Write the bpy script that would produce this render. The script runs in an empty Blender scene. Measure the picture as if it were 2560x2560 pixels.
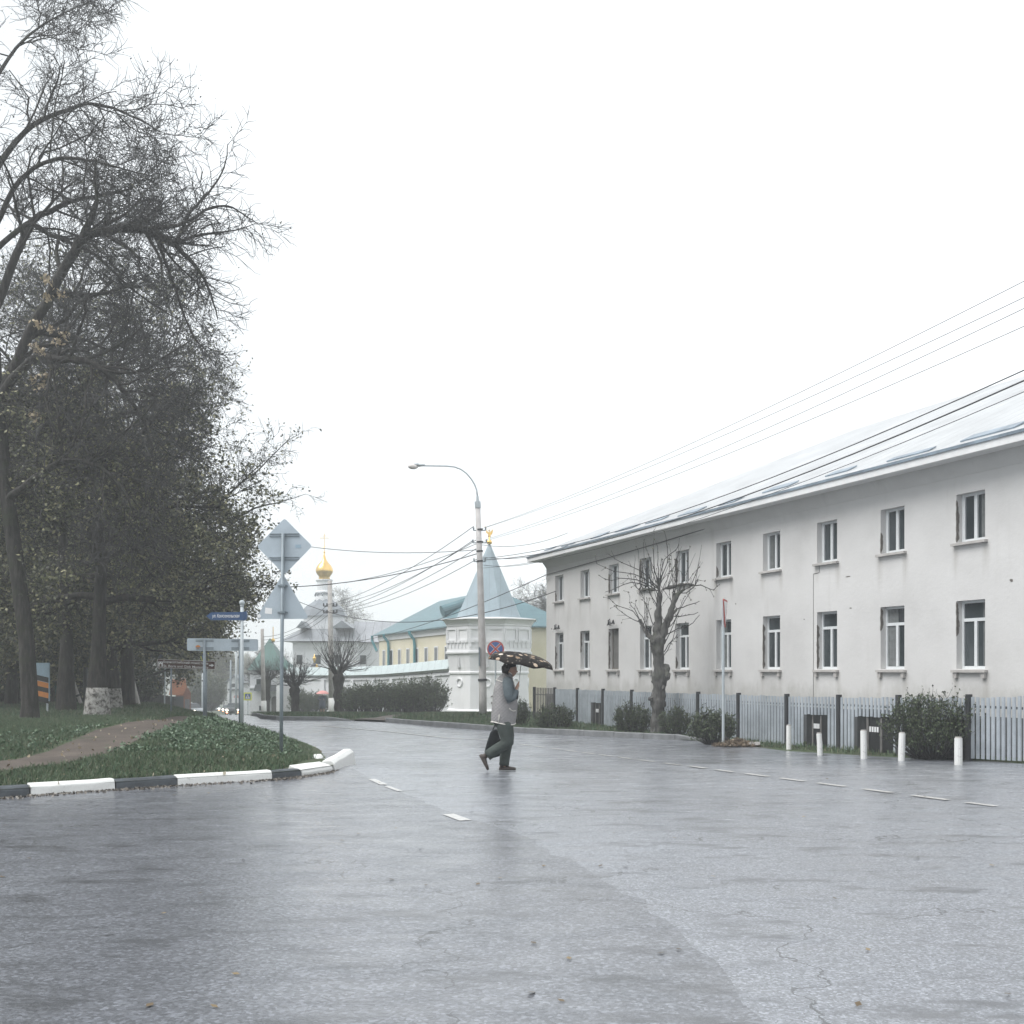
import bpy, math, random
import numpy as np
from mathutils import Vector, Matrix, geometry
R = math.radians
C = bpy.context.scene.collection
SC = bpy.context.scene

# ------------------------------------------------------------------ camera, light, exposure
F, CX, HY, EYE = 2700.0, 1280.0, 1675.0, 1.54     # focal length in source pixels, principal column, horizon row, eye height
cam = bpy.data.cameras.new('camera')
cam.sensor_width = 36.0
cam.lens = F / 2560.0 * 36.0
cam.shift_y = (HY - 1280.0) / 2560.0
cam.clip_start = 0.1
cam.clip_end = 4000
co = bpy.data.objects.new('camera', cam)
co.location = (0, 0, EYE)
co.rotation_euler = (R(90), 0, 0)
C.objects.link(co)
SC.camera = co

SUN_EL, SUN_AZ = 55.0, 250.0
wd = bpy.data.worlds.new('World')
SC.world = wd
wd.use_nodes = True
nt = wd.node_tree
bg = nt.nodes['Background']
sky = nt.nodes.new('ShaderNodeTexSky')
sky.sky_type = 'NISHITA'
sky.sun_disc = False
sky.sun_elevation = R(SUN_EL)
sky.sun_rotation = R(SUN_AZ)
hs = nt.nodes.new('ShaderNodeHueSaturation')
hs.inputs['Saturation'].default_value = 0.12
nt.links.new(sky.outputs['Color'], hs.inputs['Color'])
mx = nt.nodes.new('ShaderNodeMix')
mx.data_type = 'RGBA'
mx.inputs[0].default_value = 0.86
tcw = nt.nodes.new('ShaderNodeTexCoord')
cn = nt.nodes.new('ShaderNodeTexNoise'); cn.inputs['Scale'].default_value = 1.6; cn.inputs['Detail'].default_value = 5
nt.links.new(tcw.outputs['Generated'], cn.inputs['Vector'])
sxw = nt.nodes.new('ShaderNodeSeparateXYZ'); nt.links.new(tcw.outputs['Generated'], sxw.inputs[0])
ma = nt.nodes.new('ShaderNodeMath'); ma.operation = 'MULTIPLY_ADD'; ma.inputs[1].default_value = .38; nt.links.new(sxw.outputs[0], ma.inputs[0])
nt.links.new(cn.outputs['Fac'], ma.inputs[2])
cr = nt.nodes.new('ShaderNodeValToRGB')                   # cloud deck, greyer towards the west
cr.color_ramp.elements[0].position = .25; cr.color_ramp.elements[0].color = (.62, .66, .69, 1)
cr.color_ramp.elements[1].position = .70; cr.color_ramp.elements[1].color = (1, 1.045, 1.075, 1)
nt.links.new(ma.outputs[0], cr.inputs['Fac'])
vm = nt.nodes.new('ShaderNodeVectorMath'); vm.operation = 'SCALE'; vm.inputs['Scale'].default_value = 11.0
nt.links.new(cr.outputs['Color'], vm.inputs[0]); nt.links.new(vm.outputs[0], mx.inputs[7])
nt.links.new(hs.outputs['Color'], mx.inputs[6])
nt.links.new(mx.outputs[2], bg.inputs['Color'])
bg.inputs['Strength'].default_value = 0.058

sd = bpy.data.lights.new('sun', 'SUN')
sd.energy = 1.5
sd.angle = R(40)
sd.color = (1.0, 0.985, 0.965)
so = bpy.data.objects.new('sun', sd)
so.rotation_euler = (R(90 - SUN_EL), 0, R(180 - SUN_AZ))
C.objects.link(so)

SC.view_settings.view_transform = 'Standard'
SC.view_settings.look = 'None'
SC.view_settings.exposure = 1.22
SC.view_settings.gamma = 1.0
SC.render.engine = 'CYCLES'
SC.cycles.use_denoising = True
SC.cycles.max_bounces = 6
SC.cycles.diffuse_bounces = 3
SC.cycles.glossy_bounces = 3
SC.cycles.volume_bounces = 2
SC.cycles.transparent_max_bounces = 6
SC.cycles.caustics_reflective = False
SC.cycles.caustics_refractive = False

# ------------------------------------------------------------------ helpers
def W(px, py, Y):
    return Vector(((px - CX) * Y / F, Y, EYE + (HY - py) * Y / F))
def WX(px, Y):
    return (px - CX) * Y / F
def WZ(py, Y):
    return EYE + (HY - py) * Y / F

def tag(o, label=None, cat=None, group=None, kind=None):
    if label: o['label'] = label
    if cat: o['category'] = cat
    if group: o['group'] = group
    if kind: o['kind'] = kind
    return o

def thing(name, loc, rz=0.0, label=None, cat=None, group=None):
    o = bpy.data.objects.new(name, None)
    o.location = loc
    o.rotation_euler = (0, 0, rz)
    o.empty_display_size = 0.3
    C.objects.link(o)
    return tag(o, label, cat, group)

def link_mesh(name, me, mat, parent=None):
    if mat is not None:
        me.materials.append(mat)
    o = bpy.data.objects.new(name, me)
    C.objects.link(o)
    if parent is not None:
        o.parent = parent
    return o

def kids(o):
    return [c for c in bpy.data.objects if c.parent == o]

def copy_tree(o, loc=None, rz=None, scale=None, label=None, group=None):
    def cp(a, par):
        c = a.copy()
        C.objects.link(c)
        if par is not None:
            c.parent = par
        for ch in kids(a):
            cp(ch, c)
        return c
    r = cp(o, None)
    if loc is not None: r.location = loc
    if rz is not None: r.rotation_euler = (0, 0, rz)
    if scale is not None: r.scale = scale
    if label: r['label'] = label
    if group: r['group'] = group
    return r

class MB:
    def __init__(self):
        self.v = []
        self.f = []
    def add(self, vs, fs):
        b = len(self.v)
        self.v.extend([tuple(p) for p in vs])
        self.f.extend([tuple(i + b for i in q) for q in fs])
        return self
    def bx(self, x0, x1, y0, y1, z0, z1):
        vs = [(x0,y0,z0),(x1,y0,z0),(x1,y1,z0),(x0,y1,z0),(x0,y0,z1),(x1,y0,z1),(x1,y1,z1),(x0,y1,z1)]
        return self.add(vs, [(0,3,2,1),(4,5,6,7),(0,1,5,4),(1,2,6,5),(2,3,7,6),(3,0,4,7)])
    def box(self, c, s, rz=0.0, rx=0.0, ry=0.0):
        m = Matrix.Rotation(rz, 4, 'Z') @ Matrix.Rotation(ry, 4, 'Y') @ Matrix.Rotation(rx, 4, 'X')
        vs = []
        for dz in (-.5, .5):
            for dx, dy in ((-.5,-.5),(.5,-.5),(.5,.5),(-.5,.5)):
                vs.append(Vector(c) + m @ Vector((dx*s[0], dy*s[1], dz*s[2])))
        return self.add(vs, [(0,3,2,1),(4,5,6,7),(0,1,5,4),(1,2,6,5),(2,3,7,6),(3,0,4,7)])
    def prism(self, pts, vec):
        n = len(pts)
        a = [Vector(p) for p in pts]
        b = [p + Vector(vec) for p in a]
        fs = [tuple(range(n))[::-1], tuple(range(n, 2*n))]
        for i in range(n):
            j = (i + 1) % n
            fs.append((i, j, n + j, n + i))
        return self.add(a + b, fs)
    def tube(self, pts, rad, n=8, caps=True, flat=1.0):
        pts = [Vector(p) for p in pts]
        if not hasattr(rad, '__len__'): rad = [rad] * len(pts)
        vs, fs = [], []
        up = None
        for i, p in enumerate(pts):
            t = (pts[min(i+1, len(pts)-1)] - pts[max(i-1, 0)])
            if t.length < 1e-9: t = Vector((0,0,1))
            t.normalize()
            if up is None:
                up = Vector((0,0,1)) if abs(t.z) < .9 else Vector((0,1,0))
            a = t.cross(up)
            if a.length < 1e-6:
                a = t.cross(Vector((1,0,0)))
            a.normalize()
            b = a.cross(t).normalized()
            up = b
            for k in range(n):
                w = 2*math.pi*k/n
                vs.append(p + a*math.cos(w)*rad[i] + b*math.sin(w)*rad[i]*flat)
        for i in range(len(pts)-1):
            for k in range(n):
                k2 = (k+1) % n
                fs.append((i*n+k, i*n+k2, (i+1)*n+k2, (i+1)*n+k))
        if caps:
            fs.append(tuple(range(n))[::-1])
            fs.append(tuple(range((len(pts)-1)*n, len(pts)*n)))
        return self.add(vs, fs)
    def lathe(self, prof, c=(0,0,0), n=24, a0=0.0, caps=True):
        vs, fs = [], []
        for r, z in prof:
            for k in range(n):
                w = a0 + 2*math.pi*k/n
                vs.append((c[0]+r*math.cos(w), c[1]+r*math.sin(w), c[2]+z))
        for i in range(len(prof)-1):
            for k in range(n):
                k2 = (k+1) % n
                fs.append((i*n+k, i*n+k2, (i+1)*n+k2, (i+1)*n+k))
        if caps:
            fs.append(tuple(range(n))[::-1])
            fs.append(tuple(range((len(prof)-1)*n, len(prof)*n)))
        return self.add(vs, fs)
    def loft(self, rings, n=20, caps=True):
        """rings: (center, rx, ry[, pitch]) ellipses lying in xy, pitched about y"""
        vs, fs = [], []
        for q in rings:
            c, rx, ry = q[0], q[1], q[2]
            m = Matrix.Rotation(q[3] if len(q) > 3 else 0.0, 3, 'Y')
            for k in range(n):
                w = 2*math.pi*k/n
                vs.append(Vector(c) + m @ Vector((rx*math.cos(w), ry*math.sin(w), 0)))
        for i in range(len(rings)-1):
            for k in range(n):
                k2 = (k+1) % n
                fs.append((i*n+k, i*n+k2, (i+1)*n+k2, (i+1)*n+k))
        if caps:
            fs.append(tuple(range(n))[::-1])
            fs.append(tuple(range((len(rings)-1)*n, len(rings)*n)))
        return self.add(vs, fs)
    def ball(self, c, r, n=12, m=8):
        if not hasattr(r, '__len__'): r = (r, r, r)
        vs, fs = [], []
        for i in range(m+1):
            th = math.pi*i/m
            for k in range(n):
                w = 2*math.pi*k/n
                vs.append((c[0]+r[0]*math.sin(th)*math.cos(w), c[1]+r[1]*math.sin(th)*math.sin(w), c[2]-r[2]*math.cos(th)))
        for i in range(m):
            for k in range(n):
                k2 = (k+1) % n
                fs.append((i*n+k, i*n+k2, (i+1)*n+k2, (i+1)*n+k))
        return self.add(vs, fs)
    def build(self, name, mat, parent=None, world=False, smooth=False, bevel=0.0):
        v = np.array(self.v, dtype=float)
        off = np.zeros(3)
        if parent is None:
            off = np.array([(v[:,0].min()+v[:,0].max())/2, (v[:,1].min()+v[:,1].max())/2, v[:,2].min()])
        elif world:
            off = np.array(parent.location) if parent.parent is None else np.array(parent.parent.location)
        me = bpy.data.meshes.new(name)
        me.from_pydata((v - off).tolist(), [], self.f)
        me.validate()
        if smooth:
            me.polygons.foreach_set('use_smooth', [True]*len(me.polygons))
        o = link_mesh(name, me, mat, parent)
        if parent is None:
            o.location = off
        if bevel:
            b = o.modifiers.new('bevel', 'BEVEL')
            b.width = bevel; b.segments = 2; b.limit_method = 'ANGLE'
        return o

def np_mesh(name, V, Fq, mat, parent=None, smooth=False):
    """V (n,3), Fq (m,k) index arrays -> one mesh"""
    me = bpy.data.meshes.new(name)
    V = np.asarray(V, dtype=np.float32); Fq = np.asarray(Fq, dtype=np.int32)
    m, k = Fq.shape
    me.vertices.add(len(V)); me.vertices.foreach_set('co', V.ravel())
    me.loops.add(m*k); me.loops.foreach_set('vertex_index', Fq.ravel())
    me.polygons.add(m)
    me.polygons.foreach_set('loop_start', np.arange(0, m*k, k, dtype=np.int32))
    if smooth:
        me.polygons.foreach_set('use_smooth', np.ones(m, dtype=bool))
    me.update(calc_edges=True)
    return link_mesh(name, me, mat, parent)

# ------------------------------------------------------------------ materials
def new_mat(name):
    m = bpy.data.materials.new(name)
    m.use_nodes = True
    n = m.node_tree
    return m, n, n.nodes['Principled BSDF']

def N(n, typ, **kw):
    x = n.nodes.new(typ)
    for k, v in kw.items():
        setattr(x, k, v)
    return x

def coords(n, scale=(1,1,1), kind='Object', rot=(0,0,0)):
    tc = N(n, 'ShaderNodeTexCoord')
    mp = N(n, 'ShaderNodeMapping')
    mp.inputs['Scale'].default_value = scale
    mp.inputs['Rotation'].default_value = rot
    n.links.new(tc.outputs[kind], mp.inputs['Vector'])
    return mp.outputs['Vector']

def noise(n, vec, scale, detail=4, rough=.6):
    x = N(n, 'ShaderNodeTexNoise')
    x.inputs['Scale'].default_value = scale
    x.inputs['Detail'].default_value = detail
    x.inputs['Roughness'].default_value = rough
    n.links.new(vec, x.inputs['Vector'])
    return x.outputs['Fac']

def ramp(n, fac, stops):
    r = N(n, 'ShaderNodeValToRGB')
    el = r.color_ramp.elements
    while len(el) < len(stops): el.new(.5)
    for e, (p, c) in zip(el, stops):
        e.position = p
        e.color = c if len(c) == 4 else (*c, 1)
    n.links.new(fac, r.inputs['Fac'])
    return r.outputs['Color']

def mixc(n, fac, a, b):
    x = N(n, 'ShaderNodeMix', data_type='RGBA')
    for sock, val in ((0, fac), (6, a), (7, b)):
        if hasattr(val, 'links') or isinstance(val, bpy.types.NodeSocket): n.links.new(val, x.inputs[sock])
        elif sock == 0: x.inputs[0].default_value = val
        else: x.inputs[sock].default_value = (*val, 1)
    return x.outputs[2]

def bump(n, p, h, strength=.3, dist=.02):
    b = N(n, 'ShaderNodeBump')
    b.inputs['Strength'].default_value = strength
    b.inputs['Distance'].default_value = dist
    n.links.new(h, b.inputs['Height'])
    n.links.new(b.outputs['Normal'], p.inputs['Normal'])
    return b

def plain(name, col, rough=.6, metal=0.0, var=.25, scale=3.0, bmp=0.0, spec=.5, kind='Object'):
    m, n, p = new_mat(name)
    v = coords(n, kind=kind)
    f = noise(n, v, scale, 6, .65)
    lo = tuple(c*(1-var) for c in col); hi = tuple(min(1, c*(1+var*.7)) for c in col)
    n.links.new(ramp(n, f, [(.3, lo), (.7, hi)]), p.inputs['Base Color'])
    p.inputs['Roughness'].default_value = rough
    p.inputs['Metallic'].default_value = metal
    p.inputs['Specular IOR Level'].default_value = spec
    if bmp: bump(n, p, noise(n, v, scale*6, 4), bmp, .02)
    return m

def random_island(name, cols, rough=.6, trans=0.0):
    m, n, p = new_mat(name)
    g = N(n, 'ShaderNodeNewGeometry')
    k = len(cols)
    n.links.new(ramp(n, g.outputs['Random Per Island'], [(i/max(1, k-1), c) for i, c in enumerate(cols)]), p.inputs['Base Color'])
    p.inputs['Roughness'].default_value = rough
    return m

M = {}
# wet asphalt: rough stone under a thin film of water
def asphalt(name, base, grain, wet0, wet1, bstr, cbump):
    m, n, p = new_mat(name)
    v = coords(n)
    big = noise(n, v, .30, 5, .6)
    mid = noise(n, coords(n, (1, 2.2, 1), rot=(0, 0, R(-21))), 1.6, 6, .65)
    fine = noise(n, v, grain, 3, .7)
    vo = N(n, 'ShaderNodeTexVoronoi'); vo.inputs['Scale'].default_value = grain*.7
    n.links.new(v, vo.inputs['Vector'])
    c1 = mixc(n, big, tuple(b*.75 for b in base), tuple(b*1.2 for b in base))
    vc = N(n, 'ShaderNodeTexVoronoi'); vc.inputs['Scale'].default_value = grain*1.25
    n.links.new(v, vc.inputs['Vector'])
    sep = N(n, 'ShaderNodeSeparateColor'); n.links.new(vc.outputs['Color'], sep.inputs[0])
    agg = ramp(n, sep.outputs[0], [(0, (.55, .55, .55)), (.6, (.9, .9, .9)), (.85, (1.2, 1.2, 1.2)), (1, (1.6, 1.6, 1.6))])
    xm = N(n, 'ShaderNodeMix', data_type='RGBA', blend_type='MULTIPLY'); xm.inputs[0].default_value = 1
    n.links.new(c1, xm.inputs[6]); n.links.new(agg, xm.inputs[7])
    c2 = xm.outputs[2]
    sp = noise(n, coords(n, (1, 2.6, 1), rot=(0, 0, R(-19))), 1.1, 7, .72)
    spm = ramp(n, sp, [(.53, (0, 0, 0)), (.63, (1, 1, 1))])
    c2 = mixc(n, spm, c2, tuple(b*.42 for b in base))
    wv_ = N(n, 'ShaderNodeMix', data_type='VECTOR'); wv_.inputs[0].default_value = .12     # a few fine cracks
    nz3 = N(n, 'ShaderNodeTexNoise'); nz3.inputs['Scale'].default_value = 2.2; nz3.inputs['Detail'].default_value = 6
    n.links.new(v, nz3.inputs['Vector'])
    n.links.new(v, wv_.inputs[4]); 
    scl = N(n, 'ShaderNodeVectorMath', operation='SCALE'); scl.inputs['Scale'].default_value = 9.0
    n.links.new(nz3.outputs['Color'], scl.inputs[0]); n.links.new(scl.outputs[0], wv_.inputs[5])
    ce = N(n, 'ShaderNodeTexVoronoi', feature='DISTANCE_TO_EDGE'); ce.inputs['Scale'].default_value = .42
    n.links.new(wv_.outputs[1], ce.inputs['Vector'])
    cl = N(n, 'ShaderNodeMath', operation='LESS_THAN'); cl.inputs[1].default_value = .0045
    n.links.new(ce.outputs['Distance'], cl.inputs[0])
    gate_ = N(n, 'ShaderNodeMath', operation='GREATER_THAN'); gate_.inputs[1].default_value = .47
    n.links.new(noise(n, v, .22, 2), gate_.inputs[0])
    cm = N(n, 'ShaderNodeMath', operation='MULTIPLY'); n.links.new(cl.outputs[0], cm.inputs[0]); n.links.new(gate_.outputs[0], cm.inputs[1])
    c2 = mixc(n, cm.outputs[0], c2, tuple(b*.25 for b in base))
    n.links.new(c2, p.inputs['Base Color'])
    p.inputs['Roughness'].default_value = .45
    p.inputs['Specular IOR Level'].default_value = .5
    mm = N(n, 'ShaderNodeMath', operation='MULTIPLY_ADD')
    n.links.new(big, mm.inputs[0]); mm.inputs[1].default_value = .45
    n.links.new(mid, mm.inputs[2])
    def mrange(lo, hi, a_, b_):
        mr = N(n, 'ShaderNodeMapRange')
        mr.inputs['From Min'].default_value = lo; mr.inputs['From Max'].default_value = hi
        mr.inputs['To Min'].default_value = a_; mr.inputs['To Max'].default_value = b_
        n.links.new(mm.outputs[0], mr.inputs['Value'])
        return mr.outputs[0]
    n.links.new(mrange(.5, .95, wet1, wet0), p.inputs['Coat Weight'])
    n.links.new(mrange(.5, .95, .07, .34), p.inputs['Coat Roughness'])
    p.inputs['Coat IOR'].default_value = 1.5
    ad = N(n, 'ShaderNodeMath', operation='MULTIPLY_ADD')
    n.links.new(vo.outputs['Distance'], ad.inputs[0]); ad.inputs[1].default_value = .5
    n.links.new(fine, ad.inputs[2])
    bump(n, p, ad.outputs[0], bstr, .012)
    cb = N(n, 'ShaderNodeBump'); cb.inputs['Strength'].default_value = cbump; cb.inputs['Distance'].default_value = .006
    n.links.new(ad.outputs[0], cb.inputs['Height']); n.links.new(cb.outputs['Normal'], p.inputs['Coat Normal'])
    return m
M['asphalt'] = asphalt('wet_asphalt', (.215, .228, .256), 60, .55, 1.0, .7, .32)
M['asphalt_coarse'] = asphalt('wet_coarse_asphalt', (.135, .143, .163), 42, .55, 1.0, 1.0, .30)

m, n, p = new_mat('dirt')
v = coords(n)
n.links.new(ramp(n, noise(n, v, 1.2, 8, .7), [(.3, (.035, .027, .02)), (.55, (.075, .058, .046)), (.75, (.11, .088, .072))]), p.inputs['Base Color'])
p.inputs['Roughness'].default_value = .75
bump(n, p, noise(n, v, 14, 6), .5, .03)
M['dirt'] = m
m, n, p = new_mat('turf_soil')
v = coords(n)
n.links.new(ramp(n, noise(n, v, .9, 8, .7), [(.32, (.04, .034, .022)), (.46, (.04, .055, .022)), (.7, (.05, .085, .03))]), p.inputs['Base Color'])
p.inputs['Roughness'].default_value = .9
bump(n, p, noise(n, v, 20, 6), .6, .04)
M['turf'] = m
M['grass'] = random_island('grass_blades', [(.035, .068, .034), (.052, .10, .048), (.08, .135, .068), (.11, .14, .08), (.15, .145, .095)], .55)
M['weed'] = random_island('weed_leaves', [(.045, .085, .045), (.07, .12, .065), (.11, .16, .095)], .5)
def bark(name, lo, mid, hi, moss):
    m, n, p = new_mat(name)
    v = coords(n, (10, 10, 1.7))
    f = noise(n, v, 1.0, 8, .7)
    c = ramp(n, f, [(.32, lo), (.5, mid), (.68, hi)])
    ms = ramp(n, noise(n, coords(n), 1.3, 6, .7), [(.52, (0, 0, 0)), (.64, (1, 1, 1))])
    n.links.new(mixc(n, ms, c, moss), p.inputs['Base Color'])
    p.inputs['Roughness'].default_value = .85; p.inputs['Specular IOR Level'].default_value = .3
    bump(n, p, f, 1.0, .06)
    return m
M['bark'] = bark('bark', (.010, .009, .009), (.030, .027, .025), (.075, .069, .062), (.032, .036, .022))
M['bark_pale'] = bark('bark_pale', (.04, .038, .037), (.10, .097, .092), (.17, .165, .155), (.09, .095, .075))
M['twig'] = plain('twig_bark', (.036, .035, .036), .8, var=.3)
M['leaf_olive'] = random_island('young_olive_leaves', [(.026, .032, .020), (.062, .070, .038), (.14, .145, .075), (.31, .29, .165)], .6)
M['leaf_brown'] = random_island('brown_seed_leaves', [(.03, .03, .02), (.06, .06, .035), (.10, .10, .06)], .6)
M['leaf_hedge'] = random_island('hedge_leaves', [(.03, .045, .022), (.05, .075, .032), (.085, .105, .05)], .6)
M['seed'] = random_island('pale_seed_clusters', [(.32, .26, .17), (.45, .37, .26)], .7)
m, n, p = new_mat('whitewashed_bark')
v = coords(n)
n.links.new(ramp(n, noise(n, v, 7, 8, .75), [(.40, (.05, .045, .04)), (.52, (.32, .31, .29)), (.7, (.5, .49, .47))]), p.inputs['Base Color'])
p.inputs['Roughness'].default_value = .9
bump(n, p, noise(n, v, 16, 5), .7, .03)
M['whitewash'] = m

def plaster(name, a, b, c, streak=True):
    m, n, p = new_mat(name)
    v = coords(n)
    f = noise(n, v, .45, 7, .62)
    col = ramp(n, f, [(.28, a), (.5, b), (.72, c)])
    if streak:
        s = noise(n, coords(n, (1.1, 1.1, .12)), 1.3, 6, .7)
        st = ramp(n, s, [(.56, (1,1,1)), (.76, (.84,.835,.82))])
        x = N(n, 'ShaderNodeMix', data_type='RGBA', blend_type='MULTIPLY')
        x.inputs[0].default_value = 1
        n.links.new(col, x.inputs[6]); n.links.new(st, x.inputs[7])
        col = x.outputs[2]
    n.links.new(col, p.inputs['Base Color'])
    p.inputs['Roughness'].default_value = .9
    p.inputs['Specular IOR Level'].default_value = .2
    bump(n, p, noise(n, v, 9, 6, .7), .25, .03)
    return m
M['facade'] = plaster('worn_cream_plaster', (.52, .51, .50), (.60, .59, .58), (.65, .64, .63))
n = M['facade'].node_tree; p = n.nodes['Principled BSDF']
old = p.inputs['Base Color'].links[0].from_socket
v = coords(n); sz_ = N(n, 'ShaderNodeSeparateXYZ'); n.links.new(v, sz_.inputs[0])
dz_ = N(n, 'ShaderNodeMath', operation='MULTIPLY_ADD'); n.links.new(noise(n, coords(n, (1, 1, .5)), 1.4, 6, .7), dz_.inputs[0]); dz_.inputs[1].default_value = -1.7; n.links.new(sz_.outputs[2], dz_.inputs[2])
damp = ramp(n, dz_.outputs[0], [(.0, (.82, .82, .80)), (.35, (1, 1, 1))])     # rising damp with an uneven edge
fl = noise(n, coords(n, (1, 1, .8)), 3.2, 8, .75)
flk = ramp(n, fl, [(.30, (.80, .79, .77)), (.36, (1, 1, 1))])
def mth(op, a, b_=None, c=None):
    x = N(n, 'ShaderNodeMath', operation=op)
    for i_, q_ in enumerate((a, b_, c)):
        if q_ is None: continue
        if isinstance(q_, (int, float)): x.inputs[i_].default_value = q_
        else: n.links.new(q_, x.inputs[i_])
    return x.outputs[0]
fx = mth('FRACT', mth('MULTIPLY_ADD', sz_.outputs[0], 1/2.46, .5-1.34/2.46))
dw = mth('MULTIPLY', mth('ABSOLUTE', mth('SUBTRACT', fx, .5)), 2.46)
nb3 = noise(n, coords(n, (3.0, 3.0, .25)), 1.0, 5, .7)
side_m = mth('SUBTRACT', 1.0, mth('MINIMUM', 1.0, mth('MULTIPLY', mth('ABSOLUTE', mth('SUBTRACT', dw, .44)), 6.5)))
acc = None
for zs0 in (1.48, 4.27):
    t_ = mth('SUBTRACT', zs0, sz_.outputs[2])
    m_ = mth('MULTIPLY', mth('GREATER_THAN', t_, 0.0), mth('MAXIMUM', 0.0, mth('SUBTRACT', 1.0, mth('DIVIDE', t_, mth('MULTIPLY_ADD', nb3, 2.4, -.35)))))
    acc = m_ if acc is None else mth('MAXIMUM', acc, m_)
stk = ramp(n, mth('MULTIPLY', mth('MULTIPLY', side_m, acc), mth('MULTIPLY', nb3, 1.5)), [(.05, (1, 1, 1)), (.55, (.83, .82, .80))])
for extra in (damp, flk, stk):
    xm = N(n, 'ShaderNodeMix', data_type='RGBA', blend_type='MULTIPLY'); xm.inputs[0].default_value = 1
    n.links.new(old, xm.inputs[6]); n.links.new(extra, xm.inputs[7]); old = xm.outputs[2]
n.links.new(old, p.inputs['Base Color'])
M['white_wall'] = plaster('whitewashed_masonry', (.72, .72, .73), (.80, .80, .81), (.84, .84, .84))
M['church_wall'] = plaster('church_white_wall', (.62, .63, .65), (.72, .73, .75), (.78, .79, .80))
M['yellow_wall'] = plaster('yellow_plaster', (.58, .53, .38), (.66, .61, .47), (.70, .65, .51))
M['trim_white'] = plain('white_trim', (.74, .74, .74), .6, var=.08)
M['frame_white'] = plain('window_frame_white', (.68, .70, .71), .45, var=.1)
M['frame_brown'] = plain('window_frame_weathered', (.16, .145, .13), .7, var=.3)
m, n, p = new_mat('window_glass')
p.inputs['Base Color'].default_value = (.035, .045, .05, 1)
p.inputs['Roughness'].default_value = .08
v = coords(n)
n.links.new(ramp(n, noise(n, v, .8, 3), [(.35, (.02, .028, .032)), (.7, (.06, .072, .078))]), p.inputs['Base Color'])
M['glass'] = m
M['curtain'] = plain('grey_curtain', (.17, .18, .18), .8, var=.3, scale=6)
M['hole'] = plain('broken_plaster', (.15, .135, .12), .95, var=.5, scale=14, bmp=.6)
M['boards'] = plain('grey_board', (.14, .135, .13), .8, var=.3)

def seamed(name, col, pitch, rough, metal=.0, axis=0, dark=.7):
    m, n, p = new_mat(name)
    v = coords(n)
    sx = N(n, 'ShaderNodeSeparateXYZ'); n.links.new(v, sx.inputs[0])
    md = N(n, 'ShaderNodeMath', operation='MULTIPLY'); md.inputs[1].default_value = 1/pitch
    n.links.new(sx.outputs[axis], md.inputs[0])
    fr = N(n, 'ShaderNodeMath', operation='FRACT'); n.links.new(md.outputs[0], fr.inputs[0])
    lt = N(n, 'ShaderNodeMath', operation='LESS_THAN'); lt.inputs[1].default_value = .07
    n.links.new(fr.outputs[0], lt.inputs[0])
    f = noise(n, v, .7, 6, .65)
    c1 = ramp(n, f, [(.3, tuple(c*.82 for c in col)), (.7, tuple(min(1, c*1.12) for c in col))])
    n.links.new(mixc(n, lt.outputs[0], c1, tuple(c*dark for c in col)), p.inputs['Base Color'])
    p.inputs['Roughness'].default_value = rough
    p.inputs['Metallic'].default_value = metal
    bump(n, p, lt.outputs[0], .5, .04)
    return m
M['roof_pale'] = seamed('pale_metal_roof', (.43, .44, .45), .62, .5)
M['roof_edge'] = plain('blue_grey_roof_edge', (.20, .25, .30), .4, var=.4, scale=2)
M['roof_teal'] = seamed('teal_metal_roof', (.085, .17, .195), .6, .45)
M['roof_green'] = seamed('green_metal_roof', (.028, .105, .09), .6, .45)
M['roof_tower'] = seamed('blue_teal_cone_roof', (.29, .36, .40), .75, .45, dark=.85)
M['roof_grey'] = seamed('grey_church_roof', (.25, .265, .285), .8, .35)
M['roof_dark'] = plain('dark_roof', (.10, .11, .12), .6, var=.3)
M['dome_grey'] = plain('grey_sheet_dome', (.19, .21, .235), .4, var=.25, scale=1)
M['teal_paint'] = plain('teal_paint', (.04, .22, .26), .5, var=.15)
m, n, p = new_mat('gilded')
p.inputs['Base Color'].default_value = (.85, .56, .16, 1); p.inputs['Metallic'].default_value = 1; p.inputs['Roughness'].default_value = .28
v = coords(n); n.links.new(ramp(n, noise(n, v, 2, 4), [(.3, (.74, .47, .13)), (.7, (.92, .64, .24))]), p.inputs['Base Color'])
M['gold'] = m
M['galv'] = plain('galvanised_back', (.42, .48, .53), .5, metal=.25, var=.12, scale=2)
M['galv_dark'] = plain('galvanised_pole', (.20, .235, .26), .5, metal=.3, var=.25, scale=4)
M['pole_grey'] = plain('grey_painted_pole', (.42, .46, .48), .5, var=.12)
M['concrete'] = plain('concrete_pole', (.44, .42, .40), .9, var=.22, scale=4, bmp=.3)
M['concrete_dark'] = plain('kerb_concrete', (.20, .205, .21), .75, var=.3, scale=3, bmp=.4)
m, n, p = new_mat('white_kerb_paint')
v = coords(n)
n.links.new(mixc(n, ramp(n, noise(n, v, 9, 8, .75), [(.30, (1, 1, 1)), (.42, (0, 0, 0))]), (.72, .72, .70), (.27, .26, .25)), p.inputs['Base Color'])
p.inputs['Roughness'].default_value = .55; bump(n, p, noise(n, v, 30, 5), .35, .02)
M['kerb_white'] = m
M['kerb_black'] = plain('black_kerb_paint', (.06, .07, .08), .5, var=.35, scale=8, bmp=.3)
m, n, p = new_mat('worn_road_paint')
v = coords(n)
n.links.new(ramp(n, noise(n, v, 22, 6, .75), [(.36, (.17, .175, .18)), (.50, (.52, .51, .49))]), p.inputs['Base Color'])
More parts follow.
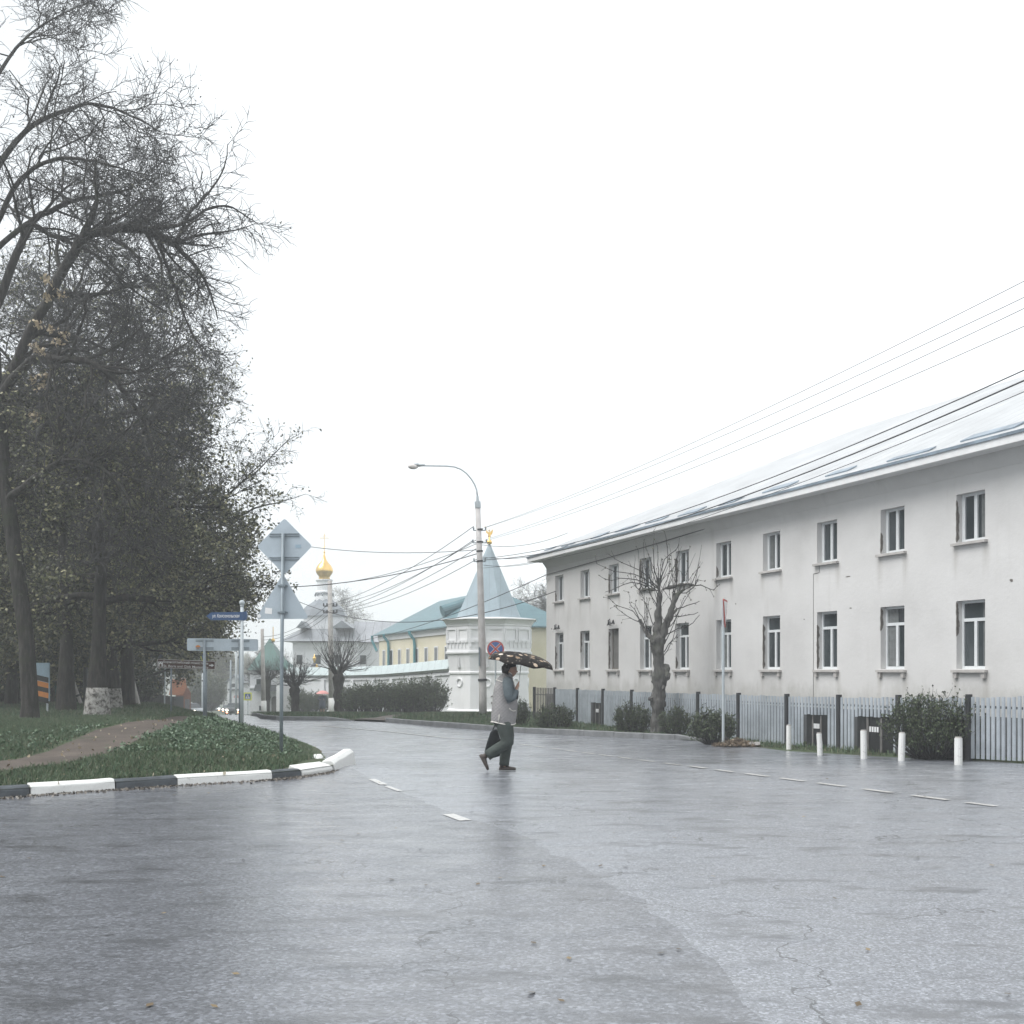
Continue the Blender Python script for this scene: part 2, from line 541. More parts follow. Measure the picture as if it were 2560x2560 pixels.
p.inputs['Roughness'].default_value = .4; p.inputs['Coat Weight'].default_value = .6; p.inputs['Coat Roughness'].default_value = .25
M['mark_white'] = m
M['metal_dark'] = plain('dark_metal', (.035, .037, .04), .5, var=.3)
M['wire'] = plain('wire_black', (.045, .047, .05), .6, var=.1)
M['blue_sign'] = plain('blue_sign_face', (.022, .065, .16), .45, var=.1)
M['brown_sign'] = plain('brown_sign_face', (.075, .032, .022), .45, var=.1)
M['white'] = plain('white_sign_paint', (.78, .78, .78), .5, var=.05)
M['red_sign'] = plain('red_sign_paint', (.46, .07, .055), .5, var=.1)
M['sign_blue2'] = plain('no_stopping_blue', (.035, .10, .30), .5, var=.1)
M['yellow_sign'] = plain('fluorescent_yellow_sign', (.72, .74, .10), .5, var=.05)
m, n, p = new_mat('corrugated_fence_sheet')
v = coords(n)
n.links.new(ramp(n, noise(n, v, 1.3, 6, .7), [(.3, (.27, .30, .33)), (.62, (.43, .47, .51)), (.8, (.50, .53, .56))]), p.inputs['Base Color'])
p.inputs['Roughness'].default_value = .5; p.inputs['Metallic'].default_value = .15
M['fence_metal'] = m
M['fence_green'] = plain('green_picket', (.05, .14, .125), .7, var=.3)
M['fence_dark'] = plain('dark_board', (.03, .03, .032), .8, var=.3)
M['brick_red'] = plain('red_brick', (.22, .085, .05), .85, var=.35, scale=3)
M['roof_rust'] = plain('orange_metal_roof', (.34, .12, .05), .6, var=.3, scale=1)
M['orange'] = plain('orange_paint', (.52, .19, .035), .6, var=.15)
M['black'] = plain('black_paint', (.014, .015, .016), .5, var=.2)
M['pale_blue'] = plain('pale_blue_panel', (.30, .40, .48), .6, var=.2)
M['skin'] = plain('skin', (.36, .22, .16), .55, var=.08)
M['hair'] = plain('dark_hair', (.018, .015, .014), .55, var=.4, scale=20, bmp=.5)
m, n, p = new_mat('quilted_vest')
v = coords(n)
sx = N(n, 'ShaderNodeSeparateXYZ'); n.links.new(v, sx.inputs[0])
hs_ = []
for sgn in (1, -1):
    a = N(n, 'ShaderNodeMath', operation='MULTIPLY_ADD'); n.links.new(sx.outputs[0], a.inputs[0]); a.inputs[1].default_value = sgn*.9
    n.links.new(sx.outputs[2], a.inputs[2])
    b = N(n, 'ShaderNodeMath', operation='MULTIPLY'); n.links.new(a.outputs[0], b.inputs[0]); b.inputs[1].default_value = math.pi/.052
    s = N(n, 'ShaderNodeMath', operation='SINE'); n.links.new(b.outputs[0], s.inputs[0])
    ab = N(n, 'ShaderNodeMath', operation='ABSOLUTE'); n.links.new(s.outputs[0], ab.inputs[0])
    pw = N(n, 'ShaderNodeMath', operation='POWER'); n.links.new(ab.outputs[0], pw.inputs[0]); pw.inputs[1].default_value = .45
    hs_.append(pw)
ml = N(n, 'ShaderNodeMath', operation='MULTIPLY'); n.links.new(hs_[0].outputs[0], ml.inputs[0]); n.links.new(hs_[1].outputs[0], ml.inputs[1])
n.links.new(ramp(n, noise(n, v, 9, 5), [(.3, (.20, .195, .195)), (.7, (.275, .265, .265))]), p.inputs['Base Color'])
p.inputs['Roughness'].default_value = .65
bump(n, p, ml.outputs[0], .4, .02)
M['vest'] = m
M['piping'] = plain('cream_piping', (.66, .63, .58), .6, var=.08)
M['sleeve'] = plain('grey_blue_sleeve', (.115, .14, .152), .9, var=.25, scale=10, bmp=.5, spec=.2)
M['trouser'] = plain('dark_green_trousers', (.058, .070, .064), .8, var=.35, scale=7, bmp=.6, spec=.2)
M['shoe'] = plain('brown_shoe', (.06, .045, .038), .5, var=.25)
M['bag'] = plain('black_bag_leather', (.008, .011, .013), .55, var=.3, spec=.25)
m, n, p = new_mat('spotted_umbrella_cloth')
v = coords(n)
vo = N(n, 'ShaderNodeTexVoronoi'); vo.inputs['Scale'].default_value = 9.0; vo.inputs['Randomness'].default_value = .85
n.links.new(v, vo.inputs['Vector'])
l1 = N(n, 'ShaderNodeMath', operation='LESS_THAN'); l1.inputs[1].default_value = .33
n.links.new(vo.outputs['Distance'], l1.inputs[0])
vs2 = N(n, 'ShaderNodeTexVoronoi'); vs2.inputs['Scale'].default_value = 19
n.links.new(v, vs2.inputs['Vector'])
l2 = N(n, 'ShaderNodeMath', operation='LESS_THAN'); l2.inputs[1].default_value = .2
n.links.new(vs2.outputs['Distance'], l2.inputs[0])
sc_ = N(n, 'ShaderNodeSeparateColor'); n.links.new(vo.outputs['Color'], sc_.inputs[0])
spot = ramp(n, sc_.outputs[0], [(0, (.20, .14, .09)), (.4, (.46, .36, .27)), (1, (.56, .52, .46))])
cbase = mixc(n, l2.outputs[0], (.011, .009, .008), (.22, .19, .16))
n.links.new(mixc(n, l1.outputs[0], cbase, spot), p.inputs['Base Color'])
p.inputs['Roughness'].default_value = .7
p.inputs['Specular IOR Level'].default_value = .15
M['umbrella'] = m
M['pink'] = plain('pink_umbrella', (.62, .26, .24), .6, var=.15)
M['coat_blue'] = plain('dark_blue_coat', (.06, .075, .11), .8, var=.2)
M['steel'] = plain('steel_shaft', (.45, .46, .47), .3, metal=.8, var=.1)
M['car_silver'] = plain('silver_car_paint', (.40, .43, .45), .3, metal=.3, var=.05)
M['car_dark'] = plain('dark_car_paint', (.03, .034, .038), .3, metal=.2, var=.05)
M['rubber'] = plain('tyre_rubber', (.02, .02, .021), .8, var=.2)
m, n, p = new_mat('lit_headlight')
p.inputs['Emission Color'].default_value = (1, .9, .75, 1); p.inputs['Emission Strength'].default_value = 6
M['headlight'] = m
m, n, p = new_mat('lit_indicator')
p.inputs['Base Color'].default_value = (.8, .3, .15, 1)
p.inputs['Emission Color'].default_value = (1, .42, .22, 1); p.inputs['Emission Strength'].default_value = 2.2
M['indicator'] = m
M['lamp_glass'] = plain('lamp_glass_milky', (.70, .66, .63), .3, var=.06)
M['lamp_pole'] = plain('pale_lamp_pole', (.50, .48, .47), .8, var=.2, scale=3, bmp=.2)

# ------------------------------------------------------------------ ground profile
GY = np.array([-40, 0, 16.5, 21.4, 26, 30, 40, 45, 58, 69, 85, 112, 150, 210, 300, 400, 450, 520, 700.])
GZ = np.array([0, 0, 0, -.285, -.40, -.44, -.47, -.50, -.92, -1.35, -2.02, -3.1, -4.75, -6.6, -9.2, -11.35, -12.0, -8.0, 7.])
def pchip(x, xs, ys):
    h = np.diff(xs); dl = np.diff(ys)/h
    d = np.zeros_like(ys)
    for i in range(1, len(xs)-1):
        if dl[i-1]*dl[i] > 0:
            w1 = 2*h[i]+h[i-1]; w2 = h[i]+2*h[i-1]
            d[i] = (w1+w2)/(w1/dl[i-1]+w2/dl[i])
    d[0] = dl[0]; d[-1] = dl[-1]
    x = np.clip(np.asarray(x, dtype=float), xs[0], xs[-1])
    i = np.clip(np.searchsorted(xs, x, side='right')-1, 0, len(xs)-2)
    t = (x-xs[i])/h[i]
    return ((1+2*t)*(1-t)**2*ys[i] + t*(1-t)**2*h[i]*d[i] + t*t*(3-2*t)*ys[i+1] + t*t*(t-1)*h[i]*d[i+1])
def g(Y): return float(pchip(Y, GY, GZ))
VY = np.array([-40, 10, 15, 17, 20, 27, 31, 37.5, 45, 52, 65, 85, 112, 150, 235, 400, 450, 520, 700.])
VZ = np.array([.14, .14, .14, .16, .27, .24, .10, .02, -.06, -.12, -.56, -1.3, -2.35, -4.0, -6.8, -10.9, -11.6, -7.6, 7.4])

# boundary of the left verge, road side (x, y)
def onroad(px, py):          # a pixel of the level foreground road
    Y = 20.0
    for _ in range(40):
        Y = (EYE - g(Y)) * F / (py - HY)
    return (WX(px, Y), Y)
edge_front = [onroad(-500, 2032), onroad(-150, 2006), onroad(77, 1989), onroad(290, 1974), onroad(444, 1964), onroad(682, 1949), onroad(755, 1942), onroad(832, 1930), onroad(856, 1914)]
edge_back = [(-3.35, 18.6), (-3.62, 21.0), (-4.35, 24.4), (-5.7, 28.5), (-7.6, 33.5), (-11.3, 42), (-17.3, 60), (-25.5, 85), (-37, 115), (-50, 150), (-76, 215), (-120, 320), (-155, 410)]
verge_poly = edge_front + edge_back + [(-420, 410), (-420, 12), (-60, 9)]

def seg_dist(px, py, poly):
    P = np.stack([px, py], -1)
    d = np.full(len(px), 1e9)
    for (ax, ay), (bx_, by_) in zip(poly[:-1], poly[1:]):
        a = np.array([ax, ay]); b = np.array([bx_, by_]); ab = b-a
        t = np.clip(((P-a)@ab)/max(1e-9, ab@ab), 0, 1)
        q = a + t[:,None]*ab
        d = np.minimum(d, np.hypot(P[:,0]-q[:,0], P[:,1]-q[:,1]))
    return d
def inside(px, py, poly):
    c = np.zeros(len(px), bool)
    n_ = len(poly)
    for i in range(n_):
        x1, y1 = poly[i]; x2, y2 = poly[(i+1) % n_]
        if y1 == y2: continue
        hit = ((y1 > py) != (y2 > py)) & (px < (x2-x1)*(py-y1)/(y2-y1)+x1)
        c ^= hit
    return c
verge_edge = edge_front + edge_back
def hash_noise(x, y):
    return (np.sin(x*1.7+y*.9)+np.sin(x*.6-y*1.3+1.7)+np.sin(x*2.9+y*2.3+.5)*.5)/2.5
def verge_z(X, Y):
    X = np.atleast_1d(np.asarray(X, float)); Y = np.atleast_1d(np.asarray(Y, float))
    gz = pchip(Y, GY, GZ); vz = pchip(Y, VY, VZ)
    d = seg_dist(X, Y, verge_edge)
    w = np.clip(d/np.where(Y > 55, 6.0, 2.6), 0, 1); w = w*w*(3-2*w)
    z = (gz+.10)*(1-w) + vz*w
    # hump of the corner mound and of the far bank
    z = z + .10*np.exp(-(((X+6.4)/1.8)**2+((Y-25.5)/2.6)**2)) + .03*hash_noise(X, Y)*w
    z = z - .6*np.exp(-(((X+35)/6)**2+((Y-112)/14)**2))
    return z
def vz1(X, Y): return float(verge_z(X, Y)[0])

def sheet(name, poly, zf, mat, step, kind='structure', inner=None):
    """a polygon triangulated with inner points at spacing STEP and draped on zf"""
    P = [Vector(q) for q in poly]
    pts = []
    for a, b in zip(P, P[1:]+P[:1]):
        k = max(1, int((b-a).length/step(0.5*(a.y+b.y))))
        for i in range(k): pts.append(a + (b-a)*(i/k))
    nb = len(pts)
    edges = [(i, (i+1) % nb) for i in range(nb)]
    xs = [q[0] for q in poly]; ys = [q[1] for q in poly]
    y = min(ys)
    IX, IY = [], []
    while y < max(ys):
        st = step(y)
        xx = np.arange(min(xs), max(xs), st)
        keep = np.abs(xx) < 1.1*max(abs(y), 10)+25
        xx = xx[keep]
        IX.extend(xx); IY.extend([y + st*.37*math.sin(q*7.1)*.4 for q in xx])
        y += st
    IX = np.array(IX); IY = np.array(IY)
    ok = inside(IX, IY, poly)
    IX, IY = IX[ok], IY[ok]
    dd = seg_dist(IX, IY, list(poly)+[poly[0]])
    sel = dd > .3*np.array([step(q) for q in IY])
    pts += [Vector((a, b)) for a, b in zip(IX[sel], IY[sel])]
    vs, es, fs, *_ = geometry.delaunay_2d_cdt(pts, edges, [], 1, 1e-4)
    A = np.array([(q[0], q[1]) for q in vs])
    Z = zf(A[:,0], A[:,1])
    V = np.column_stack([A, Z])
    me = bpy.data.meshes.new(name)
    me.from_pydata(V.tolist(), [], [tuple(f) for f in fs])
    me.polygons.foreach_set('use_smooth', [True]*len(me.polygons))
    o = link_mesh(name, me, mat)
    # faces up
    if sum(p_.normal.z for p_ in me.polygons) < 0:
        me.flip_normals()
    return tag(o, kind=kind)

gz_np = lambda X, Y: pchip(Y, GY, GZ)
# base ground to the horizon
ys = np.concatenate([np.arange(-30, 60, 3.0), np.arange(60, 300, 10.), np.arange(300, 701, 40.)])
xs = np.concatenate([np.arange(-420, -60, 40.), np.arange(-60, 61, 4.), np.arange(100, 421, 40.)])
XX, YY = np.meshgrid(xs, ys)
ZZ = pchip(YY.ravel(), GY, GZ) - .12
iv = inside(XX.ravel(), YY.ravel(), verge_poly)
ZZ = np.where(iv, np.minimum(ZZ, ZZ), ZZ)
nx, ny = len(xs), len(ys)
q = np.arange(nx*ny).reshape(ny, nx)
Fq = np.stack([q[:-1,:-1], q[:-1,1:], q[1:,1:], q[1:,:-1]], -1).reshape(-1, 4)
tag(np_mesh('ground', np.column_stack([XX.ravel(), YY.ravel(), ZZ]), Fq, M['turf'], smooth=True), kind='structure')

st_near = lambda y: max(.35, min(12, abs(y)*.045))
# far right kerb line (x, y) at road level, from right foreground to far left
kerb_r = [(5.45, 29.9), (4.6, 30.5), (3.0, 31.8), (.5, 34.0), (-2.2, 37.6), (-4.3, 40.8), (-4.9, 41.8)]
kerb_l = [(-6.3, 43.0), (-7.5, 43.3), (-9.6, 43.9), (-10.6, 45.5), (-13.5, 56)]
right_edge = [(40, -30), (10.8, 15.5), (9.72, 21.6), (8.1, 23.6), (6.65, 26.0), (5.45, 29.9)]
far_right = [(-10.6, 45.5), (-14.2, 60), (-21.8, 85), (-31, 115), (-42.5, 150), (-66, 215), (-108, 320), (-146, 410)]
road_poly = [(-60, -30), (40, -30)] + right_edge[1:] + kerb_r[1:] + kerb_l + far_right[1:] + edge_back[::-1] + edge_front[::-1] + [(-60, 9)]
sheet('road', road_poly, gz_np, M['asphalt'], st_near)
_bd = [onroad(930, 1950), onroad(1010, 1985), onroad(1130, 2032), onroad(1300, 2090), onroad(1480, 2180), onroad(1700, 2330), onroad(2050, 2700)]
_bj = []
for _a, _c in zip(_bd, _bd[1:]):
    for _i in range(7):
        _t = _i/7
        _bj.append((_a[0]+(_c[0]-_a[0])*_t+.07*math.sin(_a[1]*9+_i*2.3)*math.sin(_i*5.1), _a[1]+(_c[1]-_a[1])*_t+.06*math.cos(_i*3.7+_a[1]*5)))
side = edge_front[2:] + _bj + [_bd[-1], (3.2, -8), (-40, -8), (-40, 9), onroad(-150, 2006)]
sheet('side_road', side, lambda X, Y: pchip(Y, GY, GZ)+.005, M['asphalt_coarse'], st_near)

sheet('grass_verge', verge_poly, verge_z, M['turf'], lambda y: max(.45, min(14, abs(y)*.05)))
# right verge between kerb and fence / monastery
def rverge_z(X, Y):
    X = np.asarray(X, float); Y = np.asarray(Y, float)
    d = np.clip(seg_dist(X, Y, right_edge)/.5, 0, 1)
    return pchip(Y, GY, GZ) - .03 + .09*d + .015*hash_noise(X*1.3, Y*1.3)*d
rv = [(10.6, 15.5), (9.55, 21.6), (7.95, 23.6), (6.5, 26.0), (5.35, 29.9)] + kerb_r[1:] + [(-4.9, 44), (-4.4, 66), (8, 66), (22, 22), (14, 12)]
sheet('grass_verge', rv, rverge_z, M['turf'], lambda y: max(.5, abs(y)*.04))
lv = kerb_l + [(-18.5, 75), (-24, 95), (-4, 95), (-4.5, 66), (-5.4, 44.5)]
sheet('grass_verge', lv, rverge_z, M['turf'], lambda y: max(.8, abs(y)*.04))
sheet('driveway', [(-4.9, 41.8), (-6.3, 43.0), (-5.6, 44.5), (-5.4, 60), (-4.45, 60), (-4.9, 44)], lambda X, Y: pchip(Y, GY, GZ)+.075, M['dirt'], lambda y: 1.0)

# trodden path across the left verge
def onverge(px, py):
    Y = 16.0
    for _ in range(60):
        Yn = (EYE - vz1(WX(px, Y), Y)) * F / (py - HY)
        Y = .6*Y + .4*Yn
    return (WX(px, Y), Y)
path_px = [(-150, 1960), (60, 1920), (170, 1908), (260, 1886), (330, 1858), (400, 1832), (455, 1812), (490, 1800), (478, 1793), (420, 1795), (350, 1803), (300, 1812), (240, 1826), (190, 1850), (120, 1880), (40, 1900), (-150, 1925)]
path_poly = [onverge(a, b) for a, b in path_px]
sheet('path', path_poly, lambda X, Y: verge_z(X, Y)+.012, M['dirt'], lambda y: max(.4, abs(y)*.03))

# ------------------------------------------------------------------ kerbs and markings
def kerb_run(name, line, zf, w, h, mat, side_=1, ends=True):
    b = MB()
    P = [Vector((x, y, 0)) for x, y in line]
    # resample into stones of about 1 m
    pts = [P[0]]
    for a, c in zip(P, P[1:]):
        k = max(1, int((c-a).length/1.0))
        for i in range(1, k+1): pts.append(a+(c-a)*i/k)
    for i in range(len(pts)-1):
        a, c = pts[i], pts[i+1]
        d = (c-a).normalized(); nrm = Vector((-d.y, d.x, 0))*side_
        a2 = a + d*.006; c2 = c - d*.006
        za, zc = zf(a), zf(c)
        ch = .02
        ha = h + .008*math.sin(i*5.1); hc = ha
        if ends and i == 0: ha = .03
        q = [(a2, za, ha), (c2, zc, hc)]
        vs = []
        for pt, z, hh in q:
            for off, zz in ((0, -.2), (0, hh-ch), (ch, hh), (w, hh), (w, -.2)):
                vs.append((pt.x+nrm.x*off, pt.y+nrm.y*off, z+zz))
        fs = [(j, j+1, 5+j+1, 5+j) for j in range(4)] + [(4,3,2,1,0), (5,6,7,8,9)]
        b.add(vs, fs)
    o = b.build(name, mat)
    return tag(o, kind='structure')
kerb_run('kerb', kerb_r, lambda q: g(q.y), .15, .17, M['concrete_dark'], -1)
kerb_run('kerb', kerb_l, lambda q: g(q.y), .15, .16, M['concrete_dark'], -1)

# painted stones of the near corner, one thing each
def stone(a, b, mat, label, h=.13, w=.17, tilt=0.0, sink=0.0, cham=.04):
    a = Vector((*a, 0)); b = Vector((*b, 0))
    d = b-a; L = d.length; d.normalize()
    prof = [(-.02, -.12), (0, h-cham), (cham, h), (w, h), (w+.01, -.12)]
    mb = MB()
    kk = 4
    vs, fs = [], []
    rng = random.Random(label)
    for i in range(kk+1):
        x = -L/2+L*i/kk
        for (yy, zz) in prof:
            vs.append((x, yy+rng.uniform(-.006, .006), zz+rng.uniform(-.006, .006)))
    for i in range(kk):
        for j in range(4):
            fs.append((i*5+j, (i+1)*5+j, (i+1)*5+j+1, i*5+j+1))
    fs += [(0,1,2,3,4), tuple(kk*5+j for j in (4,3,2,1,0))]
    mb.add(vs, fs)
    me = bpy.data.meshes.new('kerb_stone'); me.from_pydata([tuple(p) for p in mb.v], [], mb.f)
    o = link_mesh('kerb_stone', me, mat)
    mid = (a+b)/2
    o.location = (mid.x, mid.y, g(mid.y)-sink)
    o.rotation_euler = (tilt, 0, math.atan2(d.y, d.x))
    bv = o.modifiers.new('bevel', 'BEVEL'); bv.width = .012; bv.segments = 2
    return tag(o, label, 'kerb', 'painted kerb stones at the street corner')
E = edge_front
def lerp2(a, b, t): return (a[0]+(b[0]-a[0])*t, a[1]+(b[1]-a[1])*t)
stone(E[1], lerp2(E[1], E[2], .99), M['kerb_black'], 'black painted kerb stone at the far outer end of the corner row')
stone(E[2], lerp2(E[2], E[3], .99), M['kerb_white'], 'long white kerb stone at the outer end beside the trodden path', h=.14)
stone(E[3], lerp2(E[3], E[4], .99), M['kerb_black'], 'long dark kerb stone between the two long white stones')
stone(E[4], lerp2(E[4], E[5], .995), M['kerb_white'], 'longest white kerb stone below the grass mound', h=.13)
stone(E[5], lerp2(E[5], E[6], .98), M['kerb_black'], 'short dark kerb stone between two white stones at the corner nose', h=.12)
stone(E[6], lerp2(E[6], E[7], .98), M['kerb_white'], 'white kerb stone tipped over flat beside the corner nose', h=.10, w=.26, tilt=R(14))
stone((E[7][0]+.02, E[7][1]+.12), (E[8][0]+.08, E[8][1]+.85), M['kerb_white'], 'white kerb stone with a grey end standing tallest at the corner nose', h=.21, w=.18, tilt=R(-6), cham=.06)
stone((-3.40, 18.9), (-3.60, 20.6), M['kerb_white'], 'pale kerb stone half hidden behind the tall corner nose stone', h=.12)

def strip(b, p0, p1, w, lift=.012):
    a = Vector((*p0, 0)); c = Vector((*p1, 0)); d = (c-a).normalized(); nn = Vector((-d.y, d.x, 0))*w/2
    vs = []
    k = 3
    for i in range(k+1):
        q_ = a+(c-a)*i/k
        for s in (-1, 1):
            r_ = q_+nn*s
            vs.append((r_.x, r_.y, g(r_.y)+lift))
    b.add(vs, [(2*i, 2*i+1, 2*i+3, 2*i+2) for i in range(k)])
b = MB()
A0 = onroad(1300, 1861); A1 = onroad(2560, 2026)
dir_ = (Vector((*A0, 0))-Vector((*A1, 0)))
Ld = dir_.length; dir_.normalize()
for (xa_, xb_) in ((1301, 1325), (1338, 1363), (1378, 1403), (1415, 1442), (1455, 1485), (1499, 1530), (1546, 1578), (1598, 1636), (1662, 1700), (1721, 1764), (1790, 1832), (1866, 1921), (1951, 2012), (2044, 2113), (2158, 2229), (2282, 2369), (2417, 2490), (2560, 2640)):
    la_ = lambda x: onroad(x, 1861+(x-1300)*(2026-1861)/1260)
    strip(b, la_(xa_), la_(xb_), .11, .009)
# solid line farther on
B0 = onroad(1240, 1851)
p = Vector((*B0, 0))
for tx, ty in ((-1.9, 31.5), (-4.2, 35.2), (-7.2, 39)):
    strip(b, (p.x, p.y), (tx, ty), .12); p = Vector((tx, ty, 0))
tag(b.build('road_markings', M['mark_white']), kind='structure')
b = MB()
strip(b, onroad(929, 1949), onroad(960, 1963), .10, .010); strip(b, onroad(966, 1967), onroad(1000, 1979), .07, .010)
strip(b, onroad(1120, 2037), onroad(1164, 2053), .13, .010)
tag(b.build('road_markings', M['mark_white']), kind='structure')

# ------------------------------------------------------------------ the long two-storey house on the right
EX = Vector((.3633, -.9317, 0))
BC = Vector((1.445, 45.37, 0))
BRZ = math.atan2(EX.y, EX.x)
house = thing('apartment_house', BC, BRZ, 'long cream two storey house with worn plaster and a pale hipped metal roof', 'house')
UL, UD = 34.0, 17.0
NW = 13
wu = [1.34+2.46*i for i in range(NW)]
HW = .41
Zl0, Zl1, Zu0, Zu1, ZT, ZB = 1.56, 3.06, 4.35, 5.41, 6.12, -1.2
def facade():
    mb = MB()
    ucut = [0.0]
    for u in wu: ucut += [u-HW, u+HW]
    ucut.append(UL)
    zc = [ZB, Zl0, Zl1, Zu0, Zu1, ZT]
    vi = {}
    def V(u, y, z):
        k = (round(u, 4), round(y, 4), round(z, 4))
        if k not in vi:
            vi[k] = len(mb.v); mb.v.append((u, y, z))
        return vi[k]
    dp = .24
    for i in range(len(ucut)-1):
        for j in range(len(zc)-1):
            u0, u1, z0, z1 = ucut[i], ucut[i+1], zc[j], zc[j+1]
            if i % 2 == 1 and j in (1, 3):
                for (p1, p2) in (((u0,z0),(u0,z1)), ((u1,z1),(u1,z0)), ((u0,z1),(u1,z1)), ((u1,z0),(u0,z0))):
                    mb.f.append((V(p1[0],0,p1[1]), V(p1[0],dp,p1[1]), V(p2[0],dp,p2[1]), V(p2[0],0,p2[1])))
            else:
                mb.f.append((V(u0,0,z0), V(u1,0,z0), V(u1,0,z1), V(u0,0,z1)))
    # end and back walls
    mb.add([(0,0,ZB),(0,UD,ZB),(0,UD,ZT),(0,0,ZT)], [(0,3,2,1)])
    mb.add([(UL,0,ZB),(UL,UD,ZB),(UL,UD,ZT),(UL,0,ZT)], [(0,1,2,3)])
    mb.add([(0,UD,ZB),(UL,UD,ZB),(UL,UD,ZT),(0,UD,ZT)], [(0,3,2,1)])
    # cove under the eaves
    mb.add([(-.003,-.003,ZT-.32),(UL,-.003,ZT-.32),(UL,-.16,ZT),(-.16,-.16,ZT)], [(0,1,2,3)])
    return mb.build('wall', M['facade'], house)
facade()
b = MB(); b.bx(.02, UL-.02, -.03, -.004, ZB, .55); b.build('plinth', plain('dark_shaded_plinth', (.085, .09, .095), .9, var=.3), house)  # grey plinth, coloured darker to stand in for shade behind the fence
wins_ = {}
rngw = random.Random(5)
fr_l, fr_u = [], []
def window(u, z0, z1, kind, idx):
    mb = MB(); y0 = .15; t = .055
    x0, x1 = u-HW+.004, u+HW-.004
    fm = M['frame_white']
    if kind == 'board': fm = M['frame_brown']
    mb.bx(x0, x0+t, y0, y0+.06, z0, z1); mb.bx(x1-t, x1, y0, y0+.06, z0, z1)
    mb.bx(x0+t, x1-t, y0, y0+.06, z0, z0+t+.01); mb.bx(x0+t, x1-t, y0, y0+.06, z1-t, z1)
    if kind in ('low', 'vent'):
        zt = z0+(z1-z0)*.72
        mb.bx(x0+t, x1-t, y0-.003, y0+.057, zt-.035, zt+.035)
        mb.bx(u-.04, u+.04, y0-.006, y0+.054, z0+t+.01, zt-.035)
    elif kind == 'up':
        mb.bx(u-.045, u+.045, y0-.003, y0+.057, z0+t+.01, z1-t)
        mb.bx(x0+t, x0+t+.035, y0-.002, y0+.05, z0+t+.01, z1-t)
    w = mb.build('window', fm, house)
    gl = MB()
    gl.bx(x0+.01, x1-.01, y0+.035, y0+.04, z0+.01, z1-.01)
    gl.build('pane', M['boards'] if kind == 'board' else M['glass'], w)
    if kind != 'board' and rngw.random() < .5:      # a curtain close behind the glass
        cu_ = MB(); cw_ = rngw.uniform(.2, .5)*2*HW; xl = x0+t if rngw.random() < .6 else x1-t-cw_
        nf = 7
        for q_ in range(nf):
            xa_ = xl+cw_*q_/nf; cu_.bx(xa_+.004, xa_+cw_/nf-.004, y0+.028, y0+.0335, z0+.07, z1-.06)
        cu_.build('curtain', M['curtain'], w)
    s = MB()
    s.prism([(u-HW-.08, -.10, z0-.075), (u+HW+.08, -.10, z0-.075), (u+HW+.08, -.10, z0-.02), (u-HW-.08, -.10, z0-.02)], (0, .24, .0))
    if z0 < 2:   # small brackets below the lower sills
        for sx_ in (-1, 1):
            s.bx(u+sx_*(HW-.01)-.05, u+sx_*(HW-.01)+.05, -.07, .0, z0-.20, z0-.078)
    s.build('sill', M['concrete'], w)
    return w
for i, u in enumerate(wu):
    wins_[i, 0] = window(u, Zl0, Zl1, 'board' if i == 2 else 'vent' if i == 0 else 'low', i)
    wins_[i, 1] = window(u, Zu0, Zu1, 'up', i)
# broken plaster at the window jambs and on the wall, 3 mm proud of the plaster
def blot(mb, u, z, ru, rz, rng, y=-.004, side_=0):
    n = 11
    pts = []
    for k in range(n):
        w = 2*math.pi*k/n
        rr = rng.uniform(.55, 1.15)
        x = math.cos(w)*ru*rr
        if side_: x = -abs(x)
        pts.append((u+x, y, z+math.sin(w)*rz*rr))
    mb.prism(pts, (0, .0035, 0))
rng = random.Random(11)
for i, u in enumerate(wu):
    # jagged strip down the far jamb (reveal) of many windows
    for lv_, (z0, z1, ch) in enumerate(((Zl0, Zl1, .6), (Zu0, Zu1, .4))):
        if rng.random() > ch: continue
        mb = MB()
        za_ = z0+.01
        top = z0+(z1-z0)*rng.uniform(.25, .97)
        if rng.random() < .4: za_, top = z1-(top-z0), z1-.01
        k_ = max(6, int((top-za_)/.04))
        zs_ = [za_+(top-za_)*q_/k_ for q_ in range(k_+1)]
        dep = [.0]+[rng.uniform(.02, .10) for _ in range(k_-1)]+[.0]
        out_ = [.0]+[max(.002, rng.gauss(.010, .012)) for _ in range(k_-1)]+[.0]
        for arr_ in (dep, out_):
            sm_ = [arr_[0]]+[(arr_[q_-1]+arr_[q_]*1.2+arr_[q_+1])/3.2 for q_ in range(1, len(arr_)-1)]+[arr_[-1]]
            arr_[:] = sm_
        x_ = u-HW+.004
        for q_ in range(k_):
            mb.add([(x_, .0, zs_[q_]), (x_, dep[q_], zs_[q_]), (x_, dep[q_+1], zs_[q_+1]), (x_, .0, zs_[q_+1])], [(0,1,2,3)])
            mb.add([(u-HW-out_[q_], -.003, zs_[q_]), (u-HW+.003, -.003, zs_[q_]), (u-HW+.003, -.003, zs_[q_+1]), (u-HW-out_[q_+1], -.003, zs_[q_+1])], [(0,1,2,3)])
        mb.build('broken_plaster', M['hole'], wins_[i, lv_])
for (u, z, ru, rz_) in ((.55, 3.25, .05, .04), (.7, 3.12, .03, .02), (9.2, 2.35, .22, .03), (9.9, 2.42, .12, .025), (19.4, 3.9, .09, .015), (19.5, 3.1, .05, .02), (17.6, 2.9, .03, .02), (6.9, 3.25, .04, .04), (14.3, 3.5, .03, .02), (24.6, 3.4, .05, .04)):
    mb = MB(); blot(mb, u, z, ru, rz_, rng); mb.build('plaster_chip', M['hole'], house)
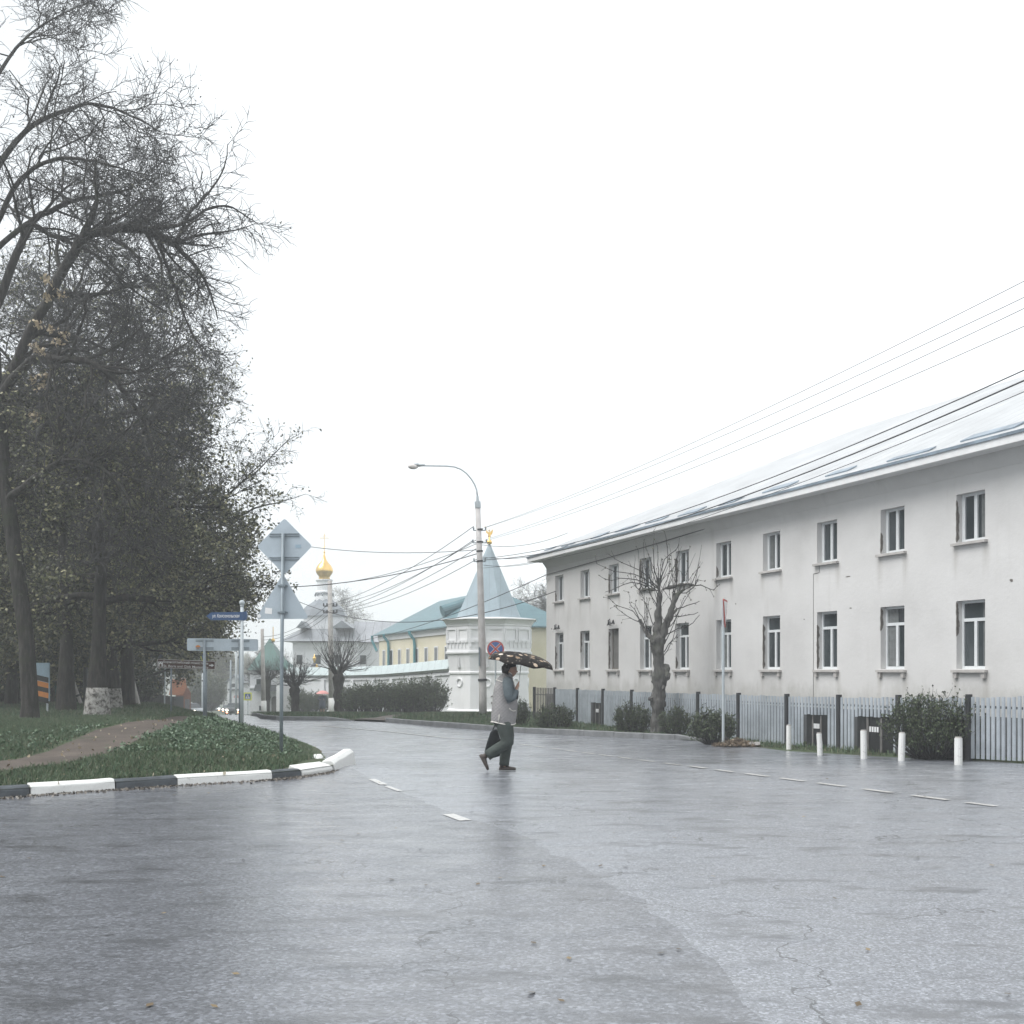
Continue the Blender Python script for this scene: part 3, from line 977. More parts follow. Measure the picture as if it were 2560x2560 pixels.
# twisted lamp brackets above two lower windows
for u in (wu[0], wu[2]):
    b = MB()
    b.tube([(u-.35, -.02, 3.22), (u-.2, -.12, 3.36), (u, -.14, 3.26), (u+.22, -.16, 3.24), (u+.33, -.18, 3.34), (u+.36, -.16, 3.2)], .028, 6)
    b.tube([(u-.3, -.02, 3.42), (u-.22, -.1, 3.3), (u-.28, -.12, 3.18)], .02, 6)
    b.build('wall_bracket', M['metal_dark'], house)
# crack line of the render and the drop pipe seam
b = MB()
for (u, pts) in ((18.0, [(18.25, 4.3), (18.25, 4.1), (18.0, 4.08), (18.0, .5)]),):
    for (a, c) in zip(pts, pts[1:]):
        b.tube([(a[0], -.004, a[1]), (c[0], -.004, c[1])], .008, 4)
b.build('render_joint', M['boards'], house)
# roof: hipped, overhanging eaves with fascia and drip edge
OV = .62
ze, zr = ZT+.20, 10.45
rl = 9.2
rf = MB()
e = [(-OV,-OV,ze),(UL+OV,-OV,ze),(UL+OV,UD+OV,ze),(-OV,UD+OV,ze)]
rf.add(e+[(rl, UD/2, zr), (UL-rl, UD/2, zr)], [(0,1,5,4),(1,2,5),(2,3,4,5),(3,0,4)])
roof = rf.build('roof', M['roof_pale'], house)
fb = MB()
fb.bx(-OV, UL+OV, -OV+.002, -OV+.03, ZT-.02, ze-.06)
fb.bx(-OV+.002, -OV+.03, -OV+.03, UD+OV, ZT-.02, ze-.06)
fb.add([(-OV,-OV+.03,ZT-.018),(UL+OV,-OV+.03,ZT-.018),(UL+OV,.0,ZT+.004),(-OV,.0,ZT+.004)], [(0,1,2,3)])
fb.add([(-OV+.03,0,ZT-.018),(0,0,ZT-.018),(0,UD,ZT-.018),(-OV+.03,UD,ZT-.018)], [(0,1,2,3)])
fb.build('fascia', M['trim_white'], roof)
db = MB()
db.bx(-OV-.03, UL+OV, -OV-.03, -OV+.0, ze-.06, ze+.005)
db.bx(-OV-.03, -OV, -OV, UD+OV, ze-.06, ze+.005)
db.build('drip_edge', M['roof_edge'], roof)
# loose boards and bare patches along the roof edge
rng = random.Random(3)
sl = (zr-ze)/(UD/2+OV)
u = .4
while u < UL:
    L = rng.uniform(.5, 1.5); v0 = rng.uniform(.12, .38)-OV+.08; wv = rng.uniform(.12, .4)
    za = ze+(v0+OV)*sl+.035; zb = ze+(v0+wv+OV)*sl+.05
    pb = MB(); pb.prism([(u, v0, za), (u+L, v0, za), (u+L+.06, v0+wv, zb), (u+.08, v0+wv, zb)], (0, 0, -.03))
    pb.build('snow_guard', M['roof_edge'], roof)
    u += L + rng.uniform(.6, 1.7)
# corrugated fence before the house (same local frame)
fence = thing('corrugated_fence', BC+Vector((0,0,0)), BRZ, 'low blue grey corrugated sheet fence with dark posts along the house', 'fence')
FY = -1.17
px_posts = [1337, 1388, 1445, 1509, 1581, 1660, 1747, 1848, 1969, 2099, 2248, 2424]
def fence_u(px):
    # ray against the line y_local = FY
    dx = (px-CX)/F
    nrm = Vector((.9317, .3633, 0))     # inward
    o_ = BC + nrm*FY
    Y = (o_.x*nrm.x+o_.y*nrm.y)/(dx*nrm.x+nrm.y)
    P = Vector((dx*Y, Y, 0))
    return (P-BC).dot(EX), Y
up = [fence_u(p)[0] for p in px_posts]
du = up[-1]-up[-2]
up += [up[-1]+du, up[-1]+2*du]
gap_holes = {2: (.55, .95), 8: (.35, .78), 9: (.28, .9), 10: (.7, .98)}
def zg(u):
    P = BC + EX*u + Vector((.9317, .3633, 0))*FY
    return g(P.y)+.03
rngf = random.Random(6)
for i in range(len(up)-1):
    u0, u1 = up[i]+.045, up[i+1]-.045
    mb = MB()
    pitch = .128 if i > 0 else .16
    k = max(2, int((u1-u0)/pitch)); st = (u1-u0)/k
    if i == 0:     # open slats past the house corner
        for j in range(k):
            a = u0+j*st
            mb.bx(a+.02, a+.075, FY-.012, FY+.012, zg(a)+.04, zg(a)+1.29)
        mb.bx(u0, u1, FY+.014, FY+.045, zg(u0)+.25, zg(u0)+.29); mb.bx(u0, u1, FY+.014, FY+.045, zg(u0)+1.0, zg(u0)+1.04)
        mb.build('panel', M['boards'], fence)
    else:
        hole = gap_holes.get(i)
        for j in range(k):
            a = u0+j*st
            f_ = (j+.5)/k
            zb = zg(a)+.02; zt = zg(a)+1.26+rngf.uniform(-.014, .012); a = a+rngf.uniform(-.006, .006)
            if hole and hole[0] <= f_ <= hole[1]:
                zb = zt-.44
            w_ = st*.72
            pr = [(a+.004, FY, zb), (a+.018, FY-.022, zb), (a+w_-.014, FY-.022, zb), (a+w_, FY, zb), (a+w_-.016, FY-.019, zb), (a+.02, FY-.019, zb)]
            mb.prism(pr, (0, 0, zt-zb))
        pn_ = mb.build('panel', M['fence_metal'], fence)
        rb = MB(); rb.bx(u0, u1, FY+.002, FY+.035, zg(u0)+1.05, zg(u0)+1.10)
        if not hole: rb.bx(u0, u1, FY+.002, FY+.035, zg(u0)+.22, zg(u0)+.27)
        rb.build('rail', M['metal_dark'], pn_)
        if hole:
            ha, hb2_ = u0+(u1-u0)*hole[0], u0+(u1-u0)*hole[1]
            z_ = zg(ha)
            hb3_ = MB(); hb3_.bx(ha, hb2_, FY+.04, FY+.07, z_-.05, z_+1.0); ht_ = hb3_.build('dark_backing', M['black'], fence)  # black board stands in for the dark basement opening behind the gap
            hb3_ = MB(); hb3_.bx(ha+.28*(hb2_-ha), ha+.34*(hb2_-ha), FY+.02, FY+.038, z_, z_+.8); hb3_.bx(ha+.66*(hb2_-ha), ha+.72*(hb2_-ha), FY+.02, FY+.038, z_, z_+.8); hb3_.build('jamb', M['boards'], ht_)
            hb3_ = MB()
            for q_ in range(4):
                x_ = ha+(.37+.07*q_)*(hb2_-ha); hb3_.bx(x_, x_+.04*(hb2_-ha), FY+.015, FY+.036, z_+.48, z_+.6)
            hb3_.build('white_marks', M['white'], ht_)
for i, u in enumerate(up):
    b = MB(); z_ = zg(u)
    b.bx(u-.045, u+.045, FY-.07, FY+.03, z_-.3, z_+1.32)
    b.build('post', M['metal_dark'], fence)

# ------------------------------------------------------------------ monastery corner tower
TY = 74.0
ts = F/71.0
TX = (1221-CX)/ts
def tz(py): return EYE+(HY-py)/ts
tower = thing('corner_tower', (TX, TY, 0), 0, 'white octagonal corner tower under a tall blue teal cone roof', 'tower')
a8 = R(-90+20)          # one edge a little right of the middle, towards the camera
cor = 1/math.cos(R(22.5))
zb = tz(1800)
rU, rM, rL = 3.0*1.02, 2.86, 2.98
b = MB()
b.lathe([(rL+.08, zb-1.5), (rL+.08, tz(1778)), (rL-.06, tz(1774)), (rM-.04, tz(1686)), (rM+.06, tz(1684)), (rM+.06, tz(1680)), (rM, tz(1678)), (rU-.06, tz(1634)), (rU+.07, tz(1633)), (rU+.07, tz(1628)), (rU-.02, tz(1627)),
         (rU-.02, tz(1564)), (rU+.03, tz(1563)), (rU+.03, tz(1559)), (rU+.30, tz(1546)), (rU+.30, tz(1545))], n=8, a0=a8)
twb = b
face_a = [a8+R(22.5)+R(45)*k for k in range(8)]
apo = math.cos(R(22.5))
nb_, sb, mb_, db_ = twb, MB(), MB(), twb
def on_face(fa, r, off, z):
    n_ = Vector((math.cos(fa), math.sin(fa), 0)); t_ = Vector((-math.sin(fa), math.cos(fa), 0))
    return n_*(r*apo) + t_*off + Vector((0, 0, z))
for fa in face_a:
    # raised frames around two sunken panels, dentils, slit niches and ring medallions
    for cx_ in (-.58, .58):
        z0, z1 = tz(1598), tz(1573)
        for (o0, o1, q0, q1) in ((cx_-.42, cx_+.42, z1, z1+.1), (cx_-.42, cx_+.42, z0-.1, z0), (cx_-.5, cx_-.42, z0-.1, z1+.1), (cx_+.42, cx_+.5, z0-.1, z1+.1)):
            c = on_face(fa, rU, (o0+o1)/2, (q0+q1)/2)
            nb_.box(c, (.10, o1-o0, q1-q0), rz=fa)
    for k in range(6):
        c = on_face(fa, rU, -.92+k*.37, tz(1609))
        z_ = tz(1609)
        nb_.box(on_face(fa, rU, -.92+k*.37, tz(1604)), (.12, .30, .10), rz=fa)
        nb_.box(on_face(fa, rU, -.92+k*.37-.12, tz(1612)), (.09, .07, .34), rz=fa)
    for k in range(11):
        db_.box(on_face(fa, rU, -1.05+k*.21, tz(1554)), (.16, .1, .22), rz=fa)
    # arched slit
    pts = []
    for k in range(9):
        w = math.pi*k/8
        pts.append((math.cos(w)*.13, .36+math.sin(w)*.13))
    pts += [(-.13, -.36), (.13, -.36)]
    n_ = Vector((math.cos(fa), math.sin(fa), 0)); t_ = Vector((-math.sin(fa), math.cos(fa), 0))
    P3 = [on_face(fa, rM+.14, x, tz(1655)+y) for x, y in pts]
    sb.prism(P3, n_*-.2)
    ring = [on_face(fa, rM+.02, math.cos(2*math.pi*k/16)*.27, tz(1707)+math.sin(2*math.pi*k/16)*.27) for k in range(17)]
    nb_.tube(ring, .055, 6, caps=False)
tw = twb.build('wall', M['white_wall'], tower)
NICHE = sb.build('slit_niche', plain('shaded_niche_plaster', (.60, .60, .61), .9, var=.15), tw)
rng = random.Random(4)
for (o_, py) in ((.5, 1742), (.95, 1741), (.2, 1752), (1.0, 1757)):
    c = on_face(face_a[7], rM+.1, o_-.6, tz(py))
    hb = MB(); hb.box(c, (.1, rng.uniform(.1, .22), rng.uniform(.06, .14)), rz=face_a[7], rx=.4); hb.build('plaster_chip', M['hole'], tw)
b = MB()
rc = 2.24*1.0
b.lathe([(rc*1.04, tz(1540.5)), (.07, tz(1347))], n=8, a0=a8)
tr = b.build('roof', M['roof_tower'], tower)
b = MB(); b.lathe([(rU+.42, tz(1547)), (rU+.40, tz(1544.5)), (rc*.9, tz(1539.5))], n=8, a0=a8, caps=False); b.build('ledge', M['trim_white'], tr)  # white colour stands in for sky reflected in the metal ledge
b = MB(); b.lathe([(rU+.41, tz(1543.2)), (rc+.5, tz(1536))], n=8, a0=a8, caps=False)
# pale flare on two sides
b = MB()
for k in (5, 6, 7, 0):
    pass
b.lathe([(.06, 0), (.16, .05), (.2, .16), (.13, .28), (.05, .34), (.03, .8)], (0, 0, tz(1348)), n=12)
fin = b.build('finial', M['gold'], tower, smooth=True)
zt_ = tz(1330)
b = MB()   # small gilded angel vane: body, wings, trumpet
b.loft([((0,0,zt_-.1), .04, .04), ((0,0,zt_+.25), .17, .08), ((.02,0,zt_+.6), .12, .07), ((.0,0,zt_+.75), .05, .05)], 10)
b.ball((0, 0, zt_+.85), .09, 10, 6)
b.prism([(.04, 0, zt_+.6), (.36, 0, zt_+1.0), (.42, 0, zt_+.75), (.28, 0, zt_+.4), (.08, 0, zt_+.35)], (0, .03, 0))
b.prism([(-.06, 0, zt_+.62), (-.38, 0, zt_+.98), (-.36, 0, zt_+.6), (-.1, 0, zt_+.38)], (0, .03, 0))
b.tube([(-.05, 0, zt_+.82), (-.35, 0, zt_+1.15), (-.5, 0, zt_+1.32)], [.015, .02, .05], 6)
av_ = b.build('angel_vane', M['gold'], fin, smooth=False); av_.scale = (.62, .62, .62); av_.location.z += .38*(zt_-.1)

# ------------------------------------------------------------------ monastery wall with a teal coping
mw = thing('monastery_wall', (-5.5, 80, 0), 0, 'long white monastery wall with pale teal sheet coping beside the tower', 'wall')
wl = [W(1128, 1672, 74.0), W(1050, 1679, 79.5), W(960, 1686, 86), W(860, 1689, 93), W(760, 1688, 97), W(715, 1687, 98.5)]
b, cpb, pl = MB(), MB(), MB()
for a, c in zip(wl, wl[1:]):
    d = Vector((c.x-a.x, c.y-a.y, 0)).normalized(); nn = Vector((-d.y, d.x, 0))
    if nn.y > 0: nn = -nn
    for (off0, off1, h0, h1) in ((0, -.6, -8, 0), (.10, -.7, -.42, -.24), (.16, -.76, -.13, 0.01)):
        vs = []
        for q_ in (a, c):
            z_ = q_.z
            zlo = (g(q_.y)-.6) if h0 == -8 else z_+h0
            vs += [(q_.x+nn.x*off0, q_.y+nn.y*off0, zlo), (q_.x+nn.x*off0, q_.y+nn.y*off0, z_+h1), (q_.x+nn.x*off1, q_.y+nn.y*off1, z_+h1), (q_.x+nn.x*off1, q_.y+nn.y*off1, zlo)]
        b.add(vs, [(0,4,5,1),(1,5,6,2),(2,6,7,3),(0,1,2,3),(7,6,5,4)])
    vs = []
    for q_ in (a, c):
        vs += [(q_.x+nn.x*.32, q_.y+nn.y*.32, q_.z+.0), (q_.x-nn.x*.3, q_.y-nn.y*.3, q_.z+.72), (q_.x-nn.x*.95, q_.y-nn.y*.95, q_.z+.02)]
    cpb.add(vs, [(0,3,4,1),(1,4,5,2),(0,1,2),(5,4,3),(0,2,5,3)])
    L = (c-a).length
    k = max(1, int(L/3.2))
    for i in range(k):
        q_ = a+(c-a)*((i+.5)/k)
        pl.box((q_.x+nn.x*.07, q_.y+nn.y*.07, (q_.z-.4+g(q_.y))/2), (.16, .5, q_.z-.4-g(q_.y)), rz=math.atan2(nn.y, nn.x))
b.build('wall_body', M['church_wall'], mw, world=True)
cpb.build('coping', seamed('pale_teal_coping', (.46, .53, .53), .55, .35), mw, world=True)
pl.build('buttress', M['church_wall'], mw, world=True)

# ------------------------------------------------------------------ yellow range with a teal hipped roof
def hip_house(name, A, B, depth, z0, ze_, zr_, wall, roofm, label, cat='building', over=.5, wins=(), wz=None, ww=.5, band=True, hips=(True, True)):
    """front from A to B (A is left as seen), local x along the front, y inward"""
    A = Vector((A[0], A[1], 0)); B = Vector((B[0], B[1], 0))
    d = B-A; L = d.length; rz = math.atan2(d.y, d.x)
    t = thing(name, A, rz, label, cat)
    b = MB(); b.bx(0, L, 0, depth, z0, ze_)
    w = b.build('wall', wall, t)
    b = MB()
    h0 = depth/2 if hips[0] else -over; h1 = depth/2 if hips[1] else -over
    zl = ze_+.06
    e_ = [(-over,-over,zl),(L+over,-over,zl),(L+over,depth+over,zl),(-over,depth+over,zl)]
    b.add(e_+[(h0, depth/2, zr_), (L-h1, depth/2, zr_)], [(0,1,5,4),(1,2,5),(2,3,4,5),(3,0,4)])
    b.add([(-over,-over,zl-.1),(L+over,-over,zl-.1),(L+over,depth+over,zl-.1),(-over,depth+over,zl-.1)]+[(p[0],p[1],zl-.002) for p in e_], [(0,3,2,1),(0,1,5,4),(1,2,6,5),(2,3,7,6),(3,0,4,7)])
    r = b.build('roof', roofm, t)
    if band:
        b = MB(); b.bx(-.12, L+.12, -.12, -.002, ze_-.55, ze_-.02); b.bx(-.12, -.002, -.002, depth, ze_-.55, ze_-.02); b.build('cornice', M['trim_white'], t)
    for u in wins:
        b = MB(); b.bx(u-ww/2-.12, u+ww/2+.12, -.06, -.004, wz[0]-.1, wz[1]+.1); f_ = b.build('window', M['trim_white'], t)
        b = MB(); b.bx(u-ww/2, u+ww/2, -.075, -.063, wz[0], wz[1]); b.build('pane', M['glass'], f_)
    return t, L, r
yA = (WX(948, 107), 107.0); yB = (WX(1150, 83.5), 83.5)
ybld, yL, yroof = hip_house('yellow_house', yA, yB, 9.5, -4, 4.95, 8.2, M['yellow_wall'], M['roof_teal'],
    'yellow walled house with a teal hipped roof behind the monastery wall', wins=[2.0+2.85*i for i in range(9)], wz=(.2, 3.4), ww=.75)
for u in (4.3, 13.2):
    b = MB(); b.tube([(u, -.62, 4.95), (u, -.62, 4.7), (u+.1, -.25, 4.2), (u+.12, -.2, 3.7), (u+.12, -.2, -.5)], .14, 8)
    b.build('downpipe', M['teal_paint'], ybld)
b = MB(); b.tube([(-.5, -.6, 4.95), (-.55, -.55, 4.4), (-.1, -.2, 3.4)], .13, 8); b.build('downpipe', M['teal_paint'], ybld)
b = MB(); b.lathe([(1.0, 0), (1.0, .02)], (0,0,0), n=8); 
b = MB()
b.tube([(17.5, 1.0, 6.45), (17.5, 3.4, 7.25)], .55, 10); b.build('dormer', M['roof_teal'], yroof)
b = MB(); b.bx(19.3, 20.2, 4.0, 4.9, 7, 9.5); b.bx(19.15, 20.35, 3.85, 5.05, 9.5, 9.7)
ch = b.build('chimney', M['white_wall'], yroof)
b = MB()
for dx in (0, .74):
    for dy in (0, .74): b.bx(19.35+dx, 19.46+dx, 4.05+dy, 4.16+dy, 9.702, 10.25)
b.bx(19.25, 20.25, 3.95, 4.95, 10.25, 10.4); b.bx(19.42, 20.08, 4.12, 4.78, 9.702, 9.85)
b.build('chimney_cap', M['roof_dark'], ch)
y2, _, _ = hip_house('yellow_house', (WX(1290, 92), 92.0), (WX(1420, 88), 88.0), 9, -4, 4.9, 7.4, M['yellow_wall'], M['roof_teal'],
    'yellow house wing in the gap between the tower and the cream house', wins=[1.0, 3.6], wz=(.3, 2.6), ww=.6)
b = MB(); b.bx(-.1, 4.8, -.16, -.125, 4.85, 5.02); b.build('gutter', M['teal_paint'], y2)
b = MB(); b.bx(0, 4.6, -.35, -.02, .1, 1.1); b.build('lean_to_roof', M['roof_green'], y2)

# ------------------------------------------------------------------ church behind the wall
cs = F/130.0
def cz(py): return EYE+(HY-py)/cs
def cx(px): return (px-CX)/cs
church = thing('church', (cx(800), 133, 0), 0, 'white church with a gilded onion dome on a tall white drum', 'church')
def lx(px): return cx(px)-cx(800)
b = MB(); b.bx(lx(738), lx(895), -4.5, 6, -6, cz(1606)); b.bx(lx(742), lx(870), -4.58, -4.502, cz(1622), cz(1607))
b.bx(lx(895), lx(1030), -2.0, 5, -6, cz(1606))
cw = b.build('wall', M['church_wall'], church)
b = MB()
zz = cz(1604)
# low hipped roof of the main block
x0, x1, y0, y1 = lx(708), lx(903), -5.3, 6.8
b.add([(x0,y0,zz),(x1,y0,zz),(x1,y1,zz),(x0,y1,zz),(lx(775),-.8,cz(1556)),(lx(868),-.8,cz(1556)),(lx(868),2,cz(1556)),(lx(775),2,cz(1556))], [(0,1,5,4),(1,2,6,5),(2,3,7,6),(3,0,4,7),(4,5,6,7),(0,3,2,1)])
b.build('roof', M['roof_grey'], church)
b = MB()
x0, x1 = lx(880), lx(1040)
b.add([(x0,-2.6,zz-.05),(x1,-2.6,zz-.05),(x1,5.6,zz-.05),(x0,5.6,zz-.05),(lx(872),1.5,cz(1549)),(x1-1.5,1.5,cz(1551))], [(0,1,5,4),(1,2,5),(2,3,4,5),(3,0,4),(0,3,2,1)])
b.build('nave_roof', seamed('nave_ribbed_roof', (.32, .33, .355), 1.0, .35, dark=.55), church)
b = MB()
for (pa, pb_, pt) in ((748, 776, 1557), (836, 886, 1556)):
    q_ = [(lx(pa), -5.0, cz(1571)), (lx((pa+pb_)/2), -5.0, cz(pt-3)), (lx(pb_), -5.0, cz(1571))]
    b.prism(q_, (0, 4.2, 0))
b.build('gablet', M['dome_grey'], church)
rD = 53/cs
b = MB(); b.lathe([(rD, cz(1572)), (rD, cz(1541)), (rD+.15, cz(1540)), (rD+.15, cz(1537))], n=8, a0=R(22.5)); b.build('lower_drum', M['church_wall'], church)
b = MB(); b.lathe([(62/cs, cz(1538.5)), (60.5/cs, cz(1535)), (55/cs, cz(1522)), (46/cs, cz(1512)), (33/cs, cz(1504)), (26/cs, cz(1499)), (24/cs, cz(1495))], n=8, a0=R(22.5)); b.build('dome', M['dome_grey'], church)
b = MB()
b.lathe([(24/cs, cz(1502)), (24/cs, cz(1490)), (21/cs, cz(1489)), (21/cs, cz(1479)), (23/cs, cz(1478)), (23/cs, cz(1475)), (19/cs, cz(1473)), (19/cs, cz(1450)), (22/cs, cz(1447)), (22/cs, cz(1444)), (12/cs, cz(1443))], n=16)
dr = b.build('drum', M['church_wall'], church)
b = MB()
for k in range(10):
    a = 2*math.pi*k/10
    ring = [(math.cos(a)*22.5/cs + -math.sin(a)*math.cos(math.pi*j/8)*.36, math.sin(a)*22.5/cs + math.cos(a)*math.cos(math.pi*j/8)*.36, cz(1487)+math.sin(math.pi*j/8)*.36) for j in range(9)]
    b.tube(ring, .07, 5)
b.build('arcature', M['dome_grey'], dr)
b = MB()
onion = [(13, 1444), (14.5, 1441), (13.5, 1437), (18, 1431), (21.5, 1425), (22, 1420), (20.5, 1414), (16.5, 1407), (11, 1401), (6.5, 1395), (3.5, 1388), (2, 1380), (1.2, 1376)]
b.lathe([(r/cs, cz(y)) for r, y in onion], n=28)
b.ball((0, 0, cz(1374)), 2.6/cs, 12, 8)
on = b.build('onion_dome', M['gold'], church, smooth=True)
b = MB()
b.tube([(0,0,cz(1374)), (0,0,cz(1326))], .035, 6); b.tube([(lx(788),0,cz(1337.5)), (lx(812),0,cz(1337.5))], .035, 6)
b.tube([(lx(795.5),0,cz(1361.5)), (lx(805),0,cz(1359))], .03, 6); b.tube([(lx(796),0,cz(1332)), (lx(804),0,cz(1332))], .03, 6)
b.build('cross', M['gold'], on)
b = MB()   # second, small dome seen half behind the drum
b.lathe([(7/cs, cz(1504)), (7/cs, cz(1498)), (9/cs, cz(1494)), (9/cs, cz(1490)), (5/cs, cz(1486)), (1.5/cs, cz(1480)), (.5/cs, cz(1470))], (lx(775), 2.5, 0), n=16)
b.build('small_dome', M['gold'], church, smooth=True)
b = MB()
for px in (755, 800, 850, 905, 960, 1005):
    yy = -4.56 if px < 895 else -2.06
    b.bx(lx(px)-.35, lx(px)+.35, yy, yy+.05, cz(1660), cz(1638))
b.build('window', M['glass'], church)

# white gate wall and tent-roofed gate house at the far left end
gs = F/100.0
def gx(px): return (px-CX)/gs
def gz(py): return EYE+(HY-py)/gs
gate = thing('gate_house', (gx(660), 103, 0), 0, 'white gate house with a steep dark green tent roof behind the signposts', 'gate house')
def gl_(px): return gx(px)-gx(660)
b = MB(); b.bx(gl_(613), gl_(708), -1.2, 3.0, -5, gz(1677)); b.bx(gl_(610), gl_(711), -1.35, -1.202, gz(1684), gz(1678)); b.bx(gl_(610), gl_(711), -1.35, -1.202, gz(1722), gz(1719))
gw = b.build('wall', M['church_wall'], gate)
b = MB(); z0 = gz(1675.5)
x0, x1 = gl_(609), gl_(701)
b.add([(x0,-1.7,z0),(x1,-1.7,z0),(x1,3.3,z0),(x0,3.3,z0),(gl_(652),.8,gz(1592))], [(0,1,4),(1,2,4),(2,3,4),(3,0,4),(0,3,2,1)])
b.build('roof', M['roof_green'], gate)
b = MB(); b.add([(gl_(676),-1.9,z0+.05),(gl_(722),-1.9,z0+.05),(gl_(722),2,z0+.05),(gl_(676),2,z0+.05),(gl_(700),0,gz(1650))], [(0,1,4),(1,2,4),(2,3,4),(3,0,4),(0,3,2,1)]); b.build('side_roof', M['roof_green'], gate)
b = MB(); b.tube([(0,.8,gz(1600)), (0,.8,gz(1563))], .04, 6); b.ball((0,.8,gz(1598)), .2, 10, 6); b.build('finial', M['gold'], gate)
b = MB(); b.prism([(gl_(630), -1.36, gz(1728)), (gl_(701), -1.36, gz(1728)), (gl_(699), -1.36, gz(1712)), (gl_(634), -1.36, gz(1712))], (0, -1.0, 0)); b.build('canopy', M['roof_dark'], gate)
b = MB(); b.bx(gl_(630), gl_(641), -1.28, -1.204, gz(1715), gz(1698)); b.bx(gl_(637), gl_(643), -1.28, -1.204, gz(1778), gz(1766)); b.build('window', M['glass'], gate)
def arch(cx_, w_, z0_, z1_, y):
    pts = [(cx_-w_/2, y, z0_), (cx_+w_/2, y, z0_), (cx_+w_/2, y, z1_-w_/2)]
    for k in range(1, 8):
        a = math.pi*k/8
        pts.append((cx_+math.cos(a)*w_/2, y, z1_-w_/2+math.sin(a)*w_/2))
    pts.append((cx_-w_/2, y, z1_-w_/2))
    return pts
b = MB(); b.prism(arch(gl_(677), .62, gz(1800), gz(1742), -1.30), (0, .09, 0)); b.build('arched_door', M['boards'], gate)
wg = thing('arched_gateway', (gx(728), 97.5, 0), 0, 'white arched gateway pier between the gate house and the pollard tree', 'gateway')
b = MB(); b.bx(-.75, .75, -.4, .4, -5, gz(1690)); b.bx(-.85, .85, -.5, -.402, gz(1697), gz(1690)); b.bx(-.9, .9, -.55, .5, gz(1690)+.002, gz(1684)); b.build('wall', M['white_wall'], wg)
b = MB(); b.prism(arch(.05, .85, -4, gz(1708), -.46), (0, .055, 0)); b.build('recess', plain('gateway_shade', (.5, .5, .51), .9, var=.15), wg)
chap = thing('gate_chapel', (gx(800), 99.5, 0), 0, 'small white gate chapel with green roof and a tiny gilded cupola below the church', 'chapel')
def hl(px): return gx(px)-gx(800)
b = MB(); b.bx(hl(748), hl(870), 0, 3, -5, gz(1688)); b.build('wall', M['church_wall'], chap)
b = MB(); b.add([(hl(738),-.4,gz(1689)),(hl(866),-.4,gz(1689)),(hl(866),3.3,gz(1689)),(hl(738),3.3,gz(1689)),(hl(772),1.2,gz(1672)),(hl(860),1.2,gz(1674))], [(0,1,5,4),(1,2,5),(2,3,4,5),(3,0,4),(0,3,2,1)]); b.build('roof', M['roof_green'], chap)
b = MB(); b.add([(hl(766),.4,gz(1676)),(hl(802),.4,gz(1676)),(hl(802),1.8,gz(1676)),(hl(766),1.8,gz(1676)),(hl(783),1.1,gz(1655))], [(0,1,4),(1,2,4),(2,3,4),(3,0,4)]); b.build('tent_roof', M['roof_dark'], chap)
b = MB(); b.lathe([(.1, gz(1657)), (.1, gz(1652)), (.17, gz(1648)), (.15, gz(1644)), (.04, gz(1640)), (.02, gz(1635))], (hl(783), 1.1, 0), n=14); b.lathe([(.09, gz(1671)), (.14, gz(1666)), (.03, gz(1660))], (hl(793), .3, 0), n=12); b.build('cupola', M['gold'], chap, smooth=True)

# small white gabled house and the brick shed far down the road
h2s = F/140.0
def far_house(name, px0, px1, Y, py_e, py_r, wall, roofm, label, depth=7, extra=None):
    s = F/Y
    x0, x1 = (px0-CX)/s, (px1-CX)/s
    t = thing(name, ((x0+x1)/2, Y, 0), 0, label, 'house')
    hw = (x1-x0)/2
    ze_ = EYE+(HY-py_e)/s; zr_ = EYE+(HY-py_r)/s
    b = MB(); b.prism([(-hw, 0, -9), (hw, 0, -9), (hw, 0, ze_), (0, 0, zr_-.12), (-hw, 0, ze_)], (0, depth, 0)); b.build('wall', wall, t)
    o_ = .35
    b = MB()
    b.prism([(-hw-o_, -o_, ze_-.25), (0, -o_, zr_), (hw+o_, -o_, ze_-.25), (hw+o_, -o_, ze_-.05), (0, -o_, zr_+.2), (-hw-o_, -o_, ze_-.05)], (0, depth+2*o_, 0)); b.build('roof', roofm, t)
    return t, s, hw
t, s, hw = far_house('gabled_house', 568, 604, 150, 1706, 1690, M['church_wall'], M['dome_grey'], 'small white gabled house far down the road behind the pole')
b = MB(); b.bx(-hw+.2, hw-.2, -.4, -.02, EYE+(HY-1726)/s, EYE+(HY-1722)/s); b.build('awning', M['roof_dark'], t)
b = MB(); b.bx(-.5, .4, -.05, -.005, EYE+(HY-1718)/s, EYE+(HY-1709)/s); b.build('window', M['glass'], t)
sh = thing('brick_shed', (WX(455, 108), 108, 0), R(17), 'red brick shed with a rusty orange roof behind the brown sign', 'shed')
ss = F/108
def sz(py): return EYE+(HY-py)/ss
b = MB(); b.prism([(-.6, 0, -6), (.85, 0, -6), (.85, 0, sz(1732)), (.35, 0, sz(1712)), (-.6, 0, sz(1716))], (0, 3.5, 0)); b.build('wall', M['brick_red'], sh)
b = MB(); b.prism([(-1.25, -.5, sz(1737)), (.12, -.5, sz(1738)), (.45, -.5, sz(1716)), (.32, -.5, sz(1697)), (-1.0, -.5, sz(1699))], (0, .3, 0)); b.prism([(-1.2, -.1, sz(1734)), (-1.0, -.1, sz(1699)), (.32, -.1, sz(1697)), (.45, -.1, sz(1716))], (0, 3.6, 0)); b.build('roof', M['roof_rust'], sh)
b = MB(); b.bx(.28, .74, -.06, -.004, -4.5, sz(1748)); b.build('door', M['boards'], sh)
b = MB(); b.bx(-.95, .15, -.06, -.004, -4.5, sz(1741)); b.build('garage_opening', M['black'], sh)

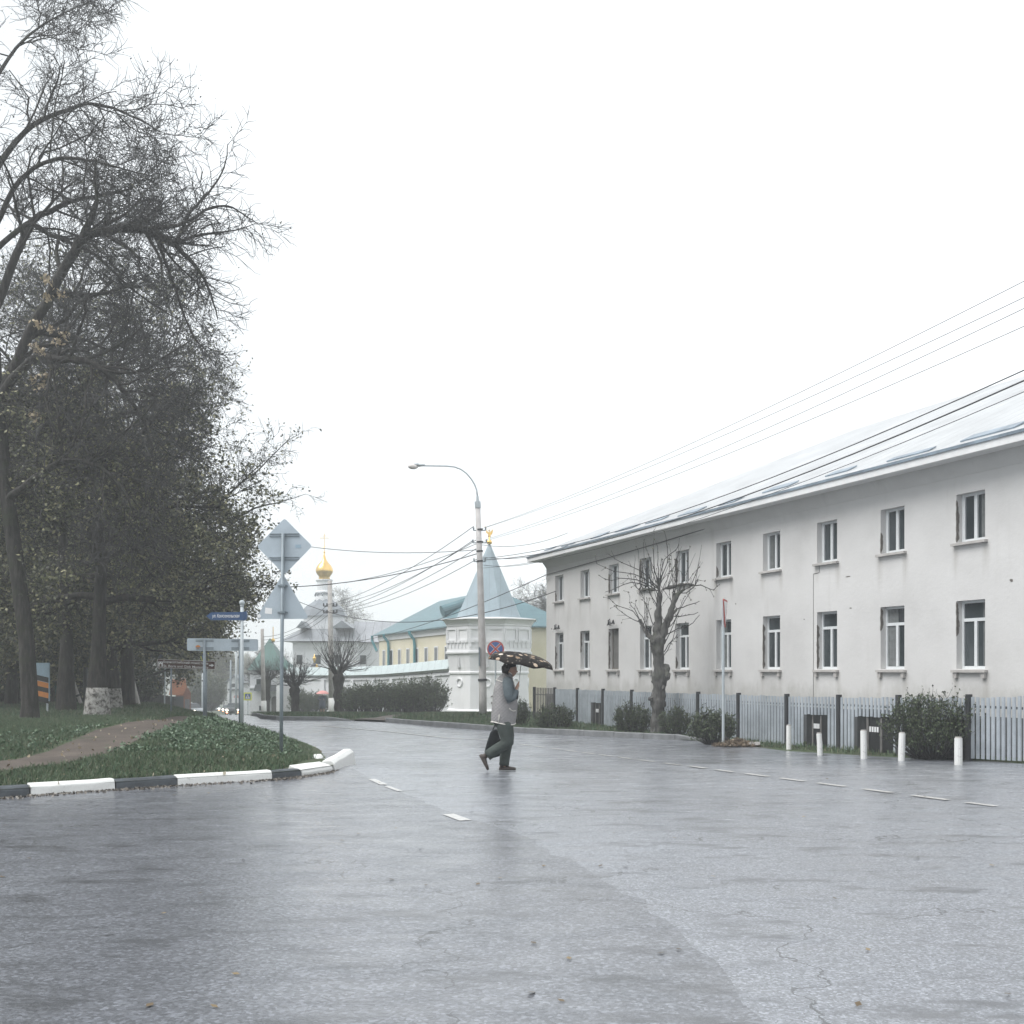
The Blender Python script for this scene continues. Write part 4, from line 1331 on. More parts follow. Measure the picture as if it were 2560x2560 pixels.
# fences on the left and the striped board
def plank_fence(name, P, Q, h, mat, label, step=.16, gap=.03, pale=None):
    P = Vector(P); Q = Vector(Q); d = Q-P; L = math.hypot(d.x, d.y)
    t = thing(name, P, math.atan2(d.y, d.x), label, 'fence')
    b = MB(); k = int(L/step); rng = random.Random(label)
    for i in range(k):
        z_ = d.z*i/k
        b.bx(i*step, (i+1)*step-gap, 0, .025, z_-.3, z_+h+rng.uniform(-.03, .03))
    b.build('boards', mat, t)
    b = MB()
    for zz in (.25, .8):
        b.prism([(0, .027, zz*h), (0, .07, zz*h), (0, .07, zz*h+.07), (0, .027, zz*h+.07)], (L, 0, d.z))
    b.build('rail', mat, t)
    b = MB()
    return t
plank_fence('picket_fence', (WX(70, 58), 58, vz1(WX(70,58), 58)), (WX(172, 58), 58, vz1(WX(172,58), 58)), 1.12, M['fence_green'], 'green picket fence between the striped board and the leaning pole', gap=.05)
plank_fence('board_fence', (WX(176, 60), 60, vz1(WX(176,60), 60)), (WX(352, 60), 60, vz1(WX(352,60), 60)), 1.2, M['fence_dark'], 'dark weathered board fence behind the whitewashed trunks', gap=.02)
plank_fence('board_fence', (WX(348, 84), 84, vz1(WX(348,84), 84)-.15), (WX(440, 84), 84, vz1(WX(440,84), 84)-.15), 1.45, M['fence_dark'], 'near black board fence beside the red brick shed', gap=.012)
st = thing('striped_board', W(104, 1772, 37), R(-8), 'tall pale blue board with orange and black slanting stripes beside the edge trunk', 'sign board')
st.location.z = vz1(st.location.x, 37)
k_ = 37/F
hb0 = (1772-1740)*k_; hb1 = (1772-1644)*k_
b = MB(); b.bx(-.30, .26, 0, .08, hb0, hb1); b.build('panel', M['pale_blue'], st)
for j, (pa, mt_) in enumerate(((1672, 'black'), (1686, 'orange'), (1699, 'black'), (1711, 'orange'), (1724, 'black'))):
    z_ = (1772-pa)*k_
    b = MB(); hh = 13*k_
    b.prism([(-.297, -.006-.001*j, z_), (.257, -.006-.001*j, z_-.12), (.257, -.006-.001*j, z_-.12-hh), (-.297, -.006-.001*j, z_-hh)], (0, .004, 0))
    b.build('stripe', M[mt_], st)
b = MB(); b.bx(-.25, -.2, .02, .07, -.2, hb0); b.bx(.16, .21, .02, .07, -.2, hb0); b.build('leg', M['pole_grey'], st)

# ------------------------------------------------------------------ signs and poles
def text_mesh(name, s, size, mat, parent, loc, rot, align='LEFT', shear=0.0, width=None):
    cu = bpy.data.curves.new(name, 'FONT')
    cu.body = s; cu.size = size; cu.align_x = align; cu.shear = shear; cu.extrude = .002; cu.resolution_u = 3
    cu.offset = size*.004
    o = bpy.data.objects.new(name, cu); C.objects.link(o)
    dg = bpy.context.evaluated_depsgraph_get()
    me = bpy.data.meshes.new_from_object(o.evaluated_get(dg))
    bpy.data.objects.remove(o); bpy.data.curves.remove(cu)
    if width and len(me.vertices):
        xs_ = [v_.co.x for v_ in me.vertices]; w0 = max(xs_)-min(xs_); x0_ = min(xs_)
        for v_ in me.vertices: v_.co.x = (v_.co.x-x0_)*width/w0
    me.materials.clear()
    ob = link_mesh(name, me, mat, parent)
    ob.location = loc; ob.rotation_euler = rot
    return ob
FRONT = (R(90), 0, 0)

def rounded(pts, r, k=5):
    out = []
    n_ = len(pts)
    for i in range(n_):
        p0, p1, p2 = Vector(pts[i-1]), Vector(pts[i]), Vector(pts[(i+1) % n_])
        a = (p0-p1).normalized(); c = (p2-p1).normalized()
        h = a.angle(c)/2
        L = r/math.tan(h)
        s0 = p1+a*L; s1 = p1+c*L
        for j in range(k+1):
            t_ = j/k
            out.append((1-t_)**2*s0 + 2*t_*(1-t_)*p1 + t_*t_*s1)
    return out
def plate(mb, pts, r, y, th):
    P = [(q.x, y, q.y) for q in rounded([(a, c) for a, c in pts], r)]
    mb.prism(P, (0, th, 0))

# priority diamond and give-way triangle seen from behind
Yd = F/140
sg = thing('sign_post', W(703, 1853, Yd), R(-4), 'grey post with a diamond over a triangle sign, both seen from behind', 'road sign')
sg.location.z = vz1(sg.location.x, Yd)-.02
zd = sg.location.z
def rz_(py): return WZ(py, Yd)-zd
lean = .035
b = MB(); b.tube([(0, 0, -.3), (.005, 0, 1.2), (lean, 0, rz_(1334))], .033, 12); b.build('pole', M['galv_dark'], sg, smooth=True)
cxd = (709-703)/140
b = MB(); zc_ = rz_(1365); hd = .505
plate(b, [(cxd-hd, zc_), (cxd, zc_-hd), (cxd+hd, zc_), (cxd, zc_+hd)], .055, .06, .004)
dp = b.build('diamond_plate', M['galv'], sg)
b = MB()
for py in (1334, 1393):
    for dz in (0, .042):
        b.bx(cxd-.27, cxd+.27, .042, .058, rz_(py)-dz-.008, rz_(py)-dz+.008)
b.build('bracket', M['galv_dark'], dp)
b = MB(); b.bx(cxd+.2, cxd+.30, .056, .0595, zc_-.03, zc_+.03); b.build('sticker', M['pale_blue'], dp)
cxt = (705-703)/140
b = MB(); hb_, ht = rz_(1547), rz_(1436)
plate(b, [(cxt-.50, hb_), (cxt+.48, hb_), (cxt, ht+.02)], .05, .06, .004)
tp = b.build('triangle_plate', M['galv'], sg)
for py in (1464, 1531):
    b = MB(); b.lathe([(.05, rz_(py)-.02), (.05, rz_(py)+.02)], (lean*.8, 0, 0), n=10); b.bx(cxt-.09, cxt+.09, .035, .058, rz_(py)-.015, rz_(py)+.015); b.build('bracket', M['galv_dark'], tp)
b = MB(); b.prism([(cxt-.33, .0565, hb_+.10), (cxt-.20, .0565, hb_+.085), (cxt-.195, .0565, hb_+.19), (cxt-.32, .0565, hb_+.205)], (0, .003, 0)); b.prism([(cxt-.435+.035*math.cos(k*.7), .0565, hb_+.055+.035*math.sin(k*.7)) for k in range(9)], (0, .003, 0)); b.build('sticker', M['white'], tp)

# blue arrow street sign
Yb = 27.0; sb_ = F/Yb
bs = thing('street_sign', W(605, 1806, Yb), 0, 'pale ball topped post with a dark blue arrow street name sign', 'street sign')
bs.location.z = vz1(bs.location.x, Yb)-.02
def bz(py): return WZ(py, Yb)-bs.location.z
b = MB(); b.tube([(0,0,-.3), (0,0,bz(1512))], .042, 12); b.tube([(0,0,bz(1516)), (0,0,bz(1513))], .052, 12); b.build('pole', M['pole_grey'], bs, smooth=True)
b = MB(); b.ball((0,0,bz(1507)), .07, 14, 10); b.build('ball_top', M['pole_grey'], bs, smooth=True)
b = MB()
P = [(-.885, bz(1540.5)), (-.76, bz(1531)), (.05, bz(1530)), (.05, bz(1551)), (-.76, bz(1550.5))]
b.prism([(x, -.05, z) for x, z in P][::-1], (0, .02, 0))
sgn = b.build('sign_plate', M['blue_sign'], bs)
b = MB(); b.prism([(.052, -.07, bz(1552)), (.11, -.03, bz(1548.5)), (.125, -.02, bz(1538)), (.11, -.03, bz(1528)), (.052, -.07, bz(1530))], (0, .1, 0)); b.build('end_cap', M['blue_sign'], sgn)
text_mesh('lettering', 'ул. Комсомольская', .115, M['white'], sgn, (-.73, -.0525, bz(1544)), FRONT, width=.68, shear=.15)

# grey direction board seen from behind on two posts
Yg = F/88
gs_ = thing('direction_board', W(511, 1805, Yg), R(3), 'long grey direction board seen from behind on two grey posts', 'road sign')
gs_.location.z = vz1(gs_.location.x, Yg)-.02
def gzz(py): return WZ(py, Yg)-gs_.location.z
def gxx(px): return (px-511)*Yg/F
b = MB(); plate(b, [(gxx(467), gzz(1626.5)), (gxx(643), gzz(1627.5)), (gxx(643), gzz(1597.5)), (gxx(467), gzz(1595.5))], .05, .05, .02)
gp = b.build('plate', M['galv'], gs_)
for px in (511, 599):
    b = MB(); b.tube([(gxx(px), 0, -.6), (gxx(px), 0, gzz(1598))], .042, 10); b.build('post', M['galv_dark'], gs_, smooth=True)
b = MB()
for px in (511, 599):
    for py in (1600, 1603.5, 1619, 1622.5):
        b.bx(gxx(px)-.25, gxx(px)+.25, .036, .049, gzz(py)-.012, gzz(py)+.012)
b.build('bracket', M['galv_dark'], gp)
b = MB(); b.prism([(gxx(494)+.07*math.cos(k*.7), .046, gzz(1617)+.05*math.sin(k*.7)) for k in range(9)], (0, .003, 0)); b.build('sticker', M['orange'], gp)

# brown monastery sign
Yn = F/72
ns = thing('monastery_sign', W(428, 1785, Yn), R(2), 'brown monastery direction sign with white lettering and arrow', 'direction sign')
ns.location.z = vz1(ns.location.x, Yn)-.02
def nz(py): return WZ(py, Yn)-ns.location.z
def nx_(px): return (px-428)*Yn/F
b = MB(); b.prism([(nx_(395), -.06, nz(1669.5)), (nx_(538), -.06, nz(1674)), (nx_(538), -.06, nz(1653)), (nx_(395), -.06, nz(1647.5))], (0, .03, 0))
nb2 = b.build('sign_plate', M['brown_sign'], ns)
for px in (428, 515):
    b = MB(); b.tube([(nx_(px), 0, -.5), (nx_(px), 0, nz(1653))], .032, 8); b.build('post', M['galv_dark'], ns, smooth=True)
b = MB()
tl = math.atan2(nz(1653)-nz(1647.5), nx_(538)-nx_(395))
for (p0, p1) in (((395.6, 1669.0), (537.4, 1673.4)), ((395.6, 1648.3), (537.4, 1653.6)), ((395.6, 1669), (395.6, 1648.3)), ((537.4, 1673.4), (537.4, 1653.6))):
    b.tube([(nx_(p0[0]), -.062, nz(p0[1])), (nx_(p1[0]), -.062, nz(p1[1]))], .005, 4)
# gate icon
b.bx(nx_(397.5), nx_(408.5), -.0635, -.0605, nz(1666.5), nz(1654))
# arrow
zc_ = nz(1663.5)
b.prism([(nx_(523), -.064, zc_-.02), (nx_(529), -.064, zc_-.02), (nx_(529), -.064, zc_-.055), (nx_(535.5), -.064, zc_), (nx_(529), -.064, zc_+.055), (nx_(529), -.064, zc_+.02), (nx_(523), -.064, zc_+.02)], (0, .0035, 0))
b.build('symbol', M['white'], nb2)
b = MB(); b.prism(arch(nx_(403), .07, nz(1666), nz(1659.5), -.0655), (0, .0025, 0)); b.bx(nx_(399.5), nx_(401.3), -.0655, -.063, nz(1657), nz(1655.2)); b.bx(nx_(404.7), nx_(406.5), -.0655, -.063, nz(1657), nz(1655.2)); b.build('symbol_detail', M['brown_sign'], nb2)
text_mesh('lettering', 'Борисоглебский монастырь', .112, M['white'], nb2, (nx_(410), -.0625, nz(1657.0)), (R(90), -tl*1.0, 0), width=(521-410)*Yn/F)
text_mesh('lettering', 'St. Boris and Gleb Monastery', .112, M['white'], nb2, (nx_(410), -.0625, nz(1667.0)), (R(90), -tl*1.0, 0), width=(521-410)*Yn/F)

# far triangle sign (from behind) on the left bank
Yt = 65.0
ft = thing('warning_sign', W(411, 1762, Yt), 0, 'pale thin post with a dark triangle sign seen from behind under the trees', 'road sign')
ft.location.z = vz1(ft.location.x, Yt)-.1
def fz(py): return WZ(py, Yt)-ft.location.z
b = MB(); b.tube([(0,0,-.3), (.05,0,fz(1615))], .045, 8); b.build('pole', M['pole_grey'], ft)
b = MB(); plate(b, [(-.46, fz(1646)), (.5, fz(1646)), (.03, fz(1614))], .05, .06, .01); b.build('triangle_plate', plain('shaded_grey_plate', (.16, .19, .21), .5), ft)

def crossing_sign(px, py, Y, base_py, size, label, twin=False):
    t = thing('crossing_sign', (WX(px, Y), Y, g(Y)), 0, label, 'road sign')
    zc = WZ(py, Y)-t.location.z
    b = MB(); b.tube([(0,.05,-.3), (0,.05,zc+size/2)], .035, 8); b.build('pole', M['pole_grey'], t)
    b = MB(); plate(b, [(-size/2, zc-size/2), (size/2, zc-size/2), (size/2, zc+size/2), (-size/2, zc+size/2)], .03, -.02, .02); p = b.build('yellow_board', M['yellow_sign'], t)
    q = size*.34
    b = MB(); b.bx(-q, q, -.028, -.022, zc-q, zc+q); bl = b.build('blue_panel', M['sign_blue2'], p)
    b = MB(); b.prism([(-q*.85, -.034, zc-q*.8), (q*.85, -.034, zc-q*.8), (0, -.034, zc+q*.85)], (0, .004, 0)); wt = b.build('white_triangle', M['white'], bl)
    b = MB()   # walking figure
    s_ = q*.55
    b.ball((s_*.1, -.038, zc+s_*.55), (s_*.2, .003, s_*.2), 8, 6)
    for a, c in (((.05, .35), (-.02, -.35)), ((-.02, -.3), (.45, -1.15)), ((-.02, -.3), (-.5, -1.15)), ((.05, .25), (.5, -.2)), ((.05, .25), (-.45, -.15))):
        b.tube([(a[0]*s_, -.038, zc+a[1]*s_), (c[0]*s_, -.038, zc+c[1]*s_)], s_*.13, 4, flat=1)
    b.build('walking_figure', M['black'], wt)
    return t
crossing_sign(619.5, 1741, 95, 1795, .70, 'yellow pedestrian crossing sign beside the white gate house wall')
crossing_sign(512, 1641, 78, 1790, .62, 'yellow pedestrian crossing sign half hidden behind the grey board post')
# small give-way triangle far on the right kerb
Yw = 120
t = thing('warning_sign', (WX(590.5, Yw), Yw, g(Yw)), 0, 'small pale triangle warning sign far beside the parked dark car', 'road sign')
zc = WZ(1744, Yw)-t.location.z
b = MB(); b.tube([(0,.05,-.3), (0,.05,zc+.3)], .05, 8); b.build('pole', M['pole_grey'], t)
b = MB(); plate(b, [(-.3, zc), (.3, zc), (0, zc+.52)], .05, -.02, .02); p = b.build('triangle_plate', M['red_sign'], t)
b = MB(); plate(b, [(-.2, zc+.05), (.2, zc+.05), (0, zc+.42)], .03, -.026, .004); b.build('triangle_face', M['white'], p)

# no stopping sign by the kerb behind the walker
Yp = F/61.0
t = thing('no_stopping_sign', (WX(1239, Yp), Yp, g(Yp)+.05), 0, 'round blue no stopping sign with a red rim and crossed red bars', 'road sign')
zc = WZ(1622.5, Yp)-t.location.z
rr = .35
def disc(mb, r, y, th, zc_, n=32): mb.prism([(r*math.cos(2*math.pi*k/n), y, zc_+r*math.sin(2*math.pi*k/n)) for k in range(n)], (0, th, 0))
b = MB(); b.tube([(0,.04,-.3), (0,.04,zc+.1)], .035, 10); b.build('pole', M['pole_grey'], t)
b = MB(); disc(b, rr, -.01, .02, zc); p = b.build('rim', M['red_sign'], t)
b = MB(); disc(b, rr*.83, -.016, .004, zc); f_ = b.build('face', M['sign_blue2'], p)
b = MB()
for s_ in (1, -1):
    c = Vector((0, -.022-.003*s_, zc)); w_ = .035
    b.box(c, (rr*1.64, .003, w_*1.9), ry=s_*R(45))
b.build('bar', M['red_sign'], f_)
b = MB()
for s_ in (1, -1):
    for o_ in (-1, 1):
        a = R(45)*s_
        off = Vector((math.sin(a), 0, math.cos(a)))*.042*o_
        b.box(Vector((0, -.0185-.001*s_, zc))+off, (rr*1.62, .002, .012), ry=a)
b.build('bar_edge', M['white'], f_)

# give-way sign seen edge-on, right
Yv = 27.6
t = thing('give_way_sign', (WX(1812, Yv), Yv, g(Yv)+.05), R(72), 'tall pale post with a white give way triangle seen nearly edge on', 'road sign')
def vz_(py): return WZ(py, Yv)-t.location.z
b = MB(); b.tube([(0,.04,-.3), (0,.04,vz_(1500))], .036, 10); b.build('pole', M['pole_grey'], t)
b = MB(); plate(b, [(-.12, vz_(1500)), (.36, vz_(1503)), (.12, vz_(1575))][::-1], .04, -.02, .02)
b = MB(); plate(b, [(-.45, vz_(1499)), (.0, vz_(1572)), (.45, vz_(1499))], .05, -.02, .02); p = b.build('triangle_plate', M['red_sign'], t)
b = MB(); plate(b, [(-.34, vz_(1504)), (.0, vz_(1562)), (.34, vz_(1504))], .03, -.026, .004); b.build('triangle_face', M['white'], p)

# white bollards in front of the fence
bol = [(1972, 1875, 1813, .0, 'tall white bollard post nearest the debris heap'), (2051, 1888, 1833, -.03, 'short tilted white bollard post, second from the debris heap'), (2160, 1897, 1826, -.01, 'white bollard post in the middle of the row of five'),
       (2253, 1902, 1832, .02, 'white bollard post in front of the bush edge'), (2396, 1912, 1844, .0, 'white bollard post standing before the middle of the large bush')]
for px, py, pt, tl_, lab in bol:
    Y = 24.
    for _ in range(40): Y = (EYE-g(Y))*F/(py-HY)
    h = (py-pt)*Y/F
    o_ = thing('bollard', (WX(px, Y), Y, g(Y)), 0, lab, 'bollard', 'white bollards along the road edge')
    b = MB(); r_ = .062 if px < 2100 else .068
    b.tube([(0,0,-.3), (tl_*.5,0,h*.5), (tl_,0,h-.01)], [r_, r_, r_*.97], 12)
    b.build('post', M['kerb_white'], o_, smooth=False)
    b = MB(); b.tube([(tl_,0,h-.008), (tl_,0,h+.012)], r_*.8, 12); b.build('cap', M['concrete'], o_)

# ------------------------------------------------------------------ street lamp and utility poles
YL = F/60.0
lamp = thing('street_lamp', (WX(1207, YL), YL, g(YL)+.05), 0, 'tall pale concrete street lamp with a curved arm leaning before the tower', 'street lamp')
lz0 = lamp.location.z
def lp(px, py): return ((px-1207)*YL/F, 0, WZ(py, YL)-lz0)
b = MB(); b.tube([lp(1207.5, 1800), lp(1207, 1740), lp(1205, 1600), lp(1200, 1420), lp(1194.5, 1268)], [.165, .16, .15, .125, .105], 14); b.build('pole', M['lamp_pole'], lamp, smooth=True)
b = MB(); b.tube([lp(1195, 1270), lp(1194, 1254)], .125, 12); b.tube([lp(1194, 1254), lp(1193.6, 1240)], [.07, .045], 10); cpl = b.build('pole_cap', M['pole_grey'], lamp)
arm = [(1193.6, 1242), (1192, 1226), (1187, 1212), (1178, 1197), (1166, 1183), (1152, 1173), (1136, 1167), (1115, 1165), (1080, 1164.5), (1056, 1164)]
b = MB(); b.tube([lp(*q) for q in arm], .03, 8); b.build('arm', M['pole_grey'], lamp, smooth=True)
b = MB(); b.tube([lp(1062, 1163), lp(1045, 1163)], [.07, .11], 10, flat=.6); b.tube([lp(1046, 1162), lp(1034, 1162)], [.11, .1], 10, flat=.6); hd_ = b.build('lamp_head', M['pole_grey'], lamp, smooth=True)
b = MB(); c = lp(1033, 1166); b.ball(c, (.22, .13, .12), 14, 8); b.build('lamp_glass', M['lamp_glass'], hd_, smooth=True)
b = MB()
for py in (1324, 1355, 1378, 1403): b.tube([lp(1199, py-2), lp(1199.3, py+2)], .14, 12)
b.tube([lp(1206.2, 1697), lp(1206.4, 1703)], .19, 12)
b.build('band', M['metal_dark'], lamp)
b = MB()
for py, w_ in ((1326, 15), (1357, 17), (1404, 14)):
    b.tube([lp(1199-w_, py), lp(1199+w_, py)], .022, 6)
    for sx_ in (-1, 1):
        b.tube([lp(1199+sx_*w_, py), lp(1199+sx_*w_, py-8)], .03, 6)
b.build('crossarm', M['galv_dark'], lamp)
b = MB(); b.tube([(lp(1198, 1540)[0], -.02, lp(1198, 1540)[2]), (lp(1202, 1800)[0], -.1, lp(1202, 1795)[2])], .03, 6); b.bx(lp(1197, 1)[0], lp(1200.5, 1)[0], -.22, -.14, lp(1, 1665)[2], lp(1, 1618)[2]); b.build('conduit', M['galv_dark'], lamp)

def pole(name, px0, py0, px1, py1, Y, r0, r1, mat, label, arms=(), cat='utility pole', base=None, zf=g, white=None):
    t = thing(name, (WX(px0, Y), Y, zf(Y) if base is None else base), 0, label, cat)
    b = MB(); z1_ = WZ(py1, Y)-t.location.z; dx = WX(px1, Y)-WX(px0, Y)
    b.tube([(0,0,-.4), (dx*.5, 0, z1_*.5), (dx, 0, z1_)], [r0, (r0+r1)/2, r1], 10)
    b.build('pole', mat, t, smooth=True)
    if white:
        b = MB(); zz = WZ(white, Y)-t.location.z; b.tube([(0,0,-.3), (dx*zz/z1_, 0, zz)], r0*1.08, 10); b.build('white_base', M['kerb_white'], t, smooth=True)
    if arms:
        b = MB()
        for py, w_ in arms:
            zz = WZ(py, Y)-t.location.z; xx = dx*zz/z1_
            b.tube([(xx-w_, 0, zz), (xx+w_, 0, zz)], .04, 6)
            for q_ in (-1, -.5, .5, 1):
                b.tube([(xx+w_*q_, 0, zz), (xx+w_*q_, 0, zz+.18)], .045, 6)
        b.build('crossarm', M['metal_dark'], t)
    return t
pole('utility_pole', 830, 1787, 824.5, 1452, 69, .2, .14, M['concrete'], 'pale concrete utility pole with two crossarms before the church', arms=((1515, .42), (1532, .42)), white=1745)
pole('utility_pole', 660, 1793, 655.5, 1572, 72, .17, .11, M['concrete'], 'concrete utility pole with a white foot before the dark green tent roof', white=1752)
pole('utility_pole', 576, 1790, 577, 1650, 130, .14, .11, M['galv_dark'], 'thin grey utility pole far down the road with small crossarms', arms=((1657, .5), (1668, .5), (1676, .5)))
pole('utility_pole', 590, 1792, 591, 1625, 100, .12, .1, M['pole_grey'], 'pale slender pole beside the blue street sign post')
pole('utility_pole', 506, 1790, 506.5, 1683, 125, .12, .1, M['pole_grey'], 'pale pole hidden behind the grey board post', cat='pole')
pole('guard_post', 544, 1757, 547, 1746, 330, .25, .25, M['kerb_white'], 'leaning white guard post at the far bend of the road', cat='post')
pole('guard_post', 563, 1763, 564, 1745, 300, .25, .25, M['kerb_white'], 'upright white guard post far down the road', cat='post')
# leaning braces on the left
def brace(p0, p1, Y, r, label, mat, band=None):
    x0 = WX(p0[0], Y); t = thing('leaning_pole', (x0, Y, vz1(x0, Y)), 0, label, 'pole')
    b = MB(); dx = WX(p1[0], Y)-x0; z1_ = WZ(p1[1], Y)-t.location.z
    b.tube([(-dx*.04, 0, -z1_*.04), (dx, 0, z1_)], [r, r*.85], 8); b.build('pole', mat, t)
    b = MB()
    for q in band or (.15, .5): b.tube([(dx*q, 0, z1_*q), (dx*(q+.05), 0, z1_*(q+.05))], r*1.12, 8)
    b.build('band', M['metal_dark'], t)
brace((345, 1764), (312, 1625), 50, .13, 'thick pale leaning pole with a black band right of the whitewashed trunks', M['concrete'], (.42, .78))
brace((203, 1768), (168, 1660), 52, .09, 'thin grey leaning pole left of the whitewashed trunks', M['concrete'], (.2,))
pole('dark_post', 214, 1768, 214, 1668, 48, .10, .10, M['metal_dark'], 'short black post beside the whitewashed trunk', cat='post', base=-.2)

# ------------------------------------------------------------------ overhead wires
def cable(p0, p1, sag, r, label, ext=0.0, group=None):
    r = r*1.15
    p0 = Vector(p0); p1 = Vector(p1)
    d = p1-p0
    p1 = p1 + d*ext
    k = 24; pts = []
    for i in range(k+1):
        t_ = i/k
        q_ = p0+(p1-p0)*t_
        q_.z -= sag*4*t_*(1-t_)
        pts.append(q_)
    b = MB(); b.tube(pts, r, 5)
    o_ = b.build('overhead_cable', M['wire'], smooth=True)
    return tag(o_, label, 'cable', group)
gA = 'thin upper wires running from the lamp pole over the cream house'
for (py0, pyE) in ((1318, 689), (1323, 727), (1349, 755), (1356, 797)):
    cable(W(1214 if py0 in (1318, 1349) else 1200, py0, YL), W(2483, pyE, 19.5), .5, .006, 'thin grey wire climbing from the lamp pole to the sky above the cream house', .35, gA)
cable(W(1208, 1396, YL), W(2483, 862, 18.5), .95, .010, 'thick black cable, upper of the pair crossing the pale roof', .3)
cable(W(1208, 1400, YL), W(2483, 877, 18.5), 1.05, .013, 'thick black cable sagging lowest of the close pair over the pale roof', .3)
cable(W(1208, 1420, YL), W(2483, 914, 18.5), .95, .0065, 'thin black cable below the thick pair over the pale roof', .3)
gB = 'thin wires fanning down from the lamp pole to the church side pole'
for (px0, py0, px1, py1) in ((1184, 1316, 818, 1512), (1190, 1350, 831, 1512), (1184, 1350, 818, 1529), (1190, 1372, 831, 1529), (1192, 1398, 836, 1531)):
    cable(W(px0, py0, YL), W(px1, py1, 69), .45, .012, 'thin wire fanning down from the lamp pole to the pole before the church', 0, gB)
gC = 'thin wires running left from the church side pole to the green roof'
for k in range(3):
    cable(W(818+6*k, 1513+8*k, 69), W(655, 1592+8*k, 72), .5, .012, 'thin wire dropping from the pole before the church to the green roof pole', 0, gC)
cable(W(560, 1325, 52), W(1199, 1374, YL), .5, .012, 'thin wire passing just above the gilded cross to the lamp pole', .0)
cable(W(380, 1442, 50), W(1197, 1383, YL), .9, .017, 'thick dark cable crossing the gilded onion dome to the lamp pole', .0)
cable(W(560, 1447, 60), W(1195, 1358, YL), 1.0, .011, 'thin wire rising beside the thick cable to the upper crossarm', .0)
cable(W(640, 1446, 66), W(1390, 1478, 43.8), 1.9, .016, 'long sagging cable from behind the triangle sign to the cream house', .0)
cable(W(846, 1610, 80), W(1366, 1437, 44.9), .5, .015, 'cable rising from the monastery wall past the cone roof to the cream house corner', .0)
ca = BC + EX*.05 + Vector((-.9317, -.3633, 0))*.05; cb_ = BC + EX*15.5 + Vector((-.9317, -.3633, 0))*.05
cable((ca.x, ca.y, WZ(1437, 45.3)), (cb_.x, cb_.y, 6.05), .05, .014, 'cable stapled along the plaster under the eaves of the cream house')
gD = 'faint wires between the lamp pole and the eaves of the cream house'
for (a, c) in ((1362, 1352), (1392, 1384), (1412, 1400)):
    cable(W(1204, a, YL), W(1420, c-20, 42), .25, .009, 'faint wire from the lamp pole to the near eaves of the cream house', 0, gD)

# ------------------------------------------------------------------ cars far down the road
def make_car(name, loc, rz, paint, label, lit=True):
    """x forward, low and rounded body; about 4.2 m long"""
    t = thing(name, loc, rz, label, 'car', 'cars far down the road')
    b = MB()
    side = [(-2.05, .35), (-2.1, .75), (-1.95, .92), (-1.1, .98), (1.0, .95), (1.85, .82), (2.08, .62), (2.08, .32), (1.6, .22), (-1.6, .22)]
    for k in range(1):
        b.prism([(x, -.84, z) for x, z in side], (0, 1.68, 0))
    b.add([(-1.5,-.78,.94),(.95,-.78,.94),(.95,.78,.94),(-1.5,.78,.94),(-1.0,-.6,1.42),(.2,-.6,1.42),(.2,.6,1.42),(-1.0,.6,1.42)], [(4,5,6,7)])
    bd = b.build('body', paint, t, bevel=.09)
    b = MB()
    b.add([(-1.5,-.78,.93),(1.0,-.78,.93),(1.0,.78,.93),(-1.5,.78,.93),(-1.0,-.6,1.41),(.2,-.6,1.41),(.2,.6,1.41),(-1.0,.6,1.41)], [(0,1,5,4),(1,2,6,5),(2,3,7,6),(3,0,4,7)])
    b.build('windows', M['glass'], t)
    b = MB(); b.bx(2.085, 2.1, -.45, .45, .38, .58); b.build('grille', M['black'], t)
    for sx_ in (-1.3, 1.3):
        for sy in (-1, 1):
            b = MB(); b.tube([(sx_, sy*.72, .32), (sx_, sy*.88, .32)], .32, 16); w_ = b.build('wheel', M['rubber'], t)
            b = MB(); b.tube([(sx_, sy*.8, .32), (sx_, sy*.89, .32)], .19, 10); b.build('rim', M['steel'], w_)
    for sy in (-1, 1):
        b = MB(); b.ball((2.0, sy*.62, .66), (.1, .17, .11), 10, 6); b.build('headlight', M['headlight'] if lit else M['frame_white'], t)
    for sy in (-1, 1):
        b = MB(); b.ball((2.07, sy*.6, .40), (.06, .13, .09), 10, 6); b.build('fog_light', M['indicator'] if lit else M['frame_white'], t)
    return t
def rd(px, Y): return (WX(px, Y), Y, g(Y)+.005)
make_car('car', rd(540, 205), R(-77), M['car_silver'], 'grey car with lit headlights driving towards us in mid road')
make_car('car', rd(568, 190), R(-78), M['car_dark'], 'dark car with lit headlights behind the parked one')
make_car('car', rd(584, 128), R(-80), M['car_dark'], 'dark parked car close behind the small triangle sign')
cpos = (WX(478, 112), 112, vz1(WX(478, 112), 112))
make_car('car', cpos, R(-48), M['car_silver'], 'pale silver car with glowing lights half hidden behind the grass bank')
make_car('car', (WX(436, 118), 118, vz1(WX(436, 118), 118)+.1), R(-10), M['car_dark'], 'dark car parked in front of the red brick shed', lit=False)

# ------------------------------------------------------------------ the walker with the umbrella
SW = 792.0
def wv(u, v, y=0.0): return Vector(((u-620)/SW, y, (1792-v)/SW))
Yw_ = F/164
walker = thing('person', (WX(1268.4, Yw_), Yw_, g(Yw_)+.003), 0, 'person in a quilted grey vest and dark green trousers striding across the wet road', 'person')

